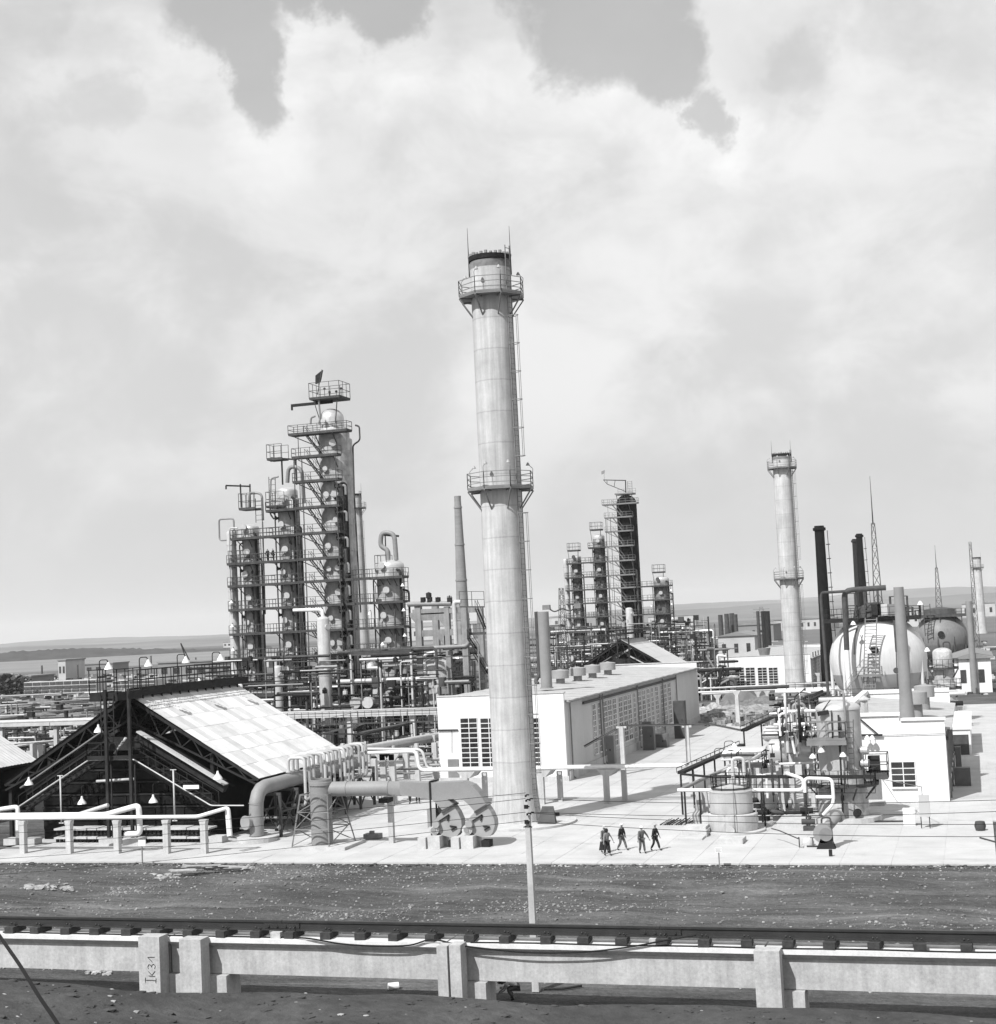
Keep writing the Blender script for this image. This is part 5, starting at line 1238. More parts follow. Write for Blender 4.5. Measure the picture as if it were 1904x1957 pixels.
for i, (ox, lab) in enumerate(((0, 'left centrifugal fan of the pair at the end of the grey duct'), (352, 'right centrifugal fan of the pair, beside the chimney foot'))):
    ol = [(400, 452), (425, 390), (482, 330), (600, 262), (650, 335), (685, 415), (690, 480), (672, 545), (640, 590), (560, 600), (480, 580), (425, 530)]
    pts = [Vp(*RF(x + ox, y), VD - .35) for x, y in ol]; c = Vp(*RF(545 + ox, 455), VD - .35)
    t = thing('centrifugal_fan', lab, 'fan', (c.x, VD, .1), 'fans at the duct end')
    MB().prism([(p.x, p.z) for p in pts], (0, VD - .35, 0), (1, 0, 0), (0, 0, 1), (0, .85, 0)).build('housing', 'fan_paint', t)
    a = Vp(*RF(478 + ox, 335), VD - .4); b = Vp(*RF(608 + ox, 255), VD - .4); MB().bar(a + Vector((0, .45, 0)), b + Vector((0, .45, 0)), 1.15, .12).build('flange', 'steel_mid', t)
    for (p, r) in (((430, 445), (555, 362)), ((555, 362), (540, 425)), ((565, 482), (635, 492)), ((635, 492), (580, 525))): MB().bar(Vp(*RF(p[0] + ox, p[1]), VD - .42), Vp(*RF(r[0] + ox, r[1]), VD - .42), .09).build('stiffener', 'steel_dark', t)
    m0 = Vp(*RF(393 + ox, 525), 98.6); mz = m0.z
    MB().tube([(m0.x, 98.6, mz), (m0.x, 99.5, mz)], .36, 18).tube([(m0.x, 98.55, mz), (m0.x, 98.6, mz)], .27, 18).tube([(m0.x, 99.5, mz), (m0.x, VD - .3, mz)], .09, 8).build('motor', 'pipe_pale', t)
    MB().tube([(m0.x, 98.5, mz), (m0.x, 98.548, mz)], .19, 14).build('motor_cowl', 'duct', t)
    MB().cb((m0.x, 99.85, mz - .2), .5, .4, .4).tube([(m0.x + .2, VD - .75, c.z), (m0.x + .2, VD - .36, c.z)], .26, 16).build('bearing', 'fan_paint', t)
    MB().box(m0.x - .35, m0.x + .55, 98.2, VD + .9, .1, mz - .37).build('plinth', 'pad', t)
    MB().box(m0.x - 1.0, m0.x - .42, 98.0, 98.9, .1, mz - .45).build('plinth', 'pad', t)
    MB().box(m0.x + .9, m0.x + 1.5, VD - .3, VD + .5, .1, .55).build('foot', 'steel_dark', t)
# posts under the duct
q = G(*R3b(1003, 782), .1); zt_ = Vp(*R3b(985, 490), q.y).z
t = thing('duct_support', 'slim pale post with a clamp holding up the middle of the grey duct', 'post', (q.x, q.y, .1)); MB().box(q.x - .18, q.x + .18, q.y - .18, q.y + .18, .1, zt_ - .35).build('post', 'concrete', t)
MB().box(q.x - .35, q.x + .35, q.y - .3, VD + .3, zt_ - .35, zt_ - .05).build('bracket', 'steel_dark', t)
q = G(*R3b(885, 758), .1); single(MB().box(q.x - .6, q.x + .6, q.y - .4, q.y + .4, .1, .5).box(q.x - .2, q.x + .1, q.y - .2, q.y + .1, .502, .7), 'concrete_stub', 'steel_grey', 'low grey block on the pavement left of the duct support', 'block', (q.x, q.y, .1))
q = G(*RF(370, 515), .1); t = thing('control_cabinet', 'grey control cabinet behind the left fan', 'cabinet', (q.x, q.y + 1, .1)); MB().box(q.x - .6, q.x + .1, q.y + .8, q.y + 1.5, .1, 1.5).build('body', 'duct', t); MB().box(q.x + .15, q.x + .9, q.y + 1.2, q.y + 1.8, .1, 3.2).build('body', 'steel_dark', t)

# ------------------------------------------------------------------ pipe line on concrete posts along the pavement edge, left
VP1 = 96.2
zp = Vp(*RP(700, 535), VP1).z
t = thing('pipe_run', 'pair of white pipes carried on concrete posts along the front of the shed', 'pipes', (-62, VP1, 0))
for zx in (245, 735, 1245, 1770, 2300):
    q = Vp(*RP(zx + 8, 930), VP1) if zx < 2000 else Vp(*RS(1225, 1600), VP1)
    po = MB().box(q.x - .21, q.x + .21, VP1 - .21, VP1 + .21, -.05, zp - .3).build('post', 'concrete', t)
    MB().prism([(-.21, -.3), (.21, -.3), (.28, 0), (-.28, 0)], (q.x, VP1 - .24, zp - .16), (1, 0, 0), (0, 0, 1), (0, .48, 0)).build('capital', 'concrete', po)
def pv(fn, pts, v): return [Vp(*fn(x, y), v) for x, y in pts]
MB().tube([(-90, VP1, zp)] + pv(RS, [(1150, 1198), (1475, 1102), (1500, 1400)], VP1), .135, 12, bend=.25).build('pipe', 'pipe_white', t)
MB().tube(pv(RS, [(1455, 1110), (1478, 1405)], VP1 + .3), .12, 10, bend=.25).build('pipe', 'pipe_white', t)
q1_ = pv(RP, [(1120, 500), (1475, 398), (1490, 700), (1330, 706)], VP1 + .5); z2 = q1_[0].z
MB().tube([(-90, VP1 + .5, z2)] + q1_, .21, 14, bend=.35).build('pipe', 'pipe_white', t)
MB().tube(pv(RP, [(850, 490), (1150, 395)], VP1 + 1.2), .15, 12).build('pipe', 'pipe_pale', t)
MB().tube([(-75, VP1 + 2, Vp(*RP(0, 455), VP1 + 2).z - .3)] + pv(RP, [(190, 412), (190, 740)], VP1 + 2), .17, 12, bend=.3).build('pipe', 'pipe_white', t)
def sign(px, ybase, fn, bx0, bx1, by0, by1, label, text):
    q = G(px, ybase); v = q.y; a = Vp(*fn(bx0, by1), v); b = Vp(*fn(bx1, by0), v)
    t = thing('notice_board', label, 'sign', (q.x, v, 0)); MB().bar((q.x, v + .03, -.1), (q.x, v + .03, b.z - .1), .07).build('stake', 'steel_grey', t)
    MB().box(a.x, b.x, v - .03, v, a.z, b.z).build('board', 'frame_white', t)
    if text:
        l = MB(); w_ = b.x - a.x; h_ = b.z - a.z
        for k in range(3): l.box(a.x + w_ * .12, b.x - w_ * (.15 + .12 * (k % 2)), v - .036, v - .032, a.z + h_ * (.22 + .24 * k), a.z + h_ * (.32 + .24 * k))
        l.build('faint_lines', 'far_wall', t)
    return t
sign(RP(1512, 1036)[0], RP(1512, 1036)[1], RP, 1472, 1548, 765, 832, 'small white notice board on a stake in front of the shed', False)
Z4 = zr(2550, 2550, .7048)
sign(Z4(371, 1190)[0], Z4(371, 1190)[1], Z4, 346, 384, 1080, 1108, 'small pale notice board on a stake at the pavement edge right of the walkers', True)

# ------------------------------------------------------------------ pipe rack in front of the hall
VR = 121.7
t = thing('pipe_rack', 'low rack of pale pipes crossing in front of the compressor hall', 'pipe rack', (-35, VR, 0))
zr_ = Vp(*z3(1150, 800), VR).z
for (zx, yb) in ((745, 1005), (1148, 1025), (275, 985), (1935, 1040)):
    q = Vp(*z3(zx, yb), VR)
    MB().box(q.x - .22, q.x + .22, VR - .22, VR + .22, 0, zr_ - .3).build('post', 'concrete', t)
    MB().box(q.x + .9, q.x + 1.3, VR + 1.6, VR + 2.0, 0, zr_ - .3).build('post', 'concrete', t)
    MB().prism([(-.3, -.55), (.3, -.55), (.8, 0), (-.8, 0)], (q.x + .1, VR - .2, zr_ - .02), (1, 0, 0), (0, 0, 1), (0, 2.4, 0)).build('cross_head', 'concrete', t)
xr_ = Vp(*z3(1600, 785), VR).x + .4
a = pv(RM, [(1150, 640), (1660, 620), (1688, 830)], VR); za = zr_ + .16
MB().tube([a[0], a[1], (a[2].x, VR, za), (xr_, VR, za)], .15, 12, bend=.5).build('pipe', 'pipe_white', t)
b = pv(RM, [(1150, 598), (1720, 605), (1765, 790)], VR + .8)
MB().tube([b[0], b[1], (b[2].x, VR + .8, za + .02), (xr_, VR + .8, za + .02)], .13, 12, bend=.5).build('pipe', 'pipe_pale', t)
for k in (1.3, 1.75): MB().tube([(b[2].x - 3, VR + k, za - .03), (xr_, VR + k, za - .03)], .08, 8).build('pipe', 'pipe_grey', t)
for zx in (1425, 1330): 
    q = Vp(*RM(zx, 1200), VR + 1); zt_ = Vp(*RM(zx, 650), VR + 1).z; MB().box(q.x - .26, q.x + .26, VR + .9, VR + 1.3, 0, zt_).prism([(-.3, -.6), (.3, -.6), (.75, 0), (-.75, 0)], (q.x, VR + .9, zt_ + .05), (1, 0, 0), (0, 0, 1), (0, .4, 0)).build('post', 'concrete', t)
# long pipes running back past the hall
t = thing('pipe_pair', 'two fat pale pipes running back between the header and the hall corner', 'pipes', (-54, 130, 4))
for (p, q, r, m_) in (((1120, 590), (1890, 455), .30, 'pipe_pale'), ((1140, 622), (1890, 492), .22, 'pipe_grey')):
    a = Up(*RM(*p), -53.6); b = Up(*RM(*q), -53.6); MB().tube([a, b, b + (b - a).normalized() * 20], r, 14, bend=0).build('pipe', m_, t)
for v in (126, 134, 142, 150):
    for du in (-1.5, .9): MB().box(-53.6 + du, -53.1 + du, v, v + .5, 0, 3.7).build('post', 'concrete', t)
# tall slim pipeline that steps over the yard right of the hall
VQ = None
t = thing('slim_pipe_bridge', 'slim pipe bridge on tall posts stepping across the yard beside the hall', 'pipe rack', (-28, 150, 0))
P1 = G(*z3(1250, 832), .1); P2 = G(*z3(1652, 757), .1)
zt_ = hz_of(z3(1230, 535)[1], P1.x, P1.y); zt2 = hz_of(z3(1632, 530)[1], P2.x, P2.y)
for P_, z_ in ((P1, zt_), (P2, zt2)): MB().box(P_.x - .2, P_.x + .2, P_.y - .2, P_.y + .2, 0, z_).bar((P_.x - .5, P_.y, z_ - .1), (P_.x + .5, P_.y, z_ - .1), .2).build('post', 'concrete', t)
A = Up(*z3(1003, 665), X1 + .4); R5 = zr(2650, 2650, .42017)
Bq = Vp(*R5(600, 492), 140.0); 
for k, (o_, m_) in enumerate(((0, 'steel_mid'), (.22, 'pipe_pale'), (.44, 'steel_mid'))):
    up = Vector((0, .15 * k, -.05 * k + .1)); ex = G(*R5(285, 428), zt2); ey = G(*R5(610, 495), zt2)
    MB().tube([A + up, Vector((P1.x, P1.y, zt_)) + up, Vector((P2.x, P2.y, zt2)) + up, ex + up, ey + up], .07, 8, bend=.3).build('pipe', m_, t)

# cabinets by the hall side
for (zx, zy, w, d, h, m_, lab) in ((1145, 768, 1.7, .9, 2.9, 'duct', 'tall grey switch cabinet near the front corner of the hall'), (1405, 684, 1.3, 1.0, 3.2, 'cabinet', 'tall dark cabinet half way along the hall wall'), (1470, 668, 1.8, 1.6, 1.5, 'cabinet', 'low dark cabinet beside the tall dark one by the hall wall'), (1600, 612, 1.4, 1.2, 4.6, 'steel_mid', 'tall grey box against the hall wall near its far end')):
    q = G(*z3(zx, zy), .1); t = thing('switch_cabinet', lab, 'cabinet', (q.x, q.y, .1), 'cabinets by the hall')
    MB().box(q.x - w / 2, q.x + w / 2, q.y, q.y + d, .1, .1 + h).build('body', m_, t); MB().box(q.x - w / 2 + .08, q.x + w / 2 - .08, q.y - .03, q.y - .002, .3, h - .05).build('door', m_, t)
    MB().box(q.x + w * .22, q.x + w * .28, q.y - .06, q.y - .032, h * .5, h * .5 + .2).build('handle', 'steel_dark', t)

# ------------------------------------------------------------------ long concrete trough, racks and yard clutter behind the shed
VT = 150.0
zT = Vp(*R2(1300, 1008), VT).z; zTb = Vp(*R2(1300, 1032), VT).z
t = thing('pipe_trestle', 'long white concrete pipe trestle running across behind the shed', 'trestle', (-75, VT, 0))
xL = Vp(0, 1400, VT).x - 8
for k in range(9):
    a = xL + (-50.9 - xL) * k / 9; b = xL + (-50.9 - xL) * (k + 1) / 9
    MB().box(a + .04, b - .04, VT, VT + .35, zTb, zT).build('beam', 'pad', t); MB().box(a + .2, a + .65, VT + .4, VT + .9, 0, zT - .1).build('post', 'concrete', t)
    MB().box(a + .04, b - .04, VT + .36, VT + 2.6, zTb, zTb + .15).build('floor_slab', 'concrete', t)
for k, (o_, r) in enumerate(((.8, .16), (1.3, .22), (1.9, .16))): MB().tube([(xL, VT + o_, zTb + .5), (-51, VT + o_, zTb + .5)], r, 8).build('pipe', 'pipe_pale', t)
a = R2(600, 1150); b = R2(1570, 1070)
VF = 146.0
t = thing('yard_fence', 'light grid fence and catwalk below the concrete trestle', 'fence', (-60, VF, 2)); zf = Vp(*R2(1200, 1085), VF).z
rl = railing(MB(), [(-72, VF, zf), (-51, VF, zf)], 1.4, .8, .04, mid=2); rl.build('railing', 'steel_mid', t)
p_ = Vp(*RM(690, 445), 143); q_ = Vp(*RM(1060, 365), 143); MB().add([p_, q_, q_ + Vector((0, 2.2, .2)), p_ + Vector((0, 2.2, .2))], [(0, 1, 2, 3)]).build('ramp', 'steel_mid', t)
railing(MB(), [p_, q_], 1.5, .9, .05).build('railing', 'steel_mid', t)
t = thing('service_catwalk', 'dark catwalk with railing zigzagging over the pipes behind the header', 'walkway', (-55, 138, 4))
railing(MB(), [Vp(*RM(640, 452), 139), Vp(*RM(920, 452), 138), Vp(*RM(1140, 455), 138), Vp(*RM(1620, 340), 142)], -1.9, 1.0, .06).build('railing', 'steel_dark', t)
MB().bar(Vp(*RM(1090, 432), 139), Vp(*RM(1540, 338), 143), .9, .16).build('deck', 'steel_mid', t)
rr = random.Random(77)
t = thing('white_pipe_bundle', 'bundle of thin pale pipes stacked side by side behind the goosenecks', 'pipes', (-58, 135, 2), None)
for k in range(16):
    v = 124 + k * 1.5; z = 1.2 + (k % 5) * .45; MB().tube([(-66 + rr.uniform(-1, 1), v, z), (-50.9 - rr.uniform(0, .5), v, z)], rr.choice([.07, .1, .14]), 6).build('pipe', rr.choice(['pipe_pale', 'pipe_white', 'pipe_grey']), t)
for k in range(12):
    x = -60 + (k % 6) * 1.7; v = 125 + k * 1.9; MB().prism([(-.25, 0), (.25, 0), (.16, 4.3), (-.16, 4.3)], (x, v, 0), (1, 0, 0), (0, 0, 1), (0, .4, 0)).build('post', rr.choice(['concrete', 'pad']), t)
# pipelines far left, each on low sleepers
for i, (p, q, r, m_, z, lab) in enumerate(((RL(0, 268), RL(1450, 200), .20, 'pipe_mid', 3.0, 'pale pipeline crossing left to right just below the panel stacks'), (RL(0, 410), RL(900, 350), .24, 'pipe_mid', 2.2, 'second pale pipeline below the panel stacks'),
        (RL(0, 600), RL(1500, 428), .42, 'pipe_grey', 1.6, 'fat grey pipeline crossing the left yard'), (RL(40, 720), RL(1260, 596), .18, 'pipe_pale', 1.6, 'thin pale pipeline below the fat grey one'), (RL(180, 745), RL(1150, 660), .22, 'steel_mid', 1.4, 'dark pipeline just above the white trestle'),
        (RL(40, 985), RL(830, 930), .13, 'pipe_pale', 3.2, 'pale pipeline just below the trestle, behind the shed roof'), (RL(330, 1000), RL(760, 935), .16, 'pipe_pale', 2.6, 'short pale pipeline in front of the trestle, left of the shed roof'))):
    a = G(*p, z); b = G(*q, z); d = (b - a); a2 = a - d * .35; b2 = b + d * .5
    t = thing('pipeline', lab, 'pipeline', a, 'pipelines in the left yard'); MB().tube([a2, b2], r, 8).build('pipe', m_, t)
    n = int((b2 - a2).length / 9)
    s_ = MB()
    for k in range(n): c = a2.lerp(b2, (k + .5) / n); s_.box(c.x - .2, c.x + .2, c.y - .5, c.y + .5, 0, z - r)
    s_.build('supports', 'pad', t, kind='stuff')
# stacks of dark panels with pale edges
for i, (x0, x1, y0, y1, nc, nr_, lab) in enumerate(((360, 870, 60, 240, 4, 3, 'stack of dark panels with pale joints, left one in the far yard'), (830, 1430, 40, 225, 5, 3, 'stack of dark panels with pale joints, behind the shed ridge'), (-120, 80, 160, 240, 2, 2, 'low stack of dark panels at the left edge of the far yard'), (275, 620, 150, 235, 3, 2, 'front low stack of dark panels in the far yard'),
        (1680, 2300, 40, 200, 5, 3, 'stack of dark panels seen through the ridge walkway'))):
    b0 = G(*RL(x0, y1)); b1 = Vp(*RL(x1, y1), b0.y); zt_ = Vp(*RL(x0, y0), b0.y).z
    t = thing('panel_stack', lab, 'stack', (b0.x, b0.y, 0), 'panel stacks in the far yard'); MB().box(b0.x, b1.x, b0.y, b0.y + 6, 0, zt_).build('core', 'pipe_pale', t)
    w_ = (b1.x - b0.x) / nc; h_ = zt_ / nr_
    for a in range(nc):
        for c in range(nr_): o_ = (.3 * (c % 2)); MB().box(b0.x + a * w_ + .12, b0.x + (a + 1) * w_ - .12, b0.y - .12 - .1 * (c % 2), b0.y - .002, c * h_ + .1, (c + 1) * h_ - .22).build('panel', 'steel_mid', t)
# far yard: sheds, tanks, bushes, a crane
for i, (x0, x1, y0, y1, m_, lab) in enumerate(((R3(1180, 0)[0], R3(1730, 0)[0], 1268, 1300, 'far_roof', 'long dark half-built hall beyond the ridge walkway'), (R3(490, 0)[0], R3(840, 0)[0], 1272, 1290, 'far_roof', 'low dark hall far behind the panel stacks'), (866 / 2.0441 * .2626 * 0 + 112, 126, 1263, 1300, 'far_wall', 'pale square tower block beyond the panel stacks'),
        (427, 442, 1228, 1238, 'far_wall', 'small white box building on the plain left of the towers'), (0, 60, 1296, 1316, 'far_roof', 'dark low shed at the far left edge'), (500, 532, 1247, 1275, 'far_wall', 'white tank house seen between the two left towers'), (780, 905, 1200, 1225, 'far_wall', 'white distant hall seen through the portal frame'), (700, 740, 1235, 1260, 'far_wall', 'distant pale hall just left of the squat tower'))):
    b0 = G(x0, y1); b1 = Vp(x1, y1, b0.y); zt_ = Vp(x0, y0, b0.y).z; t = thing('distant_hall', lab, 'building', (b0.x, b0.y, 0))
    MB().box(b0.x, b1.x, b0.y, b0.y + 14, 0, zt_).build('wall', m_, t); MB().box(b0.x - .4, b1.x + .4, b0.y - .4, b0.y + 14.4, zt_ + .01, zt_ + .5).build('roof', 'far_roof', t)
    n = max(2, int((b1.x - b0.x) / 5))
    for k in range(n): MB().box(b0.x + (b1.x - b0.x) * (k + .25) / n, b0.x + (b1.x - b0.x) * (k + .75) / n, b0.y - .1, b0.y - .002, zt_ * .35, zt_ * .7).build('window', 'glass', t)
q = G(R3(1405, 170)[0], 1290); b = Vp(*R3(1345, 25), q.y); c = Vp(*R3(1405, 175), q.y)
t = thing('crawler_crane', 'dark lattice crane jib leaning above the far yard', 'crane', (q.x, q.y, 0)); MB().bar(c + Vector((-.6, 0, 0)), b, .35).bar(c + Vector((1.0, 0, 0)), b, .35).build('jib', 'steel_dark', t); MB().cb((q.x, q.y, .8), 6, 5, 4).build('cab', 'steel_dark', t); MB().cb((q.x, q.y, 0), 7, 5, .8).build('track', 'steel_dark', t)
for i, (zx, y0, y1, lab) in enumerate(((580, 185, 255, 'thin mast above the panel stacks'), (1127, 118, 210, 'thin paired mast beyond the ridge walkway'), (1460, 130, 200, 'thin mast right of the crane'), (315, 190, 300, 'hazy lattice mast at the left of the far yard'))):
    q = G(R3(zx, y1)[0], R3(zx, y1)[1] + 10); zt_ = hz_of(R3(zx, y0)[1], q.x, q.y); single(MB().bar((q.x, q.y, 0), (q.x, q.y, zt_), .45), 'mast', 'steel_mid', lab, 'mast', (q.x, q.y, 0), 'thin masts in the far yard')
def bush(x, y, s, label, group, seed, name='bush', flat=.7):
    rr_ = random.Random(seed); mb = MB(); n = 190
    for _ in range(n):
        a = rr_.random() * 6.28; u = rr_.uniform(-.2, 1); r = s * (rr_.random() ** .35) * math.sqrt(max(.02, 1 - u * u)) * (1 + .25 * math.sin(a * 3 + seed)); p = Vector((x + r * math.cos(a), y + r * math.sin(a), max(.05, s * flat * (u * .8 + .25))))
        d = Vector((rr_.uniform(-1, 1), rr_.uniform(-1, 1), rr_.uniform(-1, 1))).normalized() * s * .14; e = d.orthogonal().normalized() * s * .10; mb.add([p - d, p - e, p + d, p + e], [(0, 1, 2, 3)])
    t = thing(name, label, 'bush', (x, y, 0), group); mb.build('foliage', 'crown', t, kind='stuff'); MB().tube([(x, y, 0), (x, y, s * .4)], s * .05, 5).build('stem', 'timber', t)
for i, (zx, zy, s) in enumerate(((120, 240, 8), (230, 235, 6), (640, 215, 4.5), (760, 218, 5))):
    q = G(*RL(zx, zy)); bush(q.x, q.y, s, ('round dark bush at the left of the panel stacks', 'smaller dark bush touching the left panel stack', 'dark bush in front of the left panel stack', 'dark bush filling the gap between the panel stacks')[i], 'bushes in the far yard', i)
# spoil heaps in the left yard
def heap(name, x, y, sx, sy, h, seed, label, m_='rubble_dark', cat='heap'):
    rr_ = random.Random(seed); n = 22; vs = []
    for j in range(n):
        for i in range(n):
            a = i / (n - 1) * 2 - 1; b = j / (n - 1) * 2 - 1; k = max(0, 1 - a * a) * max(0, 1 - b * b)
            vs.append((x + a * sx, y + b * sy, -.1 + h * k ** .8 * (1 + .35 * math.sin(a * 5 + seed) * math.cos(b * 4 + seed)) + (rr_.uniform(-.12, .12) * h if k else 0)))
    mb = MB().add(vs, [(j * n + i, j * n + i + 1, (j + 1) * n + i + 1, (j + 1) * n + i) for j in range(n - 1) for i in range(n - 1)], False)
    return single(mb, name, m_, label, cat, (x, y, 0))
for i, (zx, zy, sx, sy, h, lab) in enumerate(((300, 520, 16, 8, 2.6, 'broad grassy heap of earth above the fat grey pipeline'), (560, 660, 9, 5, 1.8, 'dark heap of earth below the fat grey pipeline'), (1380, 400, 8, 6, 2.5, 'heap of earth beside the shed mast'), (1040, 640, 9, 5, 1.6, 'heap of earth behind the shed roof edge'))):
    q = G(*RL(zx, zy)); heap('earth_heap', q.x, q.y, sx, sy, h, i + 3, lab)
# ------------------------------------------------------------------ right-hand process area
RQ = zr(3200, 2350, .36345); RT2 = zr(2700, 2500, .31513); RU = zr(2900, 1650, .56204)
def vessel(x, y, z0, r, zt, label, m_, name='vessel', n=30, k=.3, cat='vessel', parts=True, t=None, group=None):
    t = thing(name, label, cat, (x, y, z0), group)
    MB().lathe((x, y, 0), [(r, z0), (r, z0 + (zt - z0) * .33), (r + .03, z0 + (zt - z0) * .33 + .02), (r + .03, z0 + (zt - z0) * .33 + .1), (r, z0 + (zt - z0) * .33 + .12), (r, zt)], n).build('shell', m_, t)
    MB().lathe((x, y, 0), [(r + .03, zt - .12), (r + .03, zt + .02)] + dome(r + .02, zt, k), n).build('head', 'alu' if m_ != 'concrete' else m_, t)
    return t
# tall vessel
q = G(*Z4(1065, 925), .1); x, y = q.x, q.y; RV = 1.58; zt_ = hz_of(Z4(0, 305)[1], x, y)
TV = vessel(x, y, .1, RV, zt_, 'large upright insulated vessel with a shallow domed head and a round black hole low down', 'vessel_grey', 'upright_vessel', 40, .33)
VX, VY = x, y
MB().lathe((x, y, .1), [(RV + .25, 0), (RV + .12, 3.6), (RV + .0, 3.7)], 40).build('skirt', 'insul', TV)
a = Vp(*Z4(1135, 888), y - 1.7); MB().tube([(a.x, y - 2.1, a.z), (a.x, y - 1.2, a.z)], .27, 20).build('skirt_hole', 'soot', TV)
MB().lathe((x, y, .1), [(RV + 1.1, 0), (RV + 1.1, .35), (0, .35)], 30, flat=(0, 1)).build('base_pad', 'pad', TV)
def ringdeck(t, x, y, r0_, r1_, z, a0, a1, m_='steel_mid', n=16, rh=1.15, mid=1):
    mb = MB(); P = []; full = abs(a1 - a0) > 6.2
    for i in range(n + 1):
        a = a0 + (a1 - a0) * i / n; P.append(((math.cos(a), math.sin(a))))
    for i in range(n):
        (c1, s1), (c2, s2) = P[i], P[i + 1]
        vs = [(x + r * c, y + r * s, zz) for zz in (z - .12, z) for r, (c, s) in ((r0_, P[i]), (r1_, P[i]), (r1_, P[i + 1]), (r0_, P[i + 1]))]
        mb.add(vs, [(0, 3, 2, 1), (4, 5, 6, 7), (1, 2, 6, 5), (0, 4, 7, 3)])
    o = mb.build('ring_platform', m_, t)
    railing(MB(), [(x + r1_ * c, y + r1_ * s, z) for c, s in P], rh, 1.1, .05, mid=mid).build('railing', m_, o)
    b = MB()
    for i in range(0, n, 3):
        c, s = P[i]; b.bar((x + r1_ * c, y + r1_ * s, z - .12), (x + r0_ * c, y + r0_ * s, z - 1.2), .08)
    b.build('bracket', m_, o, kind='stuff'); return o
z1 = Vp(*Z4(1050, 745), y - 2.4).z
ringdeck(TV, x, y, RV + .02, RV + 1.0, z1, -PI * 1.05, PI * .2)
z2_ = Vp(*Z4(960, 485), y - 2.2).z; a = Vp(*Z4(855, 485), y - 2.2); b = Vp(*Z4(1075, 485), y - 2.2)
deck_part(TV, a.x, b.x, y - 2.5, y - RV - .05, z2_, '', m='steel_grey', th=.35, rh=1.3)
z3_ = Vp(*Z4(1200, 672), y).z
deck_part(TV, VX + RV + .1, VX + RV + 1.7, y - .9, y + .9, z3_, 'W', m='steel_mid', th=.3, rh=1.5)
a = Vp(*Z4(1215, 598), y - .9); MB().box(a.x - .3, a.x + .5, y - .5, y + .3, z3_ + .1, z3_ + 1.3).build('ventilator_box', 'steel_dark', TV)
for zy in (540, 612):
    a = Vp(*Z4(1165, zy), y - .6); MB().tube([(VX + RV - .1, y - .6, a.z), (VX + RV + .45, y - .75, a.z)], .28, 16).build('manhole', 'alu', TV)
a = Vp(*Z4(915, 340), y - 1.5); b = Vp(*Z4(975, 328), y - 1.5); MB().bar(a, b, .3).build('davit', 'steel_dark', TV)
MB().bar(Vp(*Z4(943, 320), y - 1.5), Vp(*Z4(985, 262), y - 1.2), .06).build('davit', 'steel_mid', TV)
MB().tube([Vp(*Z4(1010, 235), y - .5), Vp(*Z4(1015, 203), y - .5), Vp(*Z4(1058, 215), y - 1.7), Vp(*Z4(1088, 660), y - 1.7)], .09, 8, bend=.3).build('top_pipe', 'pipe_grey', TV)
MB().tube([Vp(*Z4(1030, 345), y - 1.75), Vp(*Z4(1060, 985), y - 2.6)], .07, 8).build('riser', 'steel_dark', TV)
for zy in (438, 518, 820): MB().cb(Vp(*Z4(1033 + (zy - 345) * .045, zy), y - 1.9), .22, .22, .35).build('coupling', 'steel_dark', TV)
MB().tube([Vp(*Z4(990, 320), y - 1.7), Vp(*Z4(998, 480), y - 1.7)], .04, 6).build('riser', 'steel_dark', TV)
ladder(MB(), Vp(*Z4(1098, 660), y - 1.65), Vp(*Z4(1092, 370), y - 1.65), .5, .05, .35).build('ladder', 'steel_mid', TV)
for zx, zy in ((935, 535), (888, 568), (1055, 560)): 
    q = Vp(*Z4(zx, zy), y - 2.4); lp = MB().tube([q + Vector((.3, 0, -.1)), q + Vector((.2, 0, .25)), q], .025, 5).build('lamp_arm', 'steel_mid', TV)
    MB().lathe(q - Vector((0, 0, .2)), [(0, 0), (.26, 0), (.2, .15), (.07, .3), (0, .32)], 12).build('lamp_shade', 'lamp_white', lp)
# squat round tank in front
q = G(*Z4(445, 988), .1); x, y = q.x, q.y; za = hz_of(Z4(0, 900)[1], x, y - 1.6); zb_ = hz_of(Z4(0, 762)[1], x, y)
t = thing('round_tank', 'squat round tank with flat cone roof on a paler drum base, right foreground', 'tank', (x, y, .1))
MB().lathe((x, y, 0), [(1.72, .12), (1.80, .3), (1.80, za - .1), (1.66, za)], 40).build('base_drum', 'insul_pale', t)
MB().lathe((x, y, 0), [(1.50, za), (1.50, zb_)], 40).build('shell', 'vessel_grey', t)
MB().lathe((x, y, 0), [(1.53, zb_ - .06), (1.53, zb_ + .01), (.9, zb_ + .22), (0.01, zb_ + .40)], 40, flat=(0,)).build('cone_roof', 'alu', t)
MB().lathe((x, y, .1), [(2.3, 0), (2.3, .14), (0, .14)], 40, flat=(0, 1)).build('base_pad', 'pad', t)
a = Vp(*Z4(432, 988), y - 1.8); MB().tube([(a.x, y - 1.95, a.z), (a.x, y - 1.7, a.z)], .32, 18).build('manhole', 'insul_pale', t)
for zx in (398, 460): b = Vp(*Z4(zx, 905), y - 1.78); MB().bar((b.x, y - 1.74, .3), (b.x, y - 1.74, za), .09).build('pipe_clip', 'insul', t)
MB().bar(Vp(*Z4(447, 765), y - 1.56), Vp(*Z4(457, 1000), y - 1.86), .05).build('level_tube', 'steel_grey', t)
railing(MB(), [(x + 1.35 * math.cos(a), y + 1.35 * math.sin(a), zb_ + .1) for a in [k * PI / 5 for k in range(11)]], 1.0, 1.2, .04).build('railing', 'steel_mid', t)
q2 = G(*Z4(300, 985), .1); MB().box(q2.x - .1, q2.x + .75, y - .9, y + .3, .1, Vp(*Z4(300, 900), y - .9).z).build('side_box', 'pad', t)
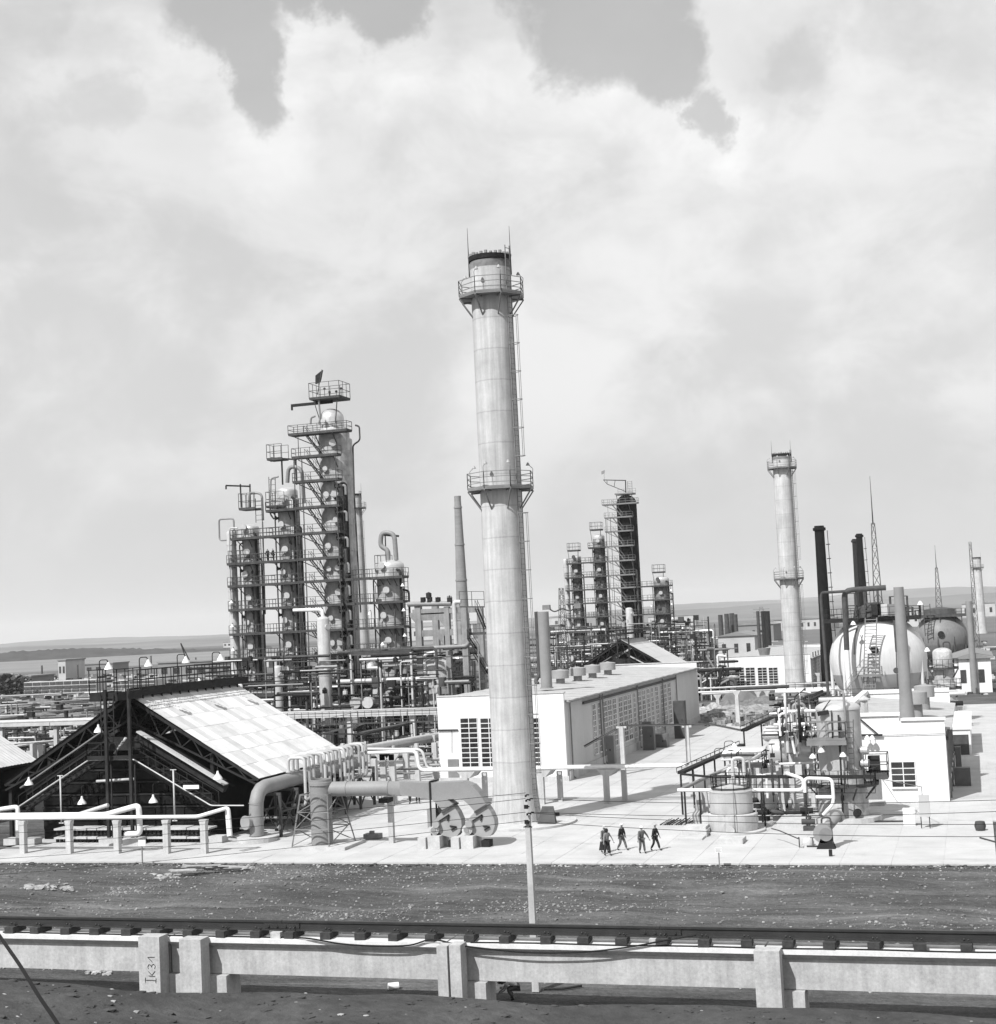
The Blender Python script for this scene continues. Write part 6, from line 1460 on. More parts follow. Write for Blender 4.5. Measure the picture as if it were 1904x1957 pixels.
# second conical tank behind it
q = G(*Z4(640, 880), .1); x, y = q.x + .3, q.y + 1.5
t = thing('conical_tank', 'pale tank with a funnel foot standing behind the squat round tank', 'tank', (x, y, .1)); z_a = Vp(*Z4(640, 800), y).z; z_b = Vp(*Z4(640, 690), y).z
MB().lathe((x, y, 0), [(.5, z_a - 1.6), (1.25, z_a), (1.25, z_b), (.8, z_b + .25), (0, z_b + .3)], 30).build('shell', 'insul_pale', t)
for a in (.6, 2.2, 3.8, 5.3): MB().bar((x + 1.1 * math.cos(a), y + 1.1 * math.sin(a), .1), (x + 1.1 * math.cos(a), y + 1.1 * math.sin(a), z_a), .16).build('leg', 'steel_dark', t)
# horizontal shiny drums further back
for i, (zx, zy, r, v, ln, lab) in enumerate(((715, 452, .6, 128, 2.5, 'shiny pale drum at the back of the right-hand pipework'), (770, 545, .95, 119, 3.0, 'shiny horizontal drum below the valve platform'), (520, 560, .6, 126, 3, 'small pale drum left of the shiny ones'), (820, 510, .7, 117, 2.5, 'small bright drum beside the tall vessel'))):
    c = Vp(*Z4(zx, zy), v); t = thing('horizontal_drum', lab, 'drum', c, 'horizontal drums on the right')
    mbx = MB().lathe((0, 0, 0), [(0.01, -.4), (r * .6, -.33), (r * .9, -.15), (r, 0), (r, ln), (r * .9, ln + .15), (0.01, ln + .4)], 22); mbx.v = [(c.x - ln / 2 + Z, c.y + Y, c.z + X) for X, Y, Z in mbx.v]; mbx.build('shell', 'alu', t)
    for s in (-.3, .3): MB().box(c.x + s * ln - .15, c.x + s * ln + .15, c.y - .4, c.y + .4, .1, c.z - r * .9).build('saddle', 'concrete', t)
# pipe rack carrying a fan of pipes back along the area, with a catwalk
def zG(fn, x, y, z): return G(*fn(x, y), z)
t = thing('catwalk', 'long dark catwalk rising along the left side of the right-hand pipework', 'walkway', (-18, 120, 3))
zc = 3.3
pa = zG(Z4, 155, 665, zc); pb = zG(Z4, 500, 510, zc); pc_ = zG(Z4, 505, 430, zc + 1.2); pd = zG(Z4, 950, 225, zc + 1.2)
for (p, q) in ((pa, pb), (pc_, pd)):
    MB().bar(p, q, .5, .22).build('deck', 'steel_dark', t)
    r_ = MB(); n = 14 if p is pa else 18
    for i in range(n + 1): c = p.lerp(q, i / n); r_.bar(c + Vector((-.3, 0, 0)), c + Vector((-.3, 0, .35)), .04)
    r_.bar(p + Vector((-.3, 0, .35)), q + Vector((-.3, 0, .35)), .05); r_.build('edge_rail', 'steel_dark', t)
    for i in range(7):
        c = p.lerp(q, i / 6); MB().bar((c.x, c.y, .1), c, .13).build('post', 'steel_dark', t)
ex_ = Vp(*Z4(1230, 690), VY - 2.6)
low = [zG(Z4, 155, 672, zc), zG(Z4, 335, 690, 3.2), Vp(*Z4(700, 690), VY - 2.8), Vp(*Z4(1060, 690), VY - 2.8), ex_]
o = MB()
for p, q in zip(low, low[1:]): o.bar(p, q, .12, .16)
o.build('deck', 'steel_dark', t); railing(MB(), low[1:], -1.1, 2.0, .045).build('railing', 'steel_dark', t)
for k, (zx, zy) in enumerate(((345, 530), (400, 490))):
    q = zG(Z4, zx, zy + 60, 3.5); tp = hz_of(Z4(0, zy)[1], q.x, q.y); lp = MB().tube([q, (q.x, q.y, tp), (q.x + .7, q.y, tp), (q.x + .8, q.y, tp - .2)], .035, 6, bend=.3).build('lamp_arm', 'steel_mid', t)
    MB().lathe((q.x + .85, q.y, tp - .6), [(0, 0), (.34, 0), (.22, .2), (.08, .4), (0, .42)], 12).build('lamp_shade', 'lamp_white', lp)
t = thing('fan_of_pipes', 'fan of pale pipes bending together at the middle of the right-hand area', 'pipes', (-14, 118, 3))
zf = 3.2
for k in range(7):
    a = zG(Z4, 150 + k * 9, 762 - k * 6, zf - .6); b = zG(Z4, 520 + k * 14, 600 + k * 2.5, zf + .2); b2 = zG(Z4, 640 + k * 9, 548 + k * 6, zf + .35); c = Vp(*Z4(780 + k * 8, 545 + k * 7), b2.y + 1.5)
    if k < 3: MB().tube([a, zG(Z4, 300 + k * 8, 690 - k * 4, zf - .3), b, zG(Z4, 720 + k * 10, 470 + k * 8, zf + .8), zG(Z4, 845 + k * 6, 345 + k * 18, 4.0)], .14 - .02 * k, 10, bend=.4).build('pipe', ('pipe_grey', 'pipe_pale', 'steel_grey')[k], t)
    else: MB().tube([b, b2, c], .14, 10, bend=.3).build('pipe', ('pipe_white', 'pipe_pale', 'pipe_white', 'pipe_grey')[k - 3], t)
for (p, q) in (((240, 770), (270, 955)), ((165, 640), (225, 800)), ((275, 770), (300, 950)), ((665, 600), (720, 900)), ((560, 640), (640, 780))):
    b = G(*Z4(q[0], q[1]), .1); tp = hz_of(Z4(0, p[1])[1], b.x, b.y); MB().prism([(-.2, 0), (.25, 0), (.12, tp - .1), (-.3, tp - .1)], (b.x, b.y, .1), (1, 0, 0), (0, 0, 1), (0, .35, 0)).build('post', 'concrete' if p[0] < 300 else 'pad', t)
# white pipe loops in front
t = thing('white_pipe_loops', 'thick white pipes looping in front of the tall vessel', 'pipes', (-12, 107, 3))
VW = VY - 3.2
for pts in (((138, 762), (330, 762)), ((555, 762), (835, 762), (838, 700), (740, 668)), ((845, 775), (842, 695), (995, 700), (1003, 800), (1000, 840), (945, 900)), ((905, 800), (1000, 800))):
    MB().tube([Vp(*Z4(*p), VW) for p in pts], .125, 10, bend=.35).build('pipe', 'pipe_white', t)
a = Vp(*Z4(630, 620), VY + 2); b = Vp(*Z4(932, 608), VY + 2); MB().tube([a, b], .09, 8).build('pipe', 'pipe_white', t)
MB().tube([Vp(*Z4(850, 780), VW), Vp(*Z4(855, 985), VW - .6)], .06, 6).build('drain', 'steel_dark', t)
for zx in (248, 570, 605, 165):
    b = G(*Z4(zx + 10, 975), .1); b = Vector((b.x, VW + (2 if zx == 570 else 0), .1)); MB().bar(b, (b.x, b.y, Vp(*Z4(zx, 762), b.y).z), .12).build('post', 'steel_dark', t)
# valve station behind the loops: pipes, hand wheels, flanges
rr = random.Random(12)
t = thing('valve_station', 'crowded valve station on a railed platform left of the tall vessel', 'valves', (-13, 112, 3))
def boxz(x0, x1, y0_, y1_, v, z): pass
for (zx0, zx1, zy, v, rh) in ((700, 900, 478, 114, 1.1), (745, 905, 312, 118, .5), (470, 610, 628, 112, 1.0)):
    a = Vp(*Z4(zx0, zy), v); b = Vp(*Z4(zx1, zy), v); deck_part(t, a.x, b.x, v, v + 2.2, a.z, 'N', m='steel_mid', rh=rh)
    for xx in (a.x + .1, b.x - .1): MB().bar((xx, v + .1, .1), (xx, v + .1, a.z), .1).build('post', 'steel_mid', t)
for k in range(60):
    zx = rr.uniform(690, 880) if k < 44 else rr.uniform(400, 680); zy = rr.uniform(290, 470) if k < 44 else rr.uniform(560, 720); v = rr.uniform(110, 118)
    c = Vp(*Z4(zx, zy), v); kind = k % 4
    if kind == 0: MB().tube([c + Vector((0, 0, -1.4)), c + Vector((0, 0, .2)), c + Vector((.8, .2, .2)), c + Vector((.8, .2, -1.5))], rr.choice([.07, .1, .13]), 8, bend=.3).build('pipe', rr.choice(['pipe_white', 'pipe_grey', 'pipe_pale']), t)
    elif kind == 1: MB().tube([c, c + Vector((0, 0, .7))], .035, 5).disc(c + Vector((0, 0, .7)), .24, 12, (0, 0, 1), .05).cb(c - Vector((0, 0, .25)), .32, .3, .3).build('hand_wheel', 'steel_dark', t)
    elif kind == 2: MB().tube([c - Vector((1.3, 0, 0)), c + Vector((1.3, 0, 0))], rr.choice([.08, .12]), 8).disc(c, .22, 12, (1, 0, 0), .08).build('pipe', rr.choice(['pipe_white', 'alu', 'pipe_pale', 'steel_mid']), t)
    else: MB().tube([c - Vector((0, 0, 1.8)), c + Vector((0, 0, .9))], rr.choice([.04, .06, .09]), 8).build('riser', rr.choice(['pipe_pale', 'steel_dark', 'steel_mid', 'pipe_grey']), t)
for (p, q) in (((765, 440), (790, 560)), ((735, 340), (735, 440)), ((755, 345), (758, 470))): MB().tube([Vp(*Z4(*q), 111), Vp(*Z4(*p), 111), Vp(*Z4(p[0] + 18, p[1] - 14), 111)], .1, 8, bend=.2).build('riser', 'pipe_white', t)
# pumps and pipes on the ground
t = thing('pump_group', 'dark pumps and valves on low plinths between round tank and tall vessel', 'pumps', (-12, 107, .1))
for (zx, zy, m_) in ((620, 930, 'steel_dark'), (700, 930, 'steel_mid'), (860, 920, 'steel_dark'), (870, 985, 'steel_mid'), (650, 870, 'steel_mid'), (590, 860, 'steel_dark')):
    c = G(*Z4(zx, zy), .1); MB().cb(c, .8, .5, .3).tube([c + Vector((-.5, 0, .6)), c + Vector((.4, 0, .6))], .2, 12).disc(c + Vector((.0, 0, .9)), .2, 10, (0, 0, 1), .05).bar(c + Vector((0, 0, .6)), c + Vector((0, 0, 1.3)), .06).build('pump', m_, t)
for (x0, x1, y_, h) in ((690, 850, 975, .45),): 
    a = G(*Z4(x0, y_), .1); b = G(*Z4(x1, y_), .1); MB().box(a.x, b.x, a.y, a.y + 3.0, .1, .1 + h).build('plinth', 'pad', t)
a = G(*Z4(610, 915), .1); MB().tube([a + Vector((0, 0, .35)), a + Vector((6.0, .2, .35))], .12, 8).build('pipe', 'steel_dark', t)
t = thing('blower', 'grey blower drum with thick inlet pipe on a dark stand below the tall vessel', 'blower', (-11, 104, .1))
c = G(*Z4(960, 1085), .1); vB = c.y; cc_ = Vp(*Z4(945, 1000), vB); d_ = Vp(*Z4(1022, 905), vB + 1.6)
MB().tube([(cc_.x, vB - .3, cc_.z), (cc_.x, vB + .25, cc_.z)], .60, 26).build('drum', 'duct', t)
MB().tube([(cc_.x + .2, vB - .34, cc_.z - .05), (cc_.x + .2, vB - .3, cc_.z - .05)], .42, 20).build('end_plate', 'steel_grey', t)
MB().tube([(cc_.x + .15, vB + .2, cc_.z + .2), d_], .32, 16).disc(d_, .5, 20, (.3, .8, .4), .1).build('inlet_pipe', 'duct', t)
MB().prism([(-.45, 0), (.75, 0), (.45, .75), (-.1, .75)], (cc_.x, vB - .3, .1), (1, 0, 0), (0, 0, 1), (0, .7, 0)).build('stand', 'steel_dark', t)
MB().tube([Vp(*Z4(938, 960), vB + .3), Vp(*Z4(935, 915), vB + .3), Vp(*Z4(985, 912), vB + .3), Vp(*Z4(1000, 1062), vB - .2)], .06, 8, bend=.2).build('hand_loop', 'steel_mid', t)
a = G(*Z4(940, 1070), .1)
single(MB().lathe((a.x - .9, a.y + .2, .1), [(.35, 0), (.4, .2), (.3, .45), (0, .5)], 12), 'rag_bundle', 'cloth_pale', 'pale rag-wrapped valve on the ground left of the blower', 'bundle', (a.x - .9, a.y + .2, .1))
a = G(*Z4(890, 1078), .1); single(MB().tube([a + Vector((-.4, 0, .06)), a + Vector((.4, 0, .06))], .05, 8).bar(a, a + Vector((0, 0, .6)), .05).bar(a + Vector((-.15, 0, .6)), a + Vector((.15, 0, .6)), .05), 'ground_valve', 'steel_mid', 'small valve with a tee handle on the ground in front of the blower', 'valve', a)
a = G(*Z4(815, 1080), .1); p_ = [G(*Z4(660, 975), .9), G(*Z4(700, 985), .9), G(*Z4(805, 1030), .8), (a.x, a.y, .75), (a.x, a.y, .1)]
single(MB().tube(p_, .04, 6, bend=.1), 'ground_rail', 'steel_mid', 'thin bent handrail running down in front of the round tank', 'handrail', a)
for i, (zx0, zx1, zy, h, m_, lab) in enumerate(((160, 300, 1022, .45, 'pad', 'stepped concrete slab left of the round tank'), (122, 275, 1040, .12, 'pad', 'thin slab lying in front of the stepped one'), (358, 500, 1062, .32, 'pad', 'flat concrete box in front of the round tank'), (1100, 1285, 850, .25, 'pad', 'low concrete step along the foot of the white building'))):
    a = G(*Z4(zx0, zy), .1); b = G(*Z4(zx1, zy), .1); mb = MB().box(a.x, b.x, a.y, a.y + 1.7, .1, .1 + h)
    if i == 0: mb.box(a.x + .1, b.x - .1, a.y + .3, a.y + 1.8, .1 + h + .002, .1 + h + .2)
    single(mb, 'concrete_slab', m_, lab, 'slab', a, 'loose slabs on the right')
a = G(*Z4(170, 950), .1); t = thing('formwork_pile', 'flat pile of wire mesh and boards left of the striped pipes', 'pile', a)
rr = random.Random(4)
for k in range(22): x_ = a.x - 1.6 + k * .17; MB().bar((x_, a.y - .6, .14), (x_ + .3, a.y + 1.6, .2 + rr.uniform(0, .15)), .06).build('board', rr.choice(['steel_dark', 'pad', 'timber', 'pad']), t)
for k in range(5):
    b = G(*Z4(238 + k * 8, 960), .1); single(MB().tube([(b.x, b.y, .1), (b.x - .15, b.y, .9), (b.x + .1, b.y, 1.2), (b.x + .05, b.y, 1.6)], .07, 8, bend=.1), 'bent_pipe', 'alu' if k % 2 else 'steel_grey', ('short bent grey pipe, leftmost in the row beside the round tank', 'short bent bright pipe, second in the row beside the round tank', 'short bent grey pipe, middle one in the row beside the round tank', 'short bent bright pipe, fourth in the row beside the round tank', 'short bent grey pipe nearest the round tank')[k], 'pipe', (b.x, b.y, .1), 'row of bent pipes by the round tank')
# small boxes on the right of the pavement
a = G(*Z4(1425, 960), .1); single(MB().box(a.x - .4, a.x + .4, a.y, a.y + .3, .1, 1.3).box(a.x - .3, a.x + .3, a.y - .02, a.y - .002, .3, 1.1), 'meter_box', 'frame_white', 'white meter box standing on the pavement right of the tall vessel', 'box', a)
a = G(*Z4(1515, 975), .1); t = thing('switch_box', 'grey switch box on two thin legs with a cable down from the wall', 'cabinet', a); MB().box(a.x - .35, a.x + .35, a.y, a.y + .35, .9, 2.35).build('body', 'far_wall', t)
for s in (-.28, .28): MB().bar((a.x + s, a.y + .15, .1), (a.x + s, a.y + .15, .9), .06).build('leg', 'steel_dark', t)
w0 = Vp(*Z4(1262, 700), 122.2); MB().tube([w0, (a.x - .1, a.y + .2, 2.9), (a.x - .1, a.y + .2, 2.35)], .03, 5).build('cable', 'steel_grey', t)
a = G(*Z4(1818, 985), .1); single(MB().lathe((a.x, a.y, .1), [(.3, 0), (.38, .3), (.3, .6), (0, .65)], 14), 'barrel', 'steel_mid', 'dark round drum lying at the right pavement edge', 'drum', a)
single(MB().bar(G(*Z4(1815, 1025), .15), G(*Z4(1904, 1050), .15), .08), 'steel_rod', 'steel_mid', 'thin rod lying on the dirt at the right edge', 'rod', G(*Z4(1815, 1025), .15))
a = G(*Z4(988, 1128), .1); single(MB().cb(a, .2, .2, .4), 'short_stake', 'steel_dark', 'short dark stub on the pavement in front of the blower', 'stub', a)
single(MB().prism([(0, 0), (2.6, .2), (2.5, .35), (.2, .5)], (*G(*Z4(1195, 940), .12)[:2], .13), (1, 0, 0), (0, 1, 0), (0, 0, .06)), 'plank', 'timber', 'dark plank lying right of the tall vessel base', 'plank', G(*Z4(1195, 940), .12))

# ------------------------------------------------------------------ white building on the right
wc = G(*Z4(1648, 822), .1); wl = wc.y; bz = Vp(*Z4(1620, 372), wl).z; xW1 = wc.x; xW0 = Vp(*Z4(1195, 820), wl).x - 2.0
yW1 = Up(*Z4(1700, 330), xW1).y; yW1 = wl + 30
t = thing('pump_house', 'white flat-roofed building with a four-row window, right of the tall vessel', 'building', ((xW0 + xW1) / 2, wl + 15, 0))
zlo = bz; zhi = Vp(*Z4(1250, 352), wl).z; xs_ = Vp(*Z4(1365, 370), wl).x
MB().box(xW0, xs_, wl, wl + .4, 0, zhi).build('front_wall', 'white_wall', t); MB().box(xs_ + .002, xW1, wl, wl + .4, 0, zlo).build('front_wall', 'white_wall', t)
MB().box(xW0, xs_ + .1, wl - .15, wl + .55, zhi + .002, zhi + .25).box(xs_ + .12, xW1 + .1, wl - .15, wl + .55, zlo + .002, zlo + .2).build('coping', 'frame_white', t)
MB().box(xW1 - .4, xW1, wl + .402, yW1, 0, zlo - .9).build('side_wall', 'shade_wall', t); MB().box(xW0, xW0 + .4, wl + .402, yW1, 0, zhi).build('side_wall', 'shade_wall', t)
MB().box(xW0, xW1, yW1 + .002, yW1 + .4, 0, zhi).build('back_wall', 'white_wall', t)
MB().box(xW0, xW1, yW1 - .12, yW1 + .55, zhi + .002, zhi + .35).build('coping', 'frame_white', t)
MB().box(xW0 - .05, xW0 + .5, wl + .56, yW1 - .13, zhi + .002, zhi + .35).build('coping', 'frame_white', t)
n = 7
for k in range(n): MB().prism([(xW0 + .42, zhi - .45), (xW1 + .5, zlo - .8), (xW1 + .5, zlo - .68), (xW0 + .42, zhi - .3)], (0, wl + .56 + (yW1 - wl - .7) * k / n, .02 * (k % 2)), (1, 0, 0), (0, 0, 1), (0, (yW1 - wl - .7) / n - .04, 0)).build('roof_panel', 'roof_felt', t)
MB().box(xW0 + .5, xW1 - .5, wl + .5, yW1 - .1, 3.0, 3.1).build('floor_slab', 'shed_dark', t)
a = Vp(*Z4(1330, 745), wl); b = Vp(*Z4(1452, 605), wl); window(t, (a.x, wl - .02, a.z), b.x - a.x, b.z - a.z, 2, 4, (1, 0, 0), (0, -1, 0))
a = Vp(*Z4(1197, 825), wl); b = Vp(*Z4(1263, 660), wl); MB().box(a.x, b.x, wl - .08, wl - .002, .3, b.z).build('door', 'steel_grey', t)
MB().bar(Vp(*Z4(1150, 457), wl - .2), Vp(*Z4(1275, 456), wl - .2), .14).bar(Vp(*Z4(1145, 362), wl - .2), Vp(*Z4(1250, 452), wl - .2), .08).bar(Vp(*Z4(1278, 458), wl - .1), Vp(*Z4(1620, 448), wl - .1), .03).build('wall_bracket', 'steel_dark', t)
for zx in (1190, 1218): 
    q = Vp(*Z4(zx, 480), wl - .6); MB().lathe(q, [(0, 0), (.24, 0), (.18, .14), (.06, .3), (0, .3)], 12).tube([q + Vector((0, 0, .25)), q + Vector((.1, .6, .3))], .03, 5).build('wall_lamp', 'lamp_white', t)
for k in range(6): MB().bar((xW1 + .12, wl + 2 + k * 4, .1), (xW1 + .12, wl + 2 + k * 4, zlo - 1), .14).build('downpipe', 'steel_grey', t)
MB().box(xW1 + .02, xW1 + .2, wl + 1.5, wl + 22, zlo - 1.7, zlo - 1.45).build('cable_tray', 'steel_mid', t)
for k in range(5): window(t, (xW1 + .02, wl + 3 + k * 4.6, 1.6), 2.4, 2.6, 2, 3, (0, 1, 0), (1, 0, 0), panes=False, glass='glass_pale')
for (zx, zy, w, h, lab) in ((1722, 740, 1.3, 1.5, 'dark cabinet against the side of the white right-hand building'), (1700, 660, .5, 2.2, 'narrow dark pump by the side wall of the white right-hand building')):
    q = G(*Z4(zx, zy), .1); single(MB().box(q.x - w / 2, q.x + w / 2, q.y, q.y + 1.0, .1, .1 + h).box(q.x - w / 2 + .1, q.x + w / 2 - .1, q.y - .04, q.y - .002, .3, h - .1), 'cabinet', 'cabinet', lab, 'cabinet', q)
a = G(*Z4(1770, 565), .1); t = thing('annex', 'low white annex with a dark doorway, beyond the right-hand building', 'building', a); zt_ = hz_of(Z4(0, 425)[1], a.x, a.y)
MB().box(a.x - 3.0, a.x, a.y, a.y + 22, .1, zt_).build('wall', 'white_wall', t); MB().box(a.x - 3.1, a.x + .15, a.y - .15, a.y + 22, zt_ + .002, zt_ + .25).build('coping', 'frame_white', t); MB().box(a.x - 2.6, a.x - .2, a.y - .05, a.y - .002, .1, zt_ - .5).build('door', 'steel_mid', t)
# stack and vents on its roof
p = G(*Z4(1412, 360), zhi - .5); ht = hz_of(1122, p.x, p.y)
t = thing('exhaust_stack', 'tall plain grey stack standing on the white right-hand building', 'stack', p)
MB().lathe((p.x, p.y, 0), [(.62, p.z - .2), (.52, p.z + 1.6), (.50, p.z + 2.2), (.40, ht), (.32, ht), (.32, 5)], 24).build('shell', 'duct', t)
for i, (zx, zy, lab) in enumerate(((1470, 340, 'near drum vent on the white right-hand building, beside its stack'), (1512, 298, 'far drum vent on the white right-hand building'))):
    p = G(*Z4(zx, zy), zhi - .6); t = thing('drum_vent', lab, 'roof vent', p, 'drum vents on the right-hand building')
    MB().lathe(p, [(.42, -.3), (.42, .9)], 18).build('neck', 'duct', t); MB().lathe(p, [(.5, .85), (.88, .85), (.88, 1.85), (.3, 1.95), (0, 2.0)], 26, flat=(0, 1)).build('drum', 'fan_paint', t)
p = G(*Z4(1177, 340), zhi - .3); t = thing('roof_cowl', 'small square chimney with a pointed cap at the left roof edge of the right-hand building', 'chimney', p); MB().cb(p, .55, .55, 1.15).build('shaft', 'insul', t); MB().lathe(p + Vector((0, 0, 1.15)), [(.5, 0), (.5, .08), (0, .4)], 8, flat=(0, 1)).build('cap', 'alu', t)

# ------------------------------------------------------------------ spheres
def sphere(px, py, d_px, d, label, m_, m2, struct_px=None):
    dr = ray(px, py); k = d; c = Vector((dr[0] * k, dr[1] * k, EYE + dr[2] * k)); R_ = d_px / 2 / F_PX * d
    t = thing('storage_sphere', label, 'sphere', (c.x, c.y, 0), 'spherical storage tanks'); prof = []
    for i in range(25):
        th = -PI / 2 + PI * i / 24; prof.append((max(.001, R_ * math.cos(th)), R_ * math.sin(th)))
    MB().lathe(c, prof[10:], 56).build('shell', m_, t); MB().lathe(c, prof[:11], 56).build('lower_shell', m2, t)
    for k in range(10):
        a = 2 * PI * k / 10 + .2; x_, y_ = c.x + R_ * .97 * math.cos(a), c.y + R_ * .97 * math.sin(a)
        MB().tube([(x_, y_, 0), (x_, y_, c.z + .3)], .22, 10).build('leg', 'steel_mid' if m_ == 'sphere_grey' else m_, t)
    return t, c, R_
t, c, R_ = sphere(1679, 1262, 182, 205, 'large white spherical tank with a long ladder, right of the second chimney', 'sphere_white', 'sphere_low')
vS = c.y - R_ - .2
MB().tube([(c.x - .05, c.y - R_ * .97, Vp(*RQ(613, 522), vS).z), (c.x - .05, c.y - R_ * .97 - .35, Vp(*RQ(613, 522), vS).z)], .55, 20).build('nozzle', 'soot', t)
zpl = Vp(*RQ(500, 188), c.y - 4).z
deck_part(t, Vp(*RQ(40, 190), c.y - 4).x, Vp(*RQ(1080, 150), c.y - 4).x, c.y - 4, c.y + 4, zpl, '', m='steel_dark', th=.35, rh=1.5)
MB().lathe((c.x, c.y, c.z + R_ - .6), [(3.0, 0), (2.8, 1.2), (1.0, 1.9), (0, 2.0)], 24).build('crown_cap', 'steel_mid', t)
for k in range(8): a = 2 * PI * k / 8; MB().bar((c.x + 4.2 * math.cos(a), c.y + 3.6 * math.sin(a), zpl - .2), (c.x + 4.0 * math.cos(a), c.y + 3.4 * math.sin(a), c.z + R_ * .70), .14).build('strut', 'steel_dark', t)
ladder(MB(), Vp(*RQ(540, 1060), vS - .6), Vp(*RQ(560, 175), vS - .6), 1.5, .14, .45).build('ladder', 'steel_grey', t)
stair(MB(), Vp(*RQ(290, 960), vS - 1), Vp(*RQ(480, 700), vS - 1), 1.0, (0, 1, 0), .08).build('stair', 'steel_grey', t)
a = Vp(*RQ(530, 795), vS - 1); deck_part(t, a.x - 1.5, a.x + 1.8, vS - 1.4, vS - .2, a.z, 'N', m='steel_grey')
MB().tube([Vp(*RQ(335, 1030), vS - .8), Vp(*RQ(300, 540), vS - .8), Vp(*RQ(300, 520), vS - .8)], .34, 12).build('fill_pipe', 'pipe_white', t)
MB().tube([Vp(*RQ(300, 520), vS - .8), Vp(*RQ(270, -120), vS - .8), Vp(*RQ(720, -150), vS - .8)], .36, 12, bend=1.0).build('fill_pipe', 'steel_mid', t)
MB().tube([Vp(*RQ(100, 1000), vS - 1.5), Vp(*RQ(20, -40), vS - 1.5), Vp(*RQ(30, -95), vS - 1.5), Vp(*RQ(280, -110), vS - 1.5)], .2, 10, bend=.8).build('vent_pipe', 'steel_mid', t)
MB().tube([Vp(*RQ(845, 540), vS - .8), Vp(*RQ(820, 200), vS - .8)], .3, 10).build('fill_pipe', 'steel_mid', t); MB().tube([Vp(*RQ(850, 990), vS - .9), Vp(*RQ(822, 350), vS - .9)], .08, 6).disc(Vp(*RQ(832, 742), vS - 1.1), .4, 14, (0, 1, 0), .15).build('vent_pipe', 'steel_mid', t)
MB().tube([Vp(*RQ(380, 570), vS - .8), Vp(*RQ(385, 380), vS - .8), Vp(*RQ(420, 260), vS + .5)], .1, 8, bend=.5).build('vent_pipe', 'steel_mid', t)
for (zx0, zx1, y0_, y1_) in ((500, 620, -150, 180), (770, 940, -60, 150), (930, 1000, 60, 160), (300, 380, -90, 180)):
    a = Vp(*RQ(zx0, y1_), c.y - 3); b = Vp(*RQ(zx1, y0_), c.y - 3)
    f_ = MB()
    for xx in (a.x, b.x):
        for yy in (c.y - 3, c.y): f_.bar((xx, yy, zpl), (xx, yy, b.z), .16)
    for zz in (a.z + 1, (a.z + b.z) / 2, b.z): f_.bar((a.x, c.y - 3, zz), (b.x, c.y - 3, zz), .14).bar((a.x, c.y - 3, zz), (a.x, c.y, zz), .12).bar((b.x, c.y - 3, zz), (b.x, c.y, zz), .12)
    f_.build('top_frame', 'steel_mid', t)
for zx in (800, 620, 880, 690): q = Vp(*RQ(zx, 130), c.y - 2.5); MB().cb(q - Vector((0, 0, .3)), 1.3, 1.2, 1.6).build('valve_house', random.choice(['steel_dark', 'steel_grey', 'pipe_pale']), t)
for zx, zy in ((1090, 35), (370, 250), (540, 555), (1165, 535)):
    q = Vp(*RQ(zx, zy), vS - 1); MB().lathe(q, [(0, 0), (.4, 0), (.25, .3), (.1, .5), (0, .5)], 10).tube([q + Vector((0, 0, .4)), q + Vector((0, 1.2, .4))], .05, 5).build('lamp', 'lamp_white', t)
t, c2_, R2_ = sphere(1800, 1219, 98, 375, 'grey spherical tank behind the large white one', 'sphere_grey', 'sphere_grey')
deck_part(t, Vp(*RQ(1030, 150), c2_.y - 5).x, Vp(*RQ(1590, 145), c2_.y - 5).x, c2_.y - 5, c2_.y + 5, Vp(*RQ(1300, 148), c2_.y - 5).z, '', m='steel_mid', th=.5, rh=1.5)
MB().lathe((c2_.x, c2_.y, c2_.z + R2_ - .8), [(4.0, 0), (3.6, 1.6), (0, 2.2)], 24).build('crown_cap', 'steel_mid', t)
for k in range(8): a = 2 * PI * k / 8; MB().bar((c2_.x + 5.2 * math.cos(a), c2_.y + 5 * math.sin(a), c2_.z + R2_ + .8), (c2_.x + R2_ * .8 * math.cos(a), c2_.y + R2_ * .8 * math.sin(a), c2_.z + R2_ * .3), .18).build('strut', 'steel_mid', t)
q = Vp(*RQ(1313, 352), c2_.y - R2_); MB().tube([(q.x, c2_.y - R2_ * .95, q.z), (q.x, c2_.y - R2_ - .4, q.z)], .8, 16).build('nozzle', 'soot', t)
ladder(MB(), Vp(*RQ(1180, 370), c2_.y - R2_ - .5), Vp(*RQ(1155, 25), c2_.y - R2_ - .5), 1.6, .2, 1.0).build('ladder', 'steel_mid', t)

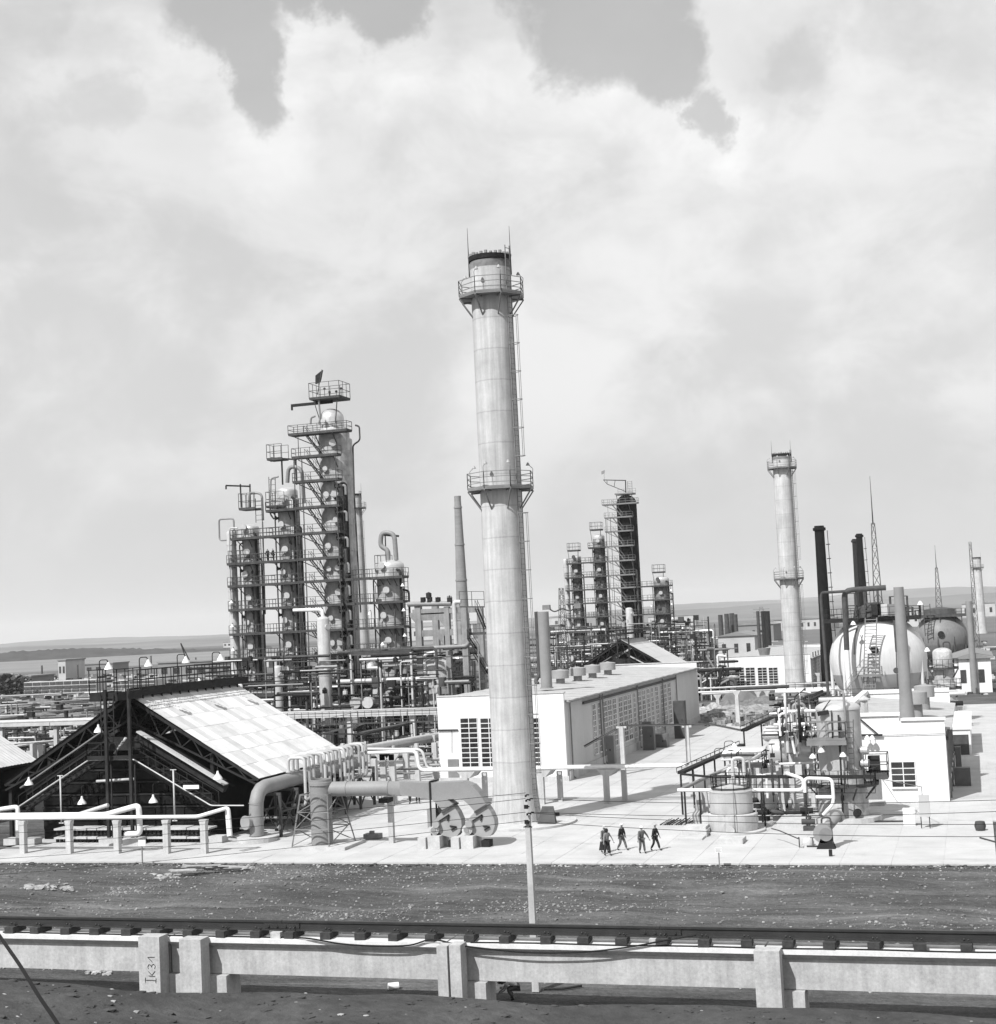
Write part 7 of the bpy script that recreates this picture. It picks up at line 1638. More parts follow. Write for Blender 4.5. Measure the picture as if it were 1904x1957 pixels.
# ------------------------------------------------------------------ dark stacks, masts, and lattice pylons
def at_base(px, py_base=None, v=None): 
    return G(px, py_base) if v is None else Vp(px, 1200, v)
for (xb, v, ytop, rb_, rt_, m_, lab) in ((1580, 300, 1005, 1.35, .95, 'column_dark', 'tall dark stack just right of the second chimney'), (1656, 420, 1020, 1.6, .85, 'column_dark', 'dark stack rising behind the white sphere, right one of two'), (1647, 440, 1030, 1.3, .8, 'steel_dark', 'dark stack rising behind the white sphere, left one of two'),
        (1470, 400, 1168, .75, .7, 'steel_dark', 'short dark stack pair, right one, beyond the second hall'), (1463, 402, 1168, .75, .7, 'steel_dark', 'short dark stack pair, left one, beyond the second hall'), (1452, 420, 1168, .5, .45, 'steel_mid', 'thin dark stack left of the short dark pair'),
        (1380, 520, 1175, .9, .8, 'steel_mid', 'distant grey stack, first of four from the left'), (1392, 520, 1173, .9, .8, 'steel_mid', 'distant grey stack, second of four from the left'), (1402, 525, 1172, 1.1, .9, 'steel_mid', 'distant grey stack, third of four from the left'), (1409, 520, 1174, .7, .7, 'steel_mid', 'distant grey stack, fourth of four from the left'),
        (1857, 260, 1149, .55, .5, 'duct', 'grey stack on the far right white building'), (1030, 235, 1172, .42, .42, 'steel_mid', 'thin dark stack just right of the tall chimney')):
    q = Vp(xb, 1230, v); H = hz_of(ytop, q.x, q.y)
    t = thing('steel_stack', lab, 'stack', (q.x, q.y, 0), 'steel stacks')
    MB().lathe((q.x, q.y, 0), [(rb_, 0), (rb_, H * .12), (rt_ + (rb_ - rt_) * .4, H * .4), (rt_, H * .9), (rt_, H), (rt_ - .1, H), (rt_ - .1, H - 2)], 18).build('shell', m_, t)
    if H > 30:
        MB().lathe((q.x, q.y, H - 1), [(rt_ + .05, 0), (rt_ + .3, .1), (rt_ + .3, .6), (rt_, .7)], 18).build('collar', m_, t)
        l_ = MB(); 
        for k in range(8): l_.bar((q.x + rt_ * 1.2, q.y - .3, H * (.25 + k * .09)), (q.x + rt_ * 1.2 + .8, q.y - .3, H * (.25 + k * .09)), .15)
        l_.bar((q.x + rb_ + .6, q.y - .3, 1), (q.x + rt_ + .6, q.y - .3, H - 1), .12); l_.build('ladder', m_, t)
for (xb, v, ytop, yl, w, m_, lab) in ((1684, 330, 910, 1000, 1.35, 'steel_mid', 'lattice mast with a long rod on top, above the white sphere'), (1800, 520, 1042, 1085, 1.6, 'steel_mid', 'hazy lattice mast with a rod above the grey sphere'), (1868, 330, 1035, 1036, .6, 'steel_mid', 'slender dark mast near the right edge'), (1078, 268, 1122, 1124, 1.2, 'steel_mid', 'short lattice mast with two floodlight arms, left of the farther plant'), (1459, 900, 1158, 1160, 4.5, 'steel_grey', 'hazy electricity pylon beyond the four distant stacks')):
    q = Vp(xb, 1230, v); H = hz_of(yl, q.x, q.y); Ht = hz_of(ytop, q.x, q.y); t = thing('lattice_mast', lab, 'mast', (q.x, q.y, 0)); mb = MB(); n = 12 if H > 20 else 8
    wt = (.34 if w < 3 else .8) if w > .7 else .22
    for k in range(n):
        za, zb = H * k / n, H * (k + 1) / n; wa = w + (wt - w) * k / n; wb = w + (wt - w) * (k + 1) / n; th = .08 if v < 400 else .13
        for (sx, sy) in ((-1, -1), (1, -1), (1, 1), (-1, 1)): mb.bar((q.x + sx * wa, q.y + sy * wa, za), (q.x + sx * wb, q.y + sy * wb, zb), th)
        for s in (-1, 1): mb.bar((q.x - wa * s, q.y - wa, za), (q.x + wb * s, q.y - wb, zb), th * .8).bar((q.x - wa * s, q.y + wa, za), (q.x + wb * s, q.y + wb, zb), th * .8)
        mb.bar((q.x - wb, q.y - wb, zb), (q.x + wb, q.y - wb, zb), th * .8)
    mb.build('lattice', m_, t)
    if Ht > H + 2: MB().tube([(q.x, q.y, H - .3), (q.x, q.y, Ht)], .16, 6, r2=.05).build('rod', m_, t)
    if w == 1.2:
        for s in (-1, 1):
            z_ = hz_of(1160, q.x, q.y); MB().tube([(q.x, q.y, z_ - .3), (q.x + s * 1.6, q.y, z_ - .9), (q.x + s * 2.8, q.y, z_ + .1)], .14, 6, bend=.6).build('lamp_arm', 'steel_mid', t)
        MB().cb((q.x - 3.0, q.y, hz_of(1164, q.x, q.y)), 1.4, .8, .9).build('floodlight', 'steel_grey', t); MB().cb((q.x + 3.0, q.y, hz_of(1164, q.x, q.y)), 1.2, .8, .9).build('floodlight', 'steel_grey', t)
    if w == 4.5:
        for k in (.65, .8, .92): MB().bar((q.x - 5, q.y, H * k), (q.x + 5, q.y, H * k), .4).build('cross_arm', m_, t)

# ------------------------------------------------------------------ second hall, its neighbours, rubble and hut
h2 = hall(Vp(*RT2(395, 640), 292.5).x, Vp(*RT2(395, 640), 292.5).x + 17.2, 292.5, 365, Vp(*RT2(395, 218), 292.5).z, 'second white hall with four tall windows behind the chimney with rubble in front', None, 0)
for (a, b) in ((565, 675), (697, 808), (846, 958), (982, 1092)):
    p0 = Vp(*RT2(a, 680), 292.48); p1 = Vp(*RT2(b, 680), 292.48); zb_ = Vp(*RT2(a, 672), 292.48).z; zt_ = Vp(*RT2(a, 345), 292.48).z; window(h2, (p0.x, 292.48, zb_), p1.x - p0.x, zt_ - zb_, 2, 10, (1, 0, 0), (0, -1, 0), panes=True)
xq = Vp(*RT2(395, 640), 292.5).x + 17.2
for k in range(11): window(h2, (xq + .02, 296 + k * 5.2, 1.6), 2.6, 5.0, 3, 8, (0, 1, 0), (1, 0, 0), panes=False, glass='glass_pale')
q = Vp(*RT2(910, 150), 300); t = thing('open_duct_mouth', 'dark flared duct mouth on the roof of the second hall', 'duct', q); MB().lathe(q - Vector((0, 0, 1.4)), [(.8, 0), (1.3, 2.2), (1.1, 2.2), (.7, .2)], 20).build('mouth', 'steel_grey', t)
for (x0, x1, y0_, y1_, dp, m_, lab, nw) in ((1375, 1445, 1217, 1262, 24, 'far_wall', 'low pale hall with three windows, beyond the second hall', 3), (1405, 1480, 1196, 1228, 30, 'far_roof', 'long grey hall far behind the short dark stacks', 5), (1828, 1898, 1260, 1325, 30, 'white_wall', 'white hall on the far right behind the short insulated column', 2), (1700, 1760, 1165, 1200, 20, 'far_wall', 'hazy white hall beyond the spheres', 4), (1840, 1904, 1155, 1180, 30, 'far_wall', 'hazy white hall at the right edge near the horizon', 4), (1240, 1330, 1180, 1200, 20, 'far_wall', 'distant hall seen right of the black tower', 4), (1040, 1090, 1182, 1200, 20, 'far_wall', 'distant hall left of the farther plant', 3), (1480, 1590, 1186, 1206, 60, 'far_wall', 'long white village row on the distant plain', 9)):
    b0 = G(x0, y1_); b1 = Vp(x1, y1_, b0.y); zt_ = Vp(x0, y0_, b0.y).z; t = thing('distant_hall', lab, 'building', (b0.x, b0.y, 0))
    MB().box(b0.x, b1.x, b0.y, b0.y + dp, 0, zt_).build('wall', m_, t); MB().prism([(-.6, 0), (b1.x - b0.x + .6, 0), ((b1.x - b0.x) / 2, zt_ * .18)], (b0.x, b0.y - .5, zt_ + .01), (1, 0, 0), (0, 0, 1), (0, dp + 1, 0)).build('roof', 'far_roof', t)
    for k in range(nw):
        wdt = (b1.x - b0.x) / nw; MB().box(b0.x + wdt * (k + .3), b0.x + wdt * (k + .62), b0.y - .1, b0.y - .002, zt_ * .3, zt_ * .68).build('window', 'glass', t)
# rubble yard and thatched hut
mb = MB()
a = G(1338, 1382); b = G(1480, 1330)
for i, (zx, zy, sx, sy, h, m_, lab) in enumerate(((180, 960, 4, 4, 1.6, 'rubble', 'pale heap of rubble beside the far end of the hall'), (300, 980, 5, 3, 1.3, 'rubble', 'long pale rubble heap in front of the hut'), (560, 950, 8, 4, 1.5, 'rubble', 'pale rubble bank right of the thin post'), (690, 900, 4, 3, 1.3, 'rubble_dark', 'dark overgrown heap beside the hut'), (860, 860, 5, 3, 1.6, 'rubble_dark', 'grey earth heap behind the catwalk'), (480, 890, 5, 3, 1.5, 'rubble_dark', 'dark hollowed heap in front of the hut'), (1120, 745, 4, 3, 1.5, 'rubble_dark', 'grey heap under the second hall windows'))):
    q = G(*RT2(zx, zy)); heap('rubble_heap', q.x, q.y + 2, sx, sy, h, i, lab, m_)
q = G(*RT2(600, 850)); t = thing('thatched_hut', 'small hut with a ragged dark thatched roof in the rubble yard', 'hut', (q.x, q.y, 0))
k_ = .46
def hp(x, y, z): return (q.x + x * k_, q.y + y * k_, z * k_)
MB().box(q.x - 5.5 * k_, q.x + 2.6 * k_, q.y, q.y + 4 * k_, 0, 2.6 * k_).build('wall', 'rubble', t)
MB().add([hp(-6.4, -.7, 2.7), hp(1.0, -.8, 2.6), hp(3.0, 2, 5.8), hp(-4.6, 2, 5.3), hp(7.5, 1.5, 2.3), hp(7.2, 4.8, 2.4), hp(-6.4, 4.8, 2.5)], [(0, 1, 2, 3), (1, 4, 2), (4, 5, 2), (2, 5, 6, 3), (3, 6, 0), (0, 6, 5, 4, 1)]).build('thatched_roof', 'roof_dark', t)
for k in range(7): MB().bar(hp(2 + k * .8, -.3, 0), hp(2.5 + k * .75, .2, 2.6 + .2 * (k % 3)), .1).build('prop', 'timber_pale', t)
for i, (zx, zb_, zt_) in enumerate(((585, 1045, 630), (340, 940, 680), (835, 770, 640), (950, 785, 625), (1155, 860, 610), (1590, 650, 410))):
    q = G(*RT2(zx, zb_)); H = hz_of(RT2(0, zt_)[1], q.x, q.y); single(MB().prism([(-.3, 0), (.3, 0), (.22, H - .6), (.6, H), (-.6, H), (-.22, H - .6)], (q.x, q.y, 0), (1, 0, 0), (0, 0, 1), (0, .5, 0)), 'rack_post', 'concrete', ('slim pale post in front of the hut, standing on the yard edge', 'pale post with a wide head left of the hut', 'short pale post between the hut and the second hall', 'pale post left of the two standing men', 'paired post at the corner of the catwalk', 'pale post right of the second chimney')[i], 'post', (q.x, q.y, 0), 'pipe rack posts in the rubble yard')
t = thing('pipe_rack', 'pale pipe rack with dark valves crossing in front of the second hall', 'pipe rack', Vp(*RT2(600, 600), 250))
for (p, q, r, m_) in (((80, 605), (1900, 520), .14, 'pipe_pale'), ((80, 650), (1750, 590), .14, 'pipe_white'), ((560, 602), (1215, 578), .3, 'steel_mid')): MB().tube([Vp(*RT2(*p), 245), Vp(*RT2(*q), 245)], r, 8).build('pipe', m_, t)
MB().box(Vp(*RT2(130, 640), 246).x, Vp(*RT2(540, 640), 246).x, 246, 247, Vp(*RT2(300, 680), 246).z, Vp(*RT2(300, 645), 246).z).build('slab', 'pipe_white', t)
MB().tube([Vp(*RT2(330, 495), 262), Vp(*RT2(550, 490), 262), Vp(*RT2(560, 620), 262)], .35, 10, bend=1).build('pipe', 'steel_mid', t)
# short insulated column right of the sphere
q = Vp(*RQ(1355, 990), 200); zt_ = Vp(*RQ(1355, 545), 200).z
t = thing('insulated_column', 'short insulated column with a railed waist, right of the white sphere', 'column', (q.x, 200, 0)); MB().lathe((q.x, 200, 0), [(1.4, 0), (1.4, zt_ * .55), (1.22, zt_ * .56), (1.22, zt_)] + dome(1.22, zt_, .5), 28).build('shell', 'insul', t)
ringdeck(t, q.x, 200, 1.24, 1.9, Vp(*RQ(1355, 715), 200).z, 0, 2 * PI); ringdeck(t, q.x, 200, 1.42, 2.1, Vp(*RQ(1355, 930), 200).z, 0, 2 * PI)
MB().tube([(q.x + .2, 200, zt_ + .5), (q.x + .2, 200, zt_ + 1.3), (q.x + 1.0, 200, zt_ + 1.3), (q.x + 1.0, 200, zt_)], .1, 8, bend=.3).build('top_pipe', 'steel_mid', t)
rr = random.Random(8)
for k, (px, v, w, H, lab) in enumerate(((1010, 225, 9, 6, 'low crowded pipe frame seen just right of the tall chimney'), (1338, 262, 4, 5, 'dark pipe frame beyond the far end of the hall'), (1345, 285, 4, 8, 'crowded pipe frame left of the second hall'), (1745, 190, 3, 4, 'pipe frame between the white sphere and the short insulated column'), (1580, 185, 9, 4, 'low pipe frame at the foot of the white sphere'), (1500, 215, 10, 3.5, 'low pipe frame left of the white sphere'))):
    q = Vp(px, 1260, v); t = thing('pipe_rack', lab, 'pipe rack', (q.x, v, 0), 'pipe frames on the right')
    for cx_ in (0, w / 2, w):
        for cy_ in (0, 4): MB().bar((q.x + cx_, v + cy_, 0), (q.x + cx_, v + cy_, H), .22).build('column', 'steel_mid', t)
    for z in (H * .4, H * .7, H):
        for j in range(5): MB().tube([(q.x - rr.uniform(0, 3), v + j * .9, z + .2), (q.x + w + rr.uniform(0, 3), v + j * .9, z + .2)], rr.choice([.12, .2, .3]), 7).build('pipe', rr.choice(['pipe_grey', 'pipe_pale', 'pipe_white', 'steel_mid', 'steel_dark']), t)
    for j in range(6): x_ = q.x + rr.uniform(0, w); MB().tube([(x_, v - .4, 0), (x_, v - .4, rr.uniform(2, H + 1)), (x_ + rr.choice([-1, 1]) * 1.6, v - .4, rr.uniform(2, H + 1))], rr.choice([.1, .2]), 7, bend=.4).build('riser', rr.choice(['pipe_grey', 'pipe_white', 'steel_dark']), t)
    for j in range(3): MB().tube([(q.x + rr.uniform(0, w - 2), v + 2, rr.uniform(1, H * .6)), (q.x + rr.uniform(w / 2, w), v + 2.5, rr.uniform(1, H * .6))], .6, 12).build('exchanger', rr.choice(['alu', 'insul', 'steel_mid']), t)
    railing(MB(), [(q.x, v, H + .3), (q.x + w, v, H + .3)], 1.1, 1.3, .06).build('railing', 'steel_mid', t)
# ------------------------------------------------------------------ building materials strewn over the far yards (uncountable)
def strewn(name, label, n, fn_px, seed, mats, smin, smax, flat=.5):
    r_ = random.Random(seed)
    for mi, mname in enumerate(mats):
        mb = MB()
        for _ in range(n):
            px, py = fn_px(r_); q = G(px, py); a = r_.choice([0, PI / 2]) + r_.uniform(-.15, .15); L_ = r_.uniform(smin, smax); w = r_.uniform(.15, .7); h = r_.uniform(.15, .9) * flat * 2
            d = Vector((math.cos(a), math.sin(a), 0)) * L_ / 2; q = q + Vector((0, 0, h / 2)); mb.bar(q - d, q + d, w, h)
        CUR[0] = Vector((0, 0, 0)); o = mb.build(name, mname); o['kind'] = 'stuff'; o['label'] = label % ('dark', 'pale')[mi]; o['category'] = 'debris'
strewn('building_debris', '%s beams and blocks strewn across the far left yard', 900, lambda r: (r.uniform(-60, 480), 1290 + 190 * r.random() ** 1.3), 5, ['steel_dark', 'pipe_pale'], .8, 4.5)
strewn('building_debris', '%s pipes and blocks lying between the farther plant and the second hall', 380, lambda r: (r.uniform(980, 1500), r.uniform(1215, 1300)), 6, ['steel_mid', 'pipe_pale'], .8, 5)
strewn('building_debris', '%s pipework and blocks lying around the feet of the left towers', 420, lambda r: (r.uniform(430, 830), r.uniform(1330, 1440)), 7, ['steel_dark', 'pipe_pale'], .8, 3.5, .9)
strewn('building_debris', '%s broken pieces scattered around the thatched hut', 160, lambda r: (r.uniform(1340, 1500), r.uniform(1352, 1390)), 8, ['rubble_dark', 'rubble'], .3, 1.2, .6)
strewn('building_debris', '%s pipework and blocks around the spheres and the far right buildings', 260, lambda r: (r.uniform(1500, 1904), r.uniform(1225, 1330)), 9, ['steel_mid', 'pipe_pale'], .8, 4)
# ------------------------------------------------------------------ utility pole and wires
pb_ = G(1025, 1897); px_, py_ = pb_.x, 62.9 + 0; pq = Vp(1025, 1897, 61.3); zt_ = Vp(1012, 1558, 61.3).z; bx = pq.x
t = thing('utility_pole', 'pale concrete utility pole with dark insulators, standing behind the runway in the middle', 'pole', (bx, 61.3, 0))
MB().prism([(-.15, 0), (.15, 0), (.10, zt_), (-.10, zt_)], (bx, 61.2, 0), (1, 0, 0), (0, 0, 1), (0, .24, 0)).build('shaft', 'insul_pale', t)
RFp = lambda zx, zy: Vp(*RF(zx, zy), 61.2)
ins = [(1378, 150, 0), (1384, 200, 0), (1383, 275, 1), (1395, 345, 0), (1388, 435, 1), (1420, 190, 0), (1430, 335, 0)]
for (zx, zy, big) in ins:
    q = RFp(zx, zy); MB().cb(q - Vector((0, .1, .08)), .06 + .10 * big, .1, .08 + .08 * big).tube([q, q + Vector((.12, -.05, .0))], .03, 6).build('insulator', 'rubber', t)
for (zx, zy, s) in ((1350, 495, 1), (1440, 495, -1)): MB().bar(RFp(zx, zy), RFp(zx + 30 * s, zy - 12), .05).build('stay_band', 'steel_dark', t)
R4w = Z4
def wire(p, q, sag, label):
    n = 14; P = [p.lerp(q, i / n) - Vector((0, 0, sag * 4 * (i / n) * (1 - i / n))) for i in range(n + 1)]
    return single(MB().tube(P, .011, 4, bend=0, caps=False), 'overhead_wire', 'rubber', label, 'wire', p, 'overhead wires on the utility pole')
vl = 75.0
for k, (zy, yl) in enumerate(((130, 1588), (190, 1612), (335, 1636), (425, 1666))):
    q = RFp(1370, zy); e = Vp(0, yl, vl); e = q + (e - q) * 1.25
    wire(q, e, .25, 'thin wire sloping down to the left from the pole, %s of four' % ('topmost', 'second', 'third', 'lowest')[k])
for k, (zy, yr) in enumerate(((190, 1522), (335, 1544), (345, 1568), (435, 1592))):
    q = RFp(1440, zy); e = Vp(1904, yr, 59.5); e = q + (e - q) * 1.2
    wire(q, e, .25, 'thin wire running right from the pole, %s of four' % ('topmost', 'second', 'third', 'lowest')[k])

# ------------------------------------------------------------------ people
def skin_part(name, parent, verts, edges, radii, material, sub=1, root=0):
    me = bpy.data.meshes.new(name); me.from_pydata(verts, edges, []); me.materials.append(M[material])
    o = bpy.data.objects.new(name, me); C.objects.link(o); o.parent = parent
    m = o.modifiers.new('skin', 'SKIN'); m.use_smooth_shade = True
    for i, r in enumerate(radii):
        sv = me.skin_vertices[0].data[i]; sv.radius = (r[0], r[1]) if isinstance(r, tuple) else (r, r); sv.use_root = (i == root)
    s = o.modifiers.new('sub', 'SUBSURF'); s.levels = sub; s.render_levels = sub
    dg = bpy.context.evaluated_depsgraph_get(); ev = o.evaluated_get(dg); nm = bpy.data.meshes.new_from_object(ev); o.modifiers.clear(); o.data = nm
    if not nm.materials: nm.materials.append(M[material])
    return o
def person(loc, heading, pose, top, bottom, label, hat=None, hair=False, bare=False, group=None, bag=None, dress=False):
    """pose: dict of joint positions (x right, y forward, z up), in metres for a 1.72 m adult"""
    t = thing('person', label, 'person', loc, group); t.rotation_euler[2] = heading
    CUR[0] = Vector((0, 0, 0)); p = pose
    J = ['pelvis', 'spine', 'chest', 'neck', 'headlow', 'headtop', 'shL', 'elL', 'haL', 'shR', 'elR', 'haR', 'hiL', 'knL', 'anL', 'toL', 'hiR', 'knR', 'anR', 'toR']
    vs = [p[j] for j in J]; ix = {j: i for i, j in enumerate(J)}
    E = [('pelvis', 'spine'), ('spine', 'chest'), ('chest', 'neck'), ('neck', 'headlow'), ('headlow', 'headtop'), ('chest', 'shL'), ('shL', 'elL'), ('elL', 'haL'), ('chest', 'shR'), ('shR', 'elR'), ('elR', 'haR'),
         ('pelvis', 'hiL'), ('hiL', 'knL'), ('knL', 'anL'), ('anL', 'toL'), ('pelvis', 'hiR'), ('hiR', 'knR'), ('knR', 'anR'), ('anR', 'toR')]
    E = [(ix[a], ix[b]) for a, b in E]
    R_ = {'pelvis': (.15, .11), 'spine': (.13, .10), 'chest': (.16, .11), 'neck': .055, 'headlow': .075, 'headtop': .085, 'shL': .065, 'elL': .042, 'haL': .034, 'shR': .065, 'elR': .042, 'haR': .034, 'hiL': .095, 'knL': .06, 'anL': .042, 'toL': .035, 'hiR': .095, 'knR': .06, 'anR': .042, 'toR': .035}
    skin_part('body', t, vs, E, [R_[j] for j in J], 'skin', 1)
    V3 = lambda a: Vector(p[a])
    def seg(js, rad): return [p[j] if isinstance(j, str) else tuple(j) for j in js], rad
    mid = lambda a, b, k: tuple(V3(a).lerp(V3(b), k))
    sl = .85 if not bare else .25
    vs = [p['pelvis'], p['spine'], p['chest'], p['shL'], p['elL'] if sl > .5 else mid('shL', 'elL', .3), mid('elL', 'haL', .7) if sl > .5 else mid('shL', 'elL', .4), p['shR'], p['elR'] if sl > .5 else mid('shR', 'elR', .3), mid('elR', 'haR', .7) if sl > .5 else mid('shR', 'elR', .4)]
    skin_part('shirt', t, vs, [(0, 1), (1, 2), (2, 3), (3, 4), (4, 5), (2, 6), (6, 7), (7, 8)], [(.185, .14), (.165, .125), (.19, .135), .085, .062, .052, .085, .062, .052], top, 1, 0)
    pe = V3('pelvis'); vs = [tuple(pe + Vector((0, 0, .03))), p['hiL'], p['knL'], mid('knL', 'anL', .85), p['hiR'], p['knR'], mid('knR', 'anR', .85)]
    skin_part('trousers', t, vs, [(0, 1), (1, 2), (2, 3), (0, 4), (4, 5), (5, 6)], [(.175, .135), .115, .085, .075, .115, .085, .075], bottom, 1, 0)
    for s in 'LR':
        a, b = V3('an' + s), V3('to' + s); skin_part('shoe', t, [tuple(a + Vector((0, 0, -.01))), tuple(b)], [(0, 1)], [.06, .045], 'hair', 1, 0)
    h = V3('headlow').lerp(V3('headtop'), .62); d = (V3('headtop') - V3('headlow')).normalized()
    if hat: 
        mb = MB().lathe(h + d * .03, [(.125, 0), (.13, .03), (.10, .09), (.0, .11)], 14); mb.cb(h + Vector((0, .12, .02)), .14, .12, .02); o = mb.build('cap', hat, None); o.location = (0, 0, 0); o.parent = t
    if hair:
        mb = MB().lathe(h - d * .06, [(0, -.10), (.09, -.08), (.125, 0), (.13, .08), (.08, .17), (0, .19)], 14); mb.v = [(x, y - .035, z) for x, y, z in mb.v]; o = mb.build('hair', 'hair', None); o.location = (0, 0, 0); o.parent = t
    # face: nose and ears
    f_ = MB().cb(h + Vector((0, .085, -.04)), .03, .035, .045).cb(h + Vector((.085, .0, -.04)), .02, .04, .05).cb(h + Vector((-.085, .0, -.04)), .02, .04, .05); o = f_.build('face', 'skin', None); o.location = (0, 0, 0); o.parent = t
    # hands: palm, four fingers and a thumb
    for s, sg in (('L', -1), ('R', 1)):
        w_ = V3('ha' + s); dn = (w_ - V3('el' + s)).normalized(); sd = dn.cross(Vector((0, 1, 0))); sd = sd.normalized() if sd.length > .1 else Vector((1, 0, 0))
        mb = MB().bar(w_ - dn * .01, w_ + dn * .085, .075, .03)
        for k in range(4):
            b0 = w_ + dn * .08 + sd * (.028 - .019 * k); L_ = (.06, .072, .068, .052)[k]; mb.tube([b0, b0 + dn * L_ * .55 + Vector((0, .006, 0)), b0 + dn * L_ * .95 + Vector((0, .022, 0))], .009, 5, bend=0)
        mb.tube([w_ + dn * .02 + sd * .035, w_ + dn * .055 + sd * .06 + Vector((0, .01, 0)), w_ + dn * .085 + sd * .062 + Vector((0, .02, 0))], .011, 5, bend=0)
        o = mb.build('hand', 'skin', None); o.location = (0, 0, 0); o.parent = t
    if bag:
        w_ = V3('ha' + bag); mb = MB().add([(w_.x - .02, w_.y - .12, w_.z - .08), (w_.x + .05, w_.y + .1, w_.z - .06), (w_.x + .08, w_.y + .2, w_.z - .62), (w_.x - .06, w_.y - .22, w_.z - .66), (w_.x + .06, w_.y - .1, w_.z - .08), (w_.x - .05, w_.y + .1, w_.z - .06), (w_.x - .08, w_.y + .2, w_.z - .62), (w_.x + .1, w_.y - .22, w_.z - .66)], [(0, 1, 2, 3), (4, 5, 6, 7), (0, 3, 7, 4), (1, 5, 6, 2), (3, 2, 6, 7)])
        o = mb.build('held_jacket', 'cloth_dark', None); o.location = (0, 0, 0); o.parent = t
    return t
def walk(stride=.3, armL=.3, armR=-.3, lean=.03, k=1.0, out=.0):
    z = lambda v: v * k
    P = {'pelvis': (0, 0, z(.93)), 'spine': (0, lean * .5, z(1.12)), 'chest': (0, lean, z(1.34)), 'neck': (0, lean, z(1.48)), 'headlow': (0, lean + .02, z(1.55)), 'headtop': (0, lean + .02, z(1.68)),
         'shL': (-.19, lean, z(1.40)), 'elL': (-.25 - out, lean + armL * .5, z(1.13)), 'haL': (-.25 - out * 1.8, lean + armL, z(.90)), 'shR': (.19, lean, z(1.40)), 'elR': (.25 + out, lean + armR * .5, z(1.13)), 'haR': (.25 + out * 2.2, lean + armR, z(.90)),
         'hiL': (-.10, 0, z(.90)), 'knL': (-.11, stride * .6, z(.50)), 'anL': (-.11, stride, z(.09)), 'toL': (-.12, stride + .15, z(.04)), 'hiR': (.10, 0, z(.90)), 'knR': (.11, -stride * .15, z(.48)), 'anR': (.11, -stride, z(.11)), 'toR': (.12, -stride + .14, z(.05))}
    return P
PT = zr(2250, 3150, .26261)
HEAD_R = -PI / 2 - .2   # walking to the right across the pavement, partly towards the camera
grp = 'people walking across the pavement'
def gp(zx, zy): q = G(*PT(zx, zy), .1); return (q.x, q.y, .1)
person(gp(470, 735), -2.2, walk(.16, .12, .22, out=.1), 'cloth_pattern', 'cloth_dark', 'person with dark hair and patterned top, nearest of the walking pair', hair=True, bare=True, group=grp)
person(gp(430, 690), -2.2, walk(.2, -.3, .35, out=.12), 'cloth_mid', 'cloth_mid', 'person in a pale cap carrying a dark jacket, half hidden behind the dark-haired walker', hat='cap_white', group=grp, bag='R')
person(gp(690, 655), -1.9, walk(.30, .12, -.1), 'cloth_dark', 'cloth_mid', 'person in a dark jacket and pale cap in mid stride, second group from the left', hat='cap_white', group=grp)
person(gp(990, 700), -2.3, walk(.15, .1, .35, out=.14), 'cloth_mid', 'cloth_mid', 'person in grey overalls and pale cap with an arm held out', hat='cap_white', group=grp)
person(gp(1185, 660), -1.8, walk(.28, .2, -.1), 'cloth_dark', 'cloth_dark', 'person in dark clothes striding right, the rightmost walker', hat='far_wall', group=grp)
# two on the tower bridge
zdk = LV[5]
for i, (zx, lab) in enumerate(((472, 'person in dark clothes on the high walkway, left one of two'), (513, 'person in dark clothes on the high walkway, right one of two'))):
    q = Vp(*R1(zx, 1490), VU - 2.0); person((q.x, VU - 2.05, zdk), 2.9 - i * .5, walk(.04, .1, .15), 'cloth_dark', 'cloth_dark', lab, group='people standing on the high walkway')
for i, (zx, lab) in enumerate(((985, 'person in dark overalls standing by the heap, left one of two'), (1022, 'person in dark overalls standing by the heap, right one of two'))):
    q = G(*RT2(zx, 778)); person((q.x, q.y, 0), 3.1 + i, walk(.05, .1, .1), 'cloth_dark', 'cloth_dark', lab, group='people standing below the second hall')
for i, (zx, lab) in enumerate(((145, 'person in dark trousers seen under the grey duct, left one of two'), (228, 'person in dark trousers seen under the grey duct, right one of two'))):
    q = G(*RF(zx, 243), .1); person((q.x, q.y, .1), 2.6 + i, walk(.08, .1, .1), 'cloth_dark', 'cloth_dark', lab, group='people standing behind the grey duct')
# the man bending down beyond the runway
RW = zr(1850, 3700, .21008)
hd = Vp(*RW(670, 710), 63.0)
squat = {'pelvis': (0, 0, .50), 'spine': (0, .14, .66), 'chest': (0, .36, .74), 'neck': (0, .48, .74), 'headlow': (0, .54, .72), 'headtop': (0, .66, .66), 'shL': (-.18, .38, .72), 'elL': (-.22, .50, .45), 'haL': (-.14, .72, .30), 'shR': (.18, .38, .72), 'elR': (.22, .50, .45), 'haR': (.12, .74, .28),
         'hiL': (-.10, .02, .48), 'knL': (-.18, .38, .42), 'anL': (-.16, .12, .08), 'toL': (-.17, .28, .04), 'hiR': (.10, .02, .48), 'knR': (.18, .38, .42), 'anR': (.16, .12, .08), 'toR': (.17, .28, .04)}
q = G(*RW(800, 880)); k_ = Vp(*RW(800, 700), 60.0)
person((k_.x, 60.0, 0), PI / 2 + .35, squat, 'cap_white', 'cloth_mid', 'person in a white vest and dark hat crouching beyond the runway beam', hat='hair', bare=True)
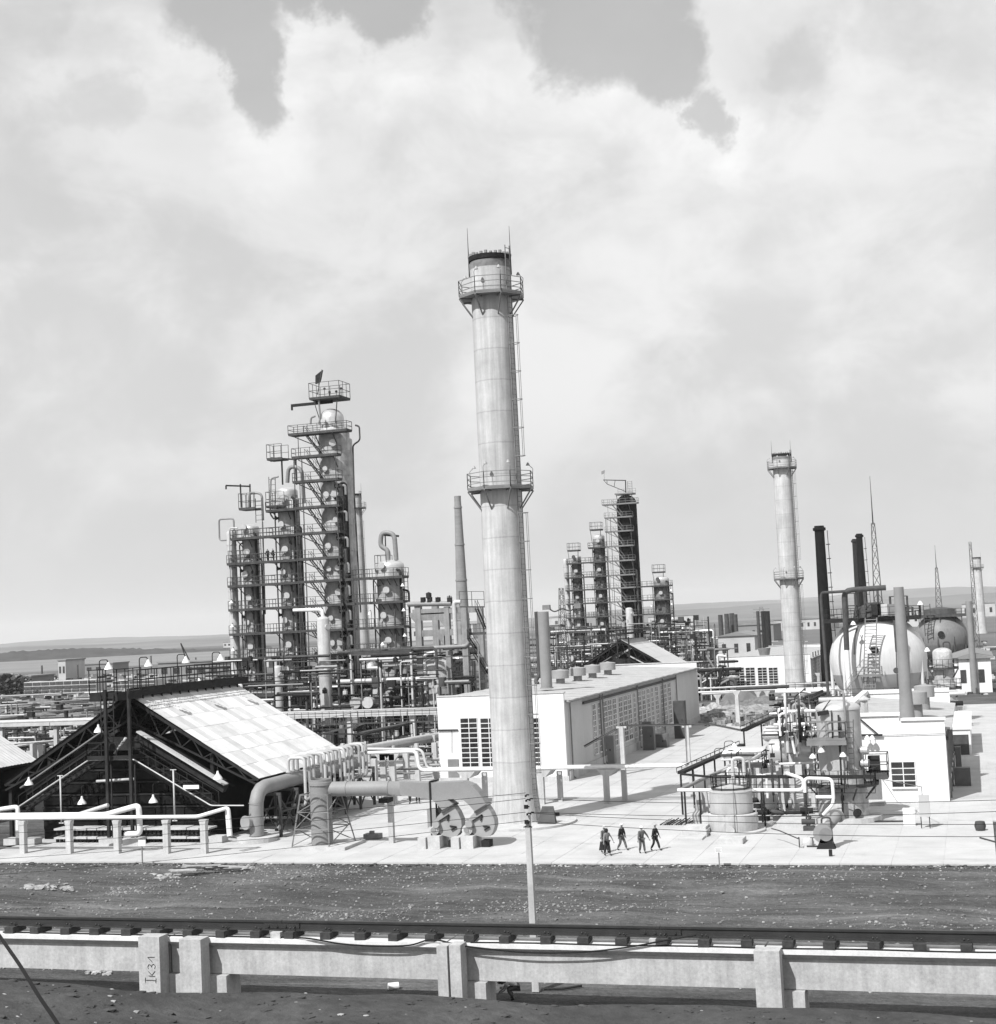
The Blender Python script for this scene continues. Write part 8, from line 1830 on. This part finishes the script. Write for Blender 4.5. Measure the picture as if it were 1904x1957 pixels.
# rubble and bits
rr = random.Random(21)
t = thing('timber_scraps', 'heap of splintered boards and rubble on the dirt by the pavement edge', 'scrap wood', G(395, 1658))
for k in range(16):
    c = G(350 + rr.uniform(0, 95), 1664 - rr.uniform(0, 10), .2 + rr.uniform(0, .35)); a = rr.uniform(-.3, .5); L_ = rr.uniform(.5, 1.3); d = Vector((math.cos(a), math.sin(a), rr.uniform(-.06, .06))) * L_
    MB().bar(c - d, c + d, rr.uniform(.12, .3), .07).build('board', rr.choice(['timber_pale', 'timber_pale', 'timber', 'rubble']), t)
rkm = rock_mesh('stone', 5, 'rubble')
def rocks(n, px0, px1, py0, py1, smin, smax, label, group, seed):
    r_ = random.Random(seed)
    t = thing('rubble_patch', label, 'rubble', G((px0 + px1) / 2, (py0 + py1) / 2))
    for _ in range(n):
        q = G(r_.uniform(px0, px1), r_.uniform(py0, py1)); s = r_.uniform(smin, smax); o = place(rkm, 'stone', t, (q.x, q.y, gz(q.x, q.y) + s * .15), (0, 0, r_.random() * 6)); o.scale = (s * 1.3, s, s * .7)
rocks(34, 52, 148, 1694, 1703, .15, .55, 'strip of pale broken concrete lying on the dirt at left', None, 1)
rocks(22, 275, 345, 1670, 1678, .15, .5, 'patch of pale rubble on the dirt left of the scrap boards', None, 2)
rocks(12, 455, 480, 1656, 1664, .2, .6, 'pale stones on the dirt right of the scrap boards', None, 3)
rocks(16, 165, 212, 1855, 1864, .1, .4, 'pale rubble under the runway left of the lettered post', None, 4)
q = G(770, 1880); single(MB().tube([G(742, 1886, .1), G(762, 1884, .1)], .16, 12), 'pipe_offcut', 'pipe_white', 'short white pipe offcut on the ground under the runway', 'pipe', q)
q = G(*RF(1660, 375), .25); single(MB().tube([q + Vector((-.45, 0, .1)), q + Vector((.5, .05, .1))], .17, 14).tube([q + Vector((-.55, 0, .1)), q + Vector((-.45, 0, .1))], .24, 14), 'dark_pipe_piece', 'rubber', 'short dark flanged pipe lying right of the chimney foot', 'pipe', q)
rr = random.Random(3)
for i, (x0, y0, x1, y1) in enumerate(((955, 1888, 990, 1880), (1040, 1890, 1112, 1884), (896, 1884, 940, 1881))):
    single(MB().tube([G(x0, y0, .06), G((x0 + x1) / 2, (y0 + y1) / 2 + 3, .06), G(x1, y1, .06)], .05, 6, bend=.1), 'pipe_scrap', 'steel_dark', ('thin dark rod on the ground left of the pole foot', 'thin dark rod on the ground right of the pole foot', 'thin dark rod left of the crouching man')[i], 'rod', G(x0, y0, .06))
# circular hose round the chimney pad
# ------------------------------------------------------------------ summer haze over the plain
hzm = bpy.data.materials.new('haze'); hzm.use_nodes = True; N = NT(hzm.node_tree); N.n.clear(); o_ = N.node('ShaderNodeOutputMaterial'); v_ = N.node('ShaderNodeVolumePrincipled'); v_.inputs['Density'].default_value = HAZE; v_.inputs['Color'].default_value = (.97, .97, .97, 1); v_.inputs['Anisotropy'].default_value = 0.2
N.link(v_.outputs[0], o_.inputs['Volume']); M['haze'] = hzm
if HAZE > 0:
    mb = MB().box(-12500, 14500, -3500, 16500, -2.5, 260); CUR[0] = Vector((0, 0, 0)); o = mb.build('haze', 'haze'); o['kind'] = 'stuff'; o['label'] = 'thin summer haze over the whole plant and plain'; o['category'] = 'haze'
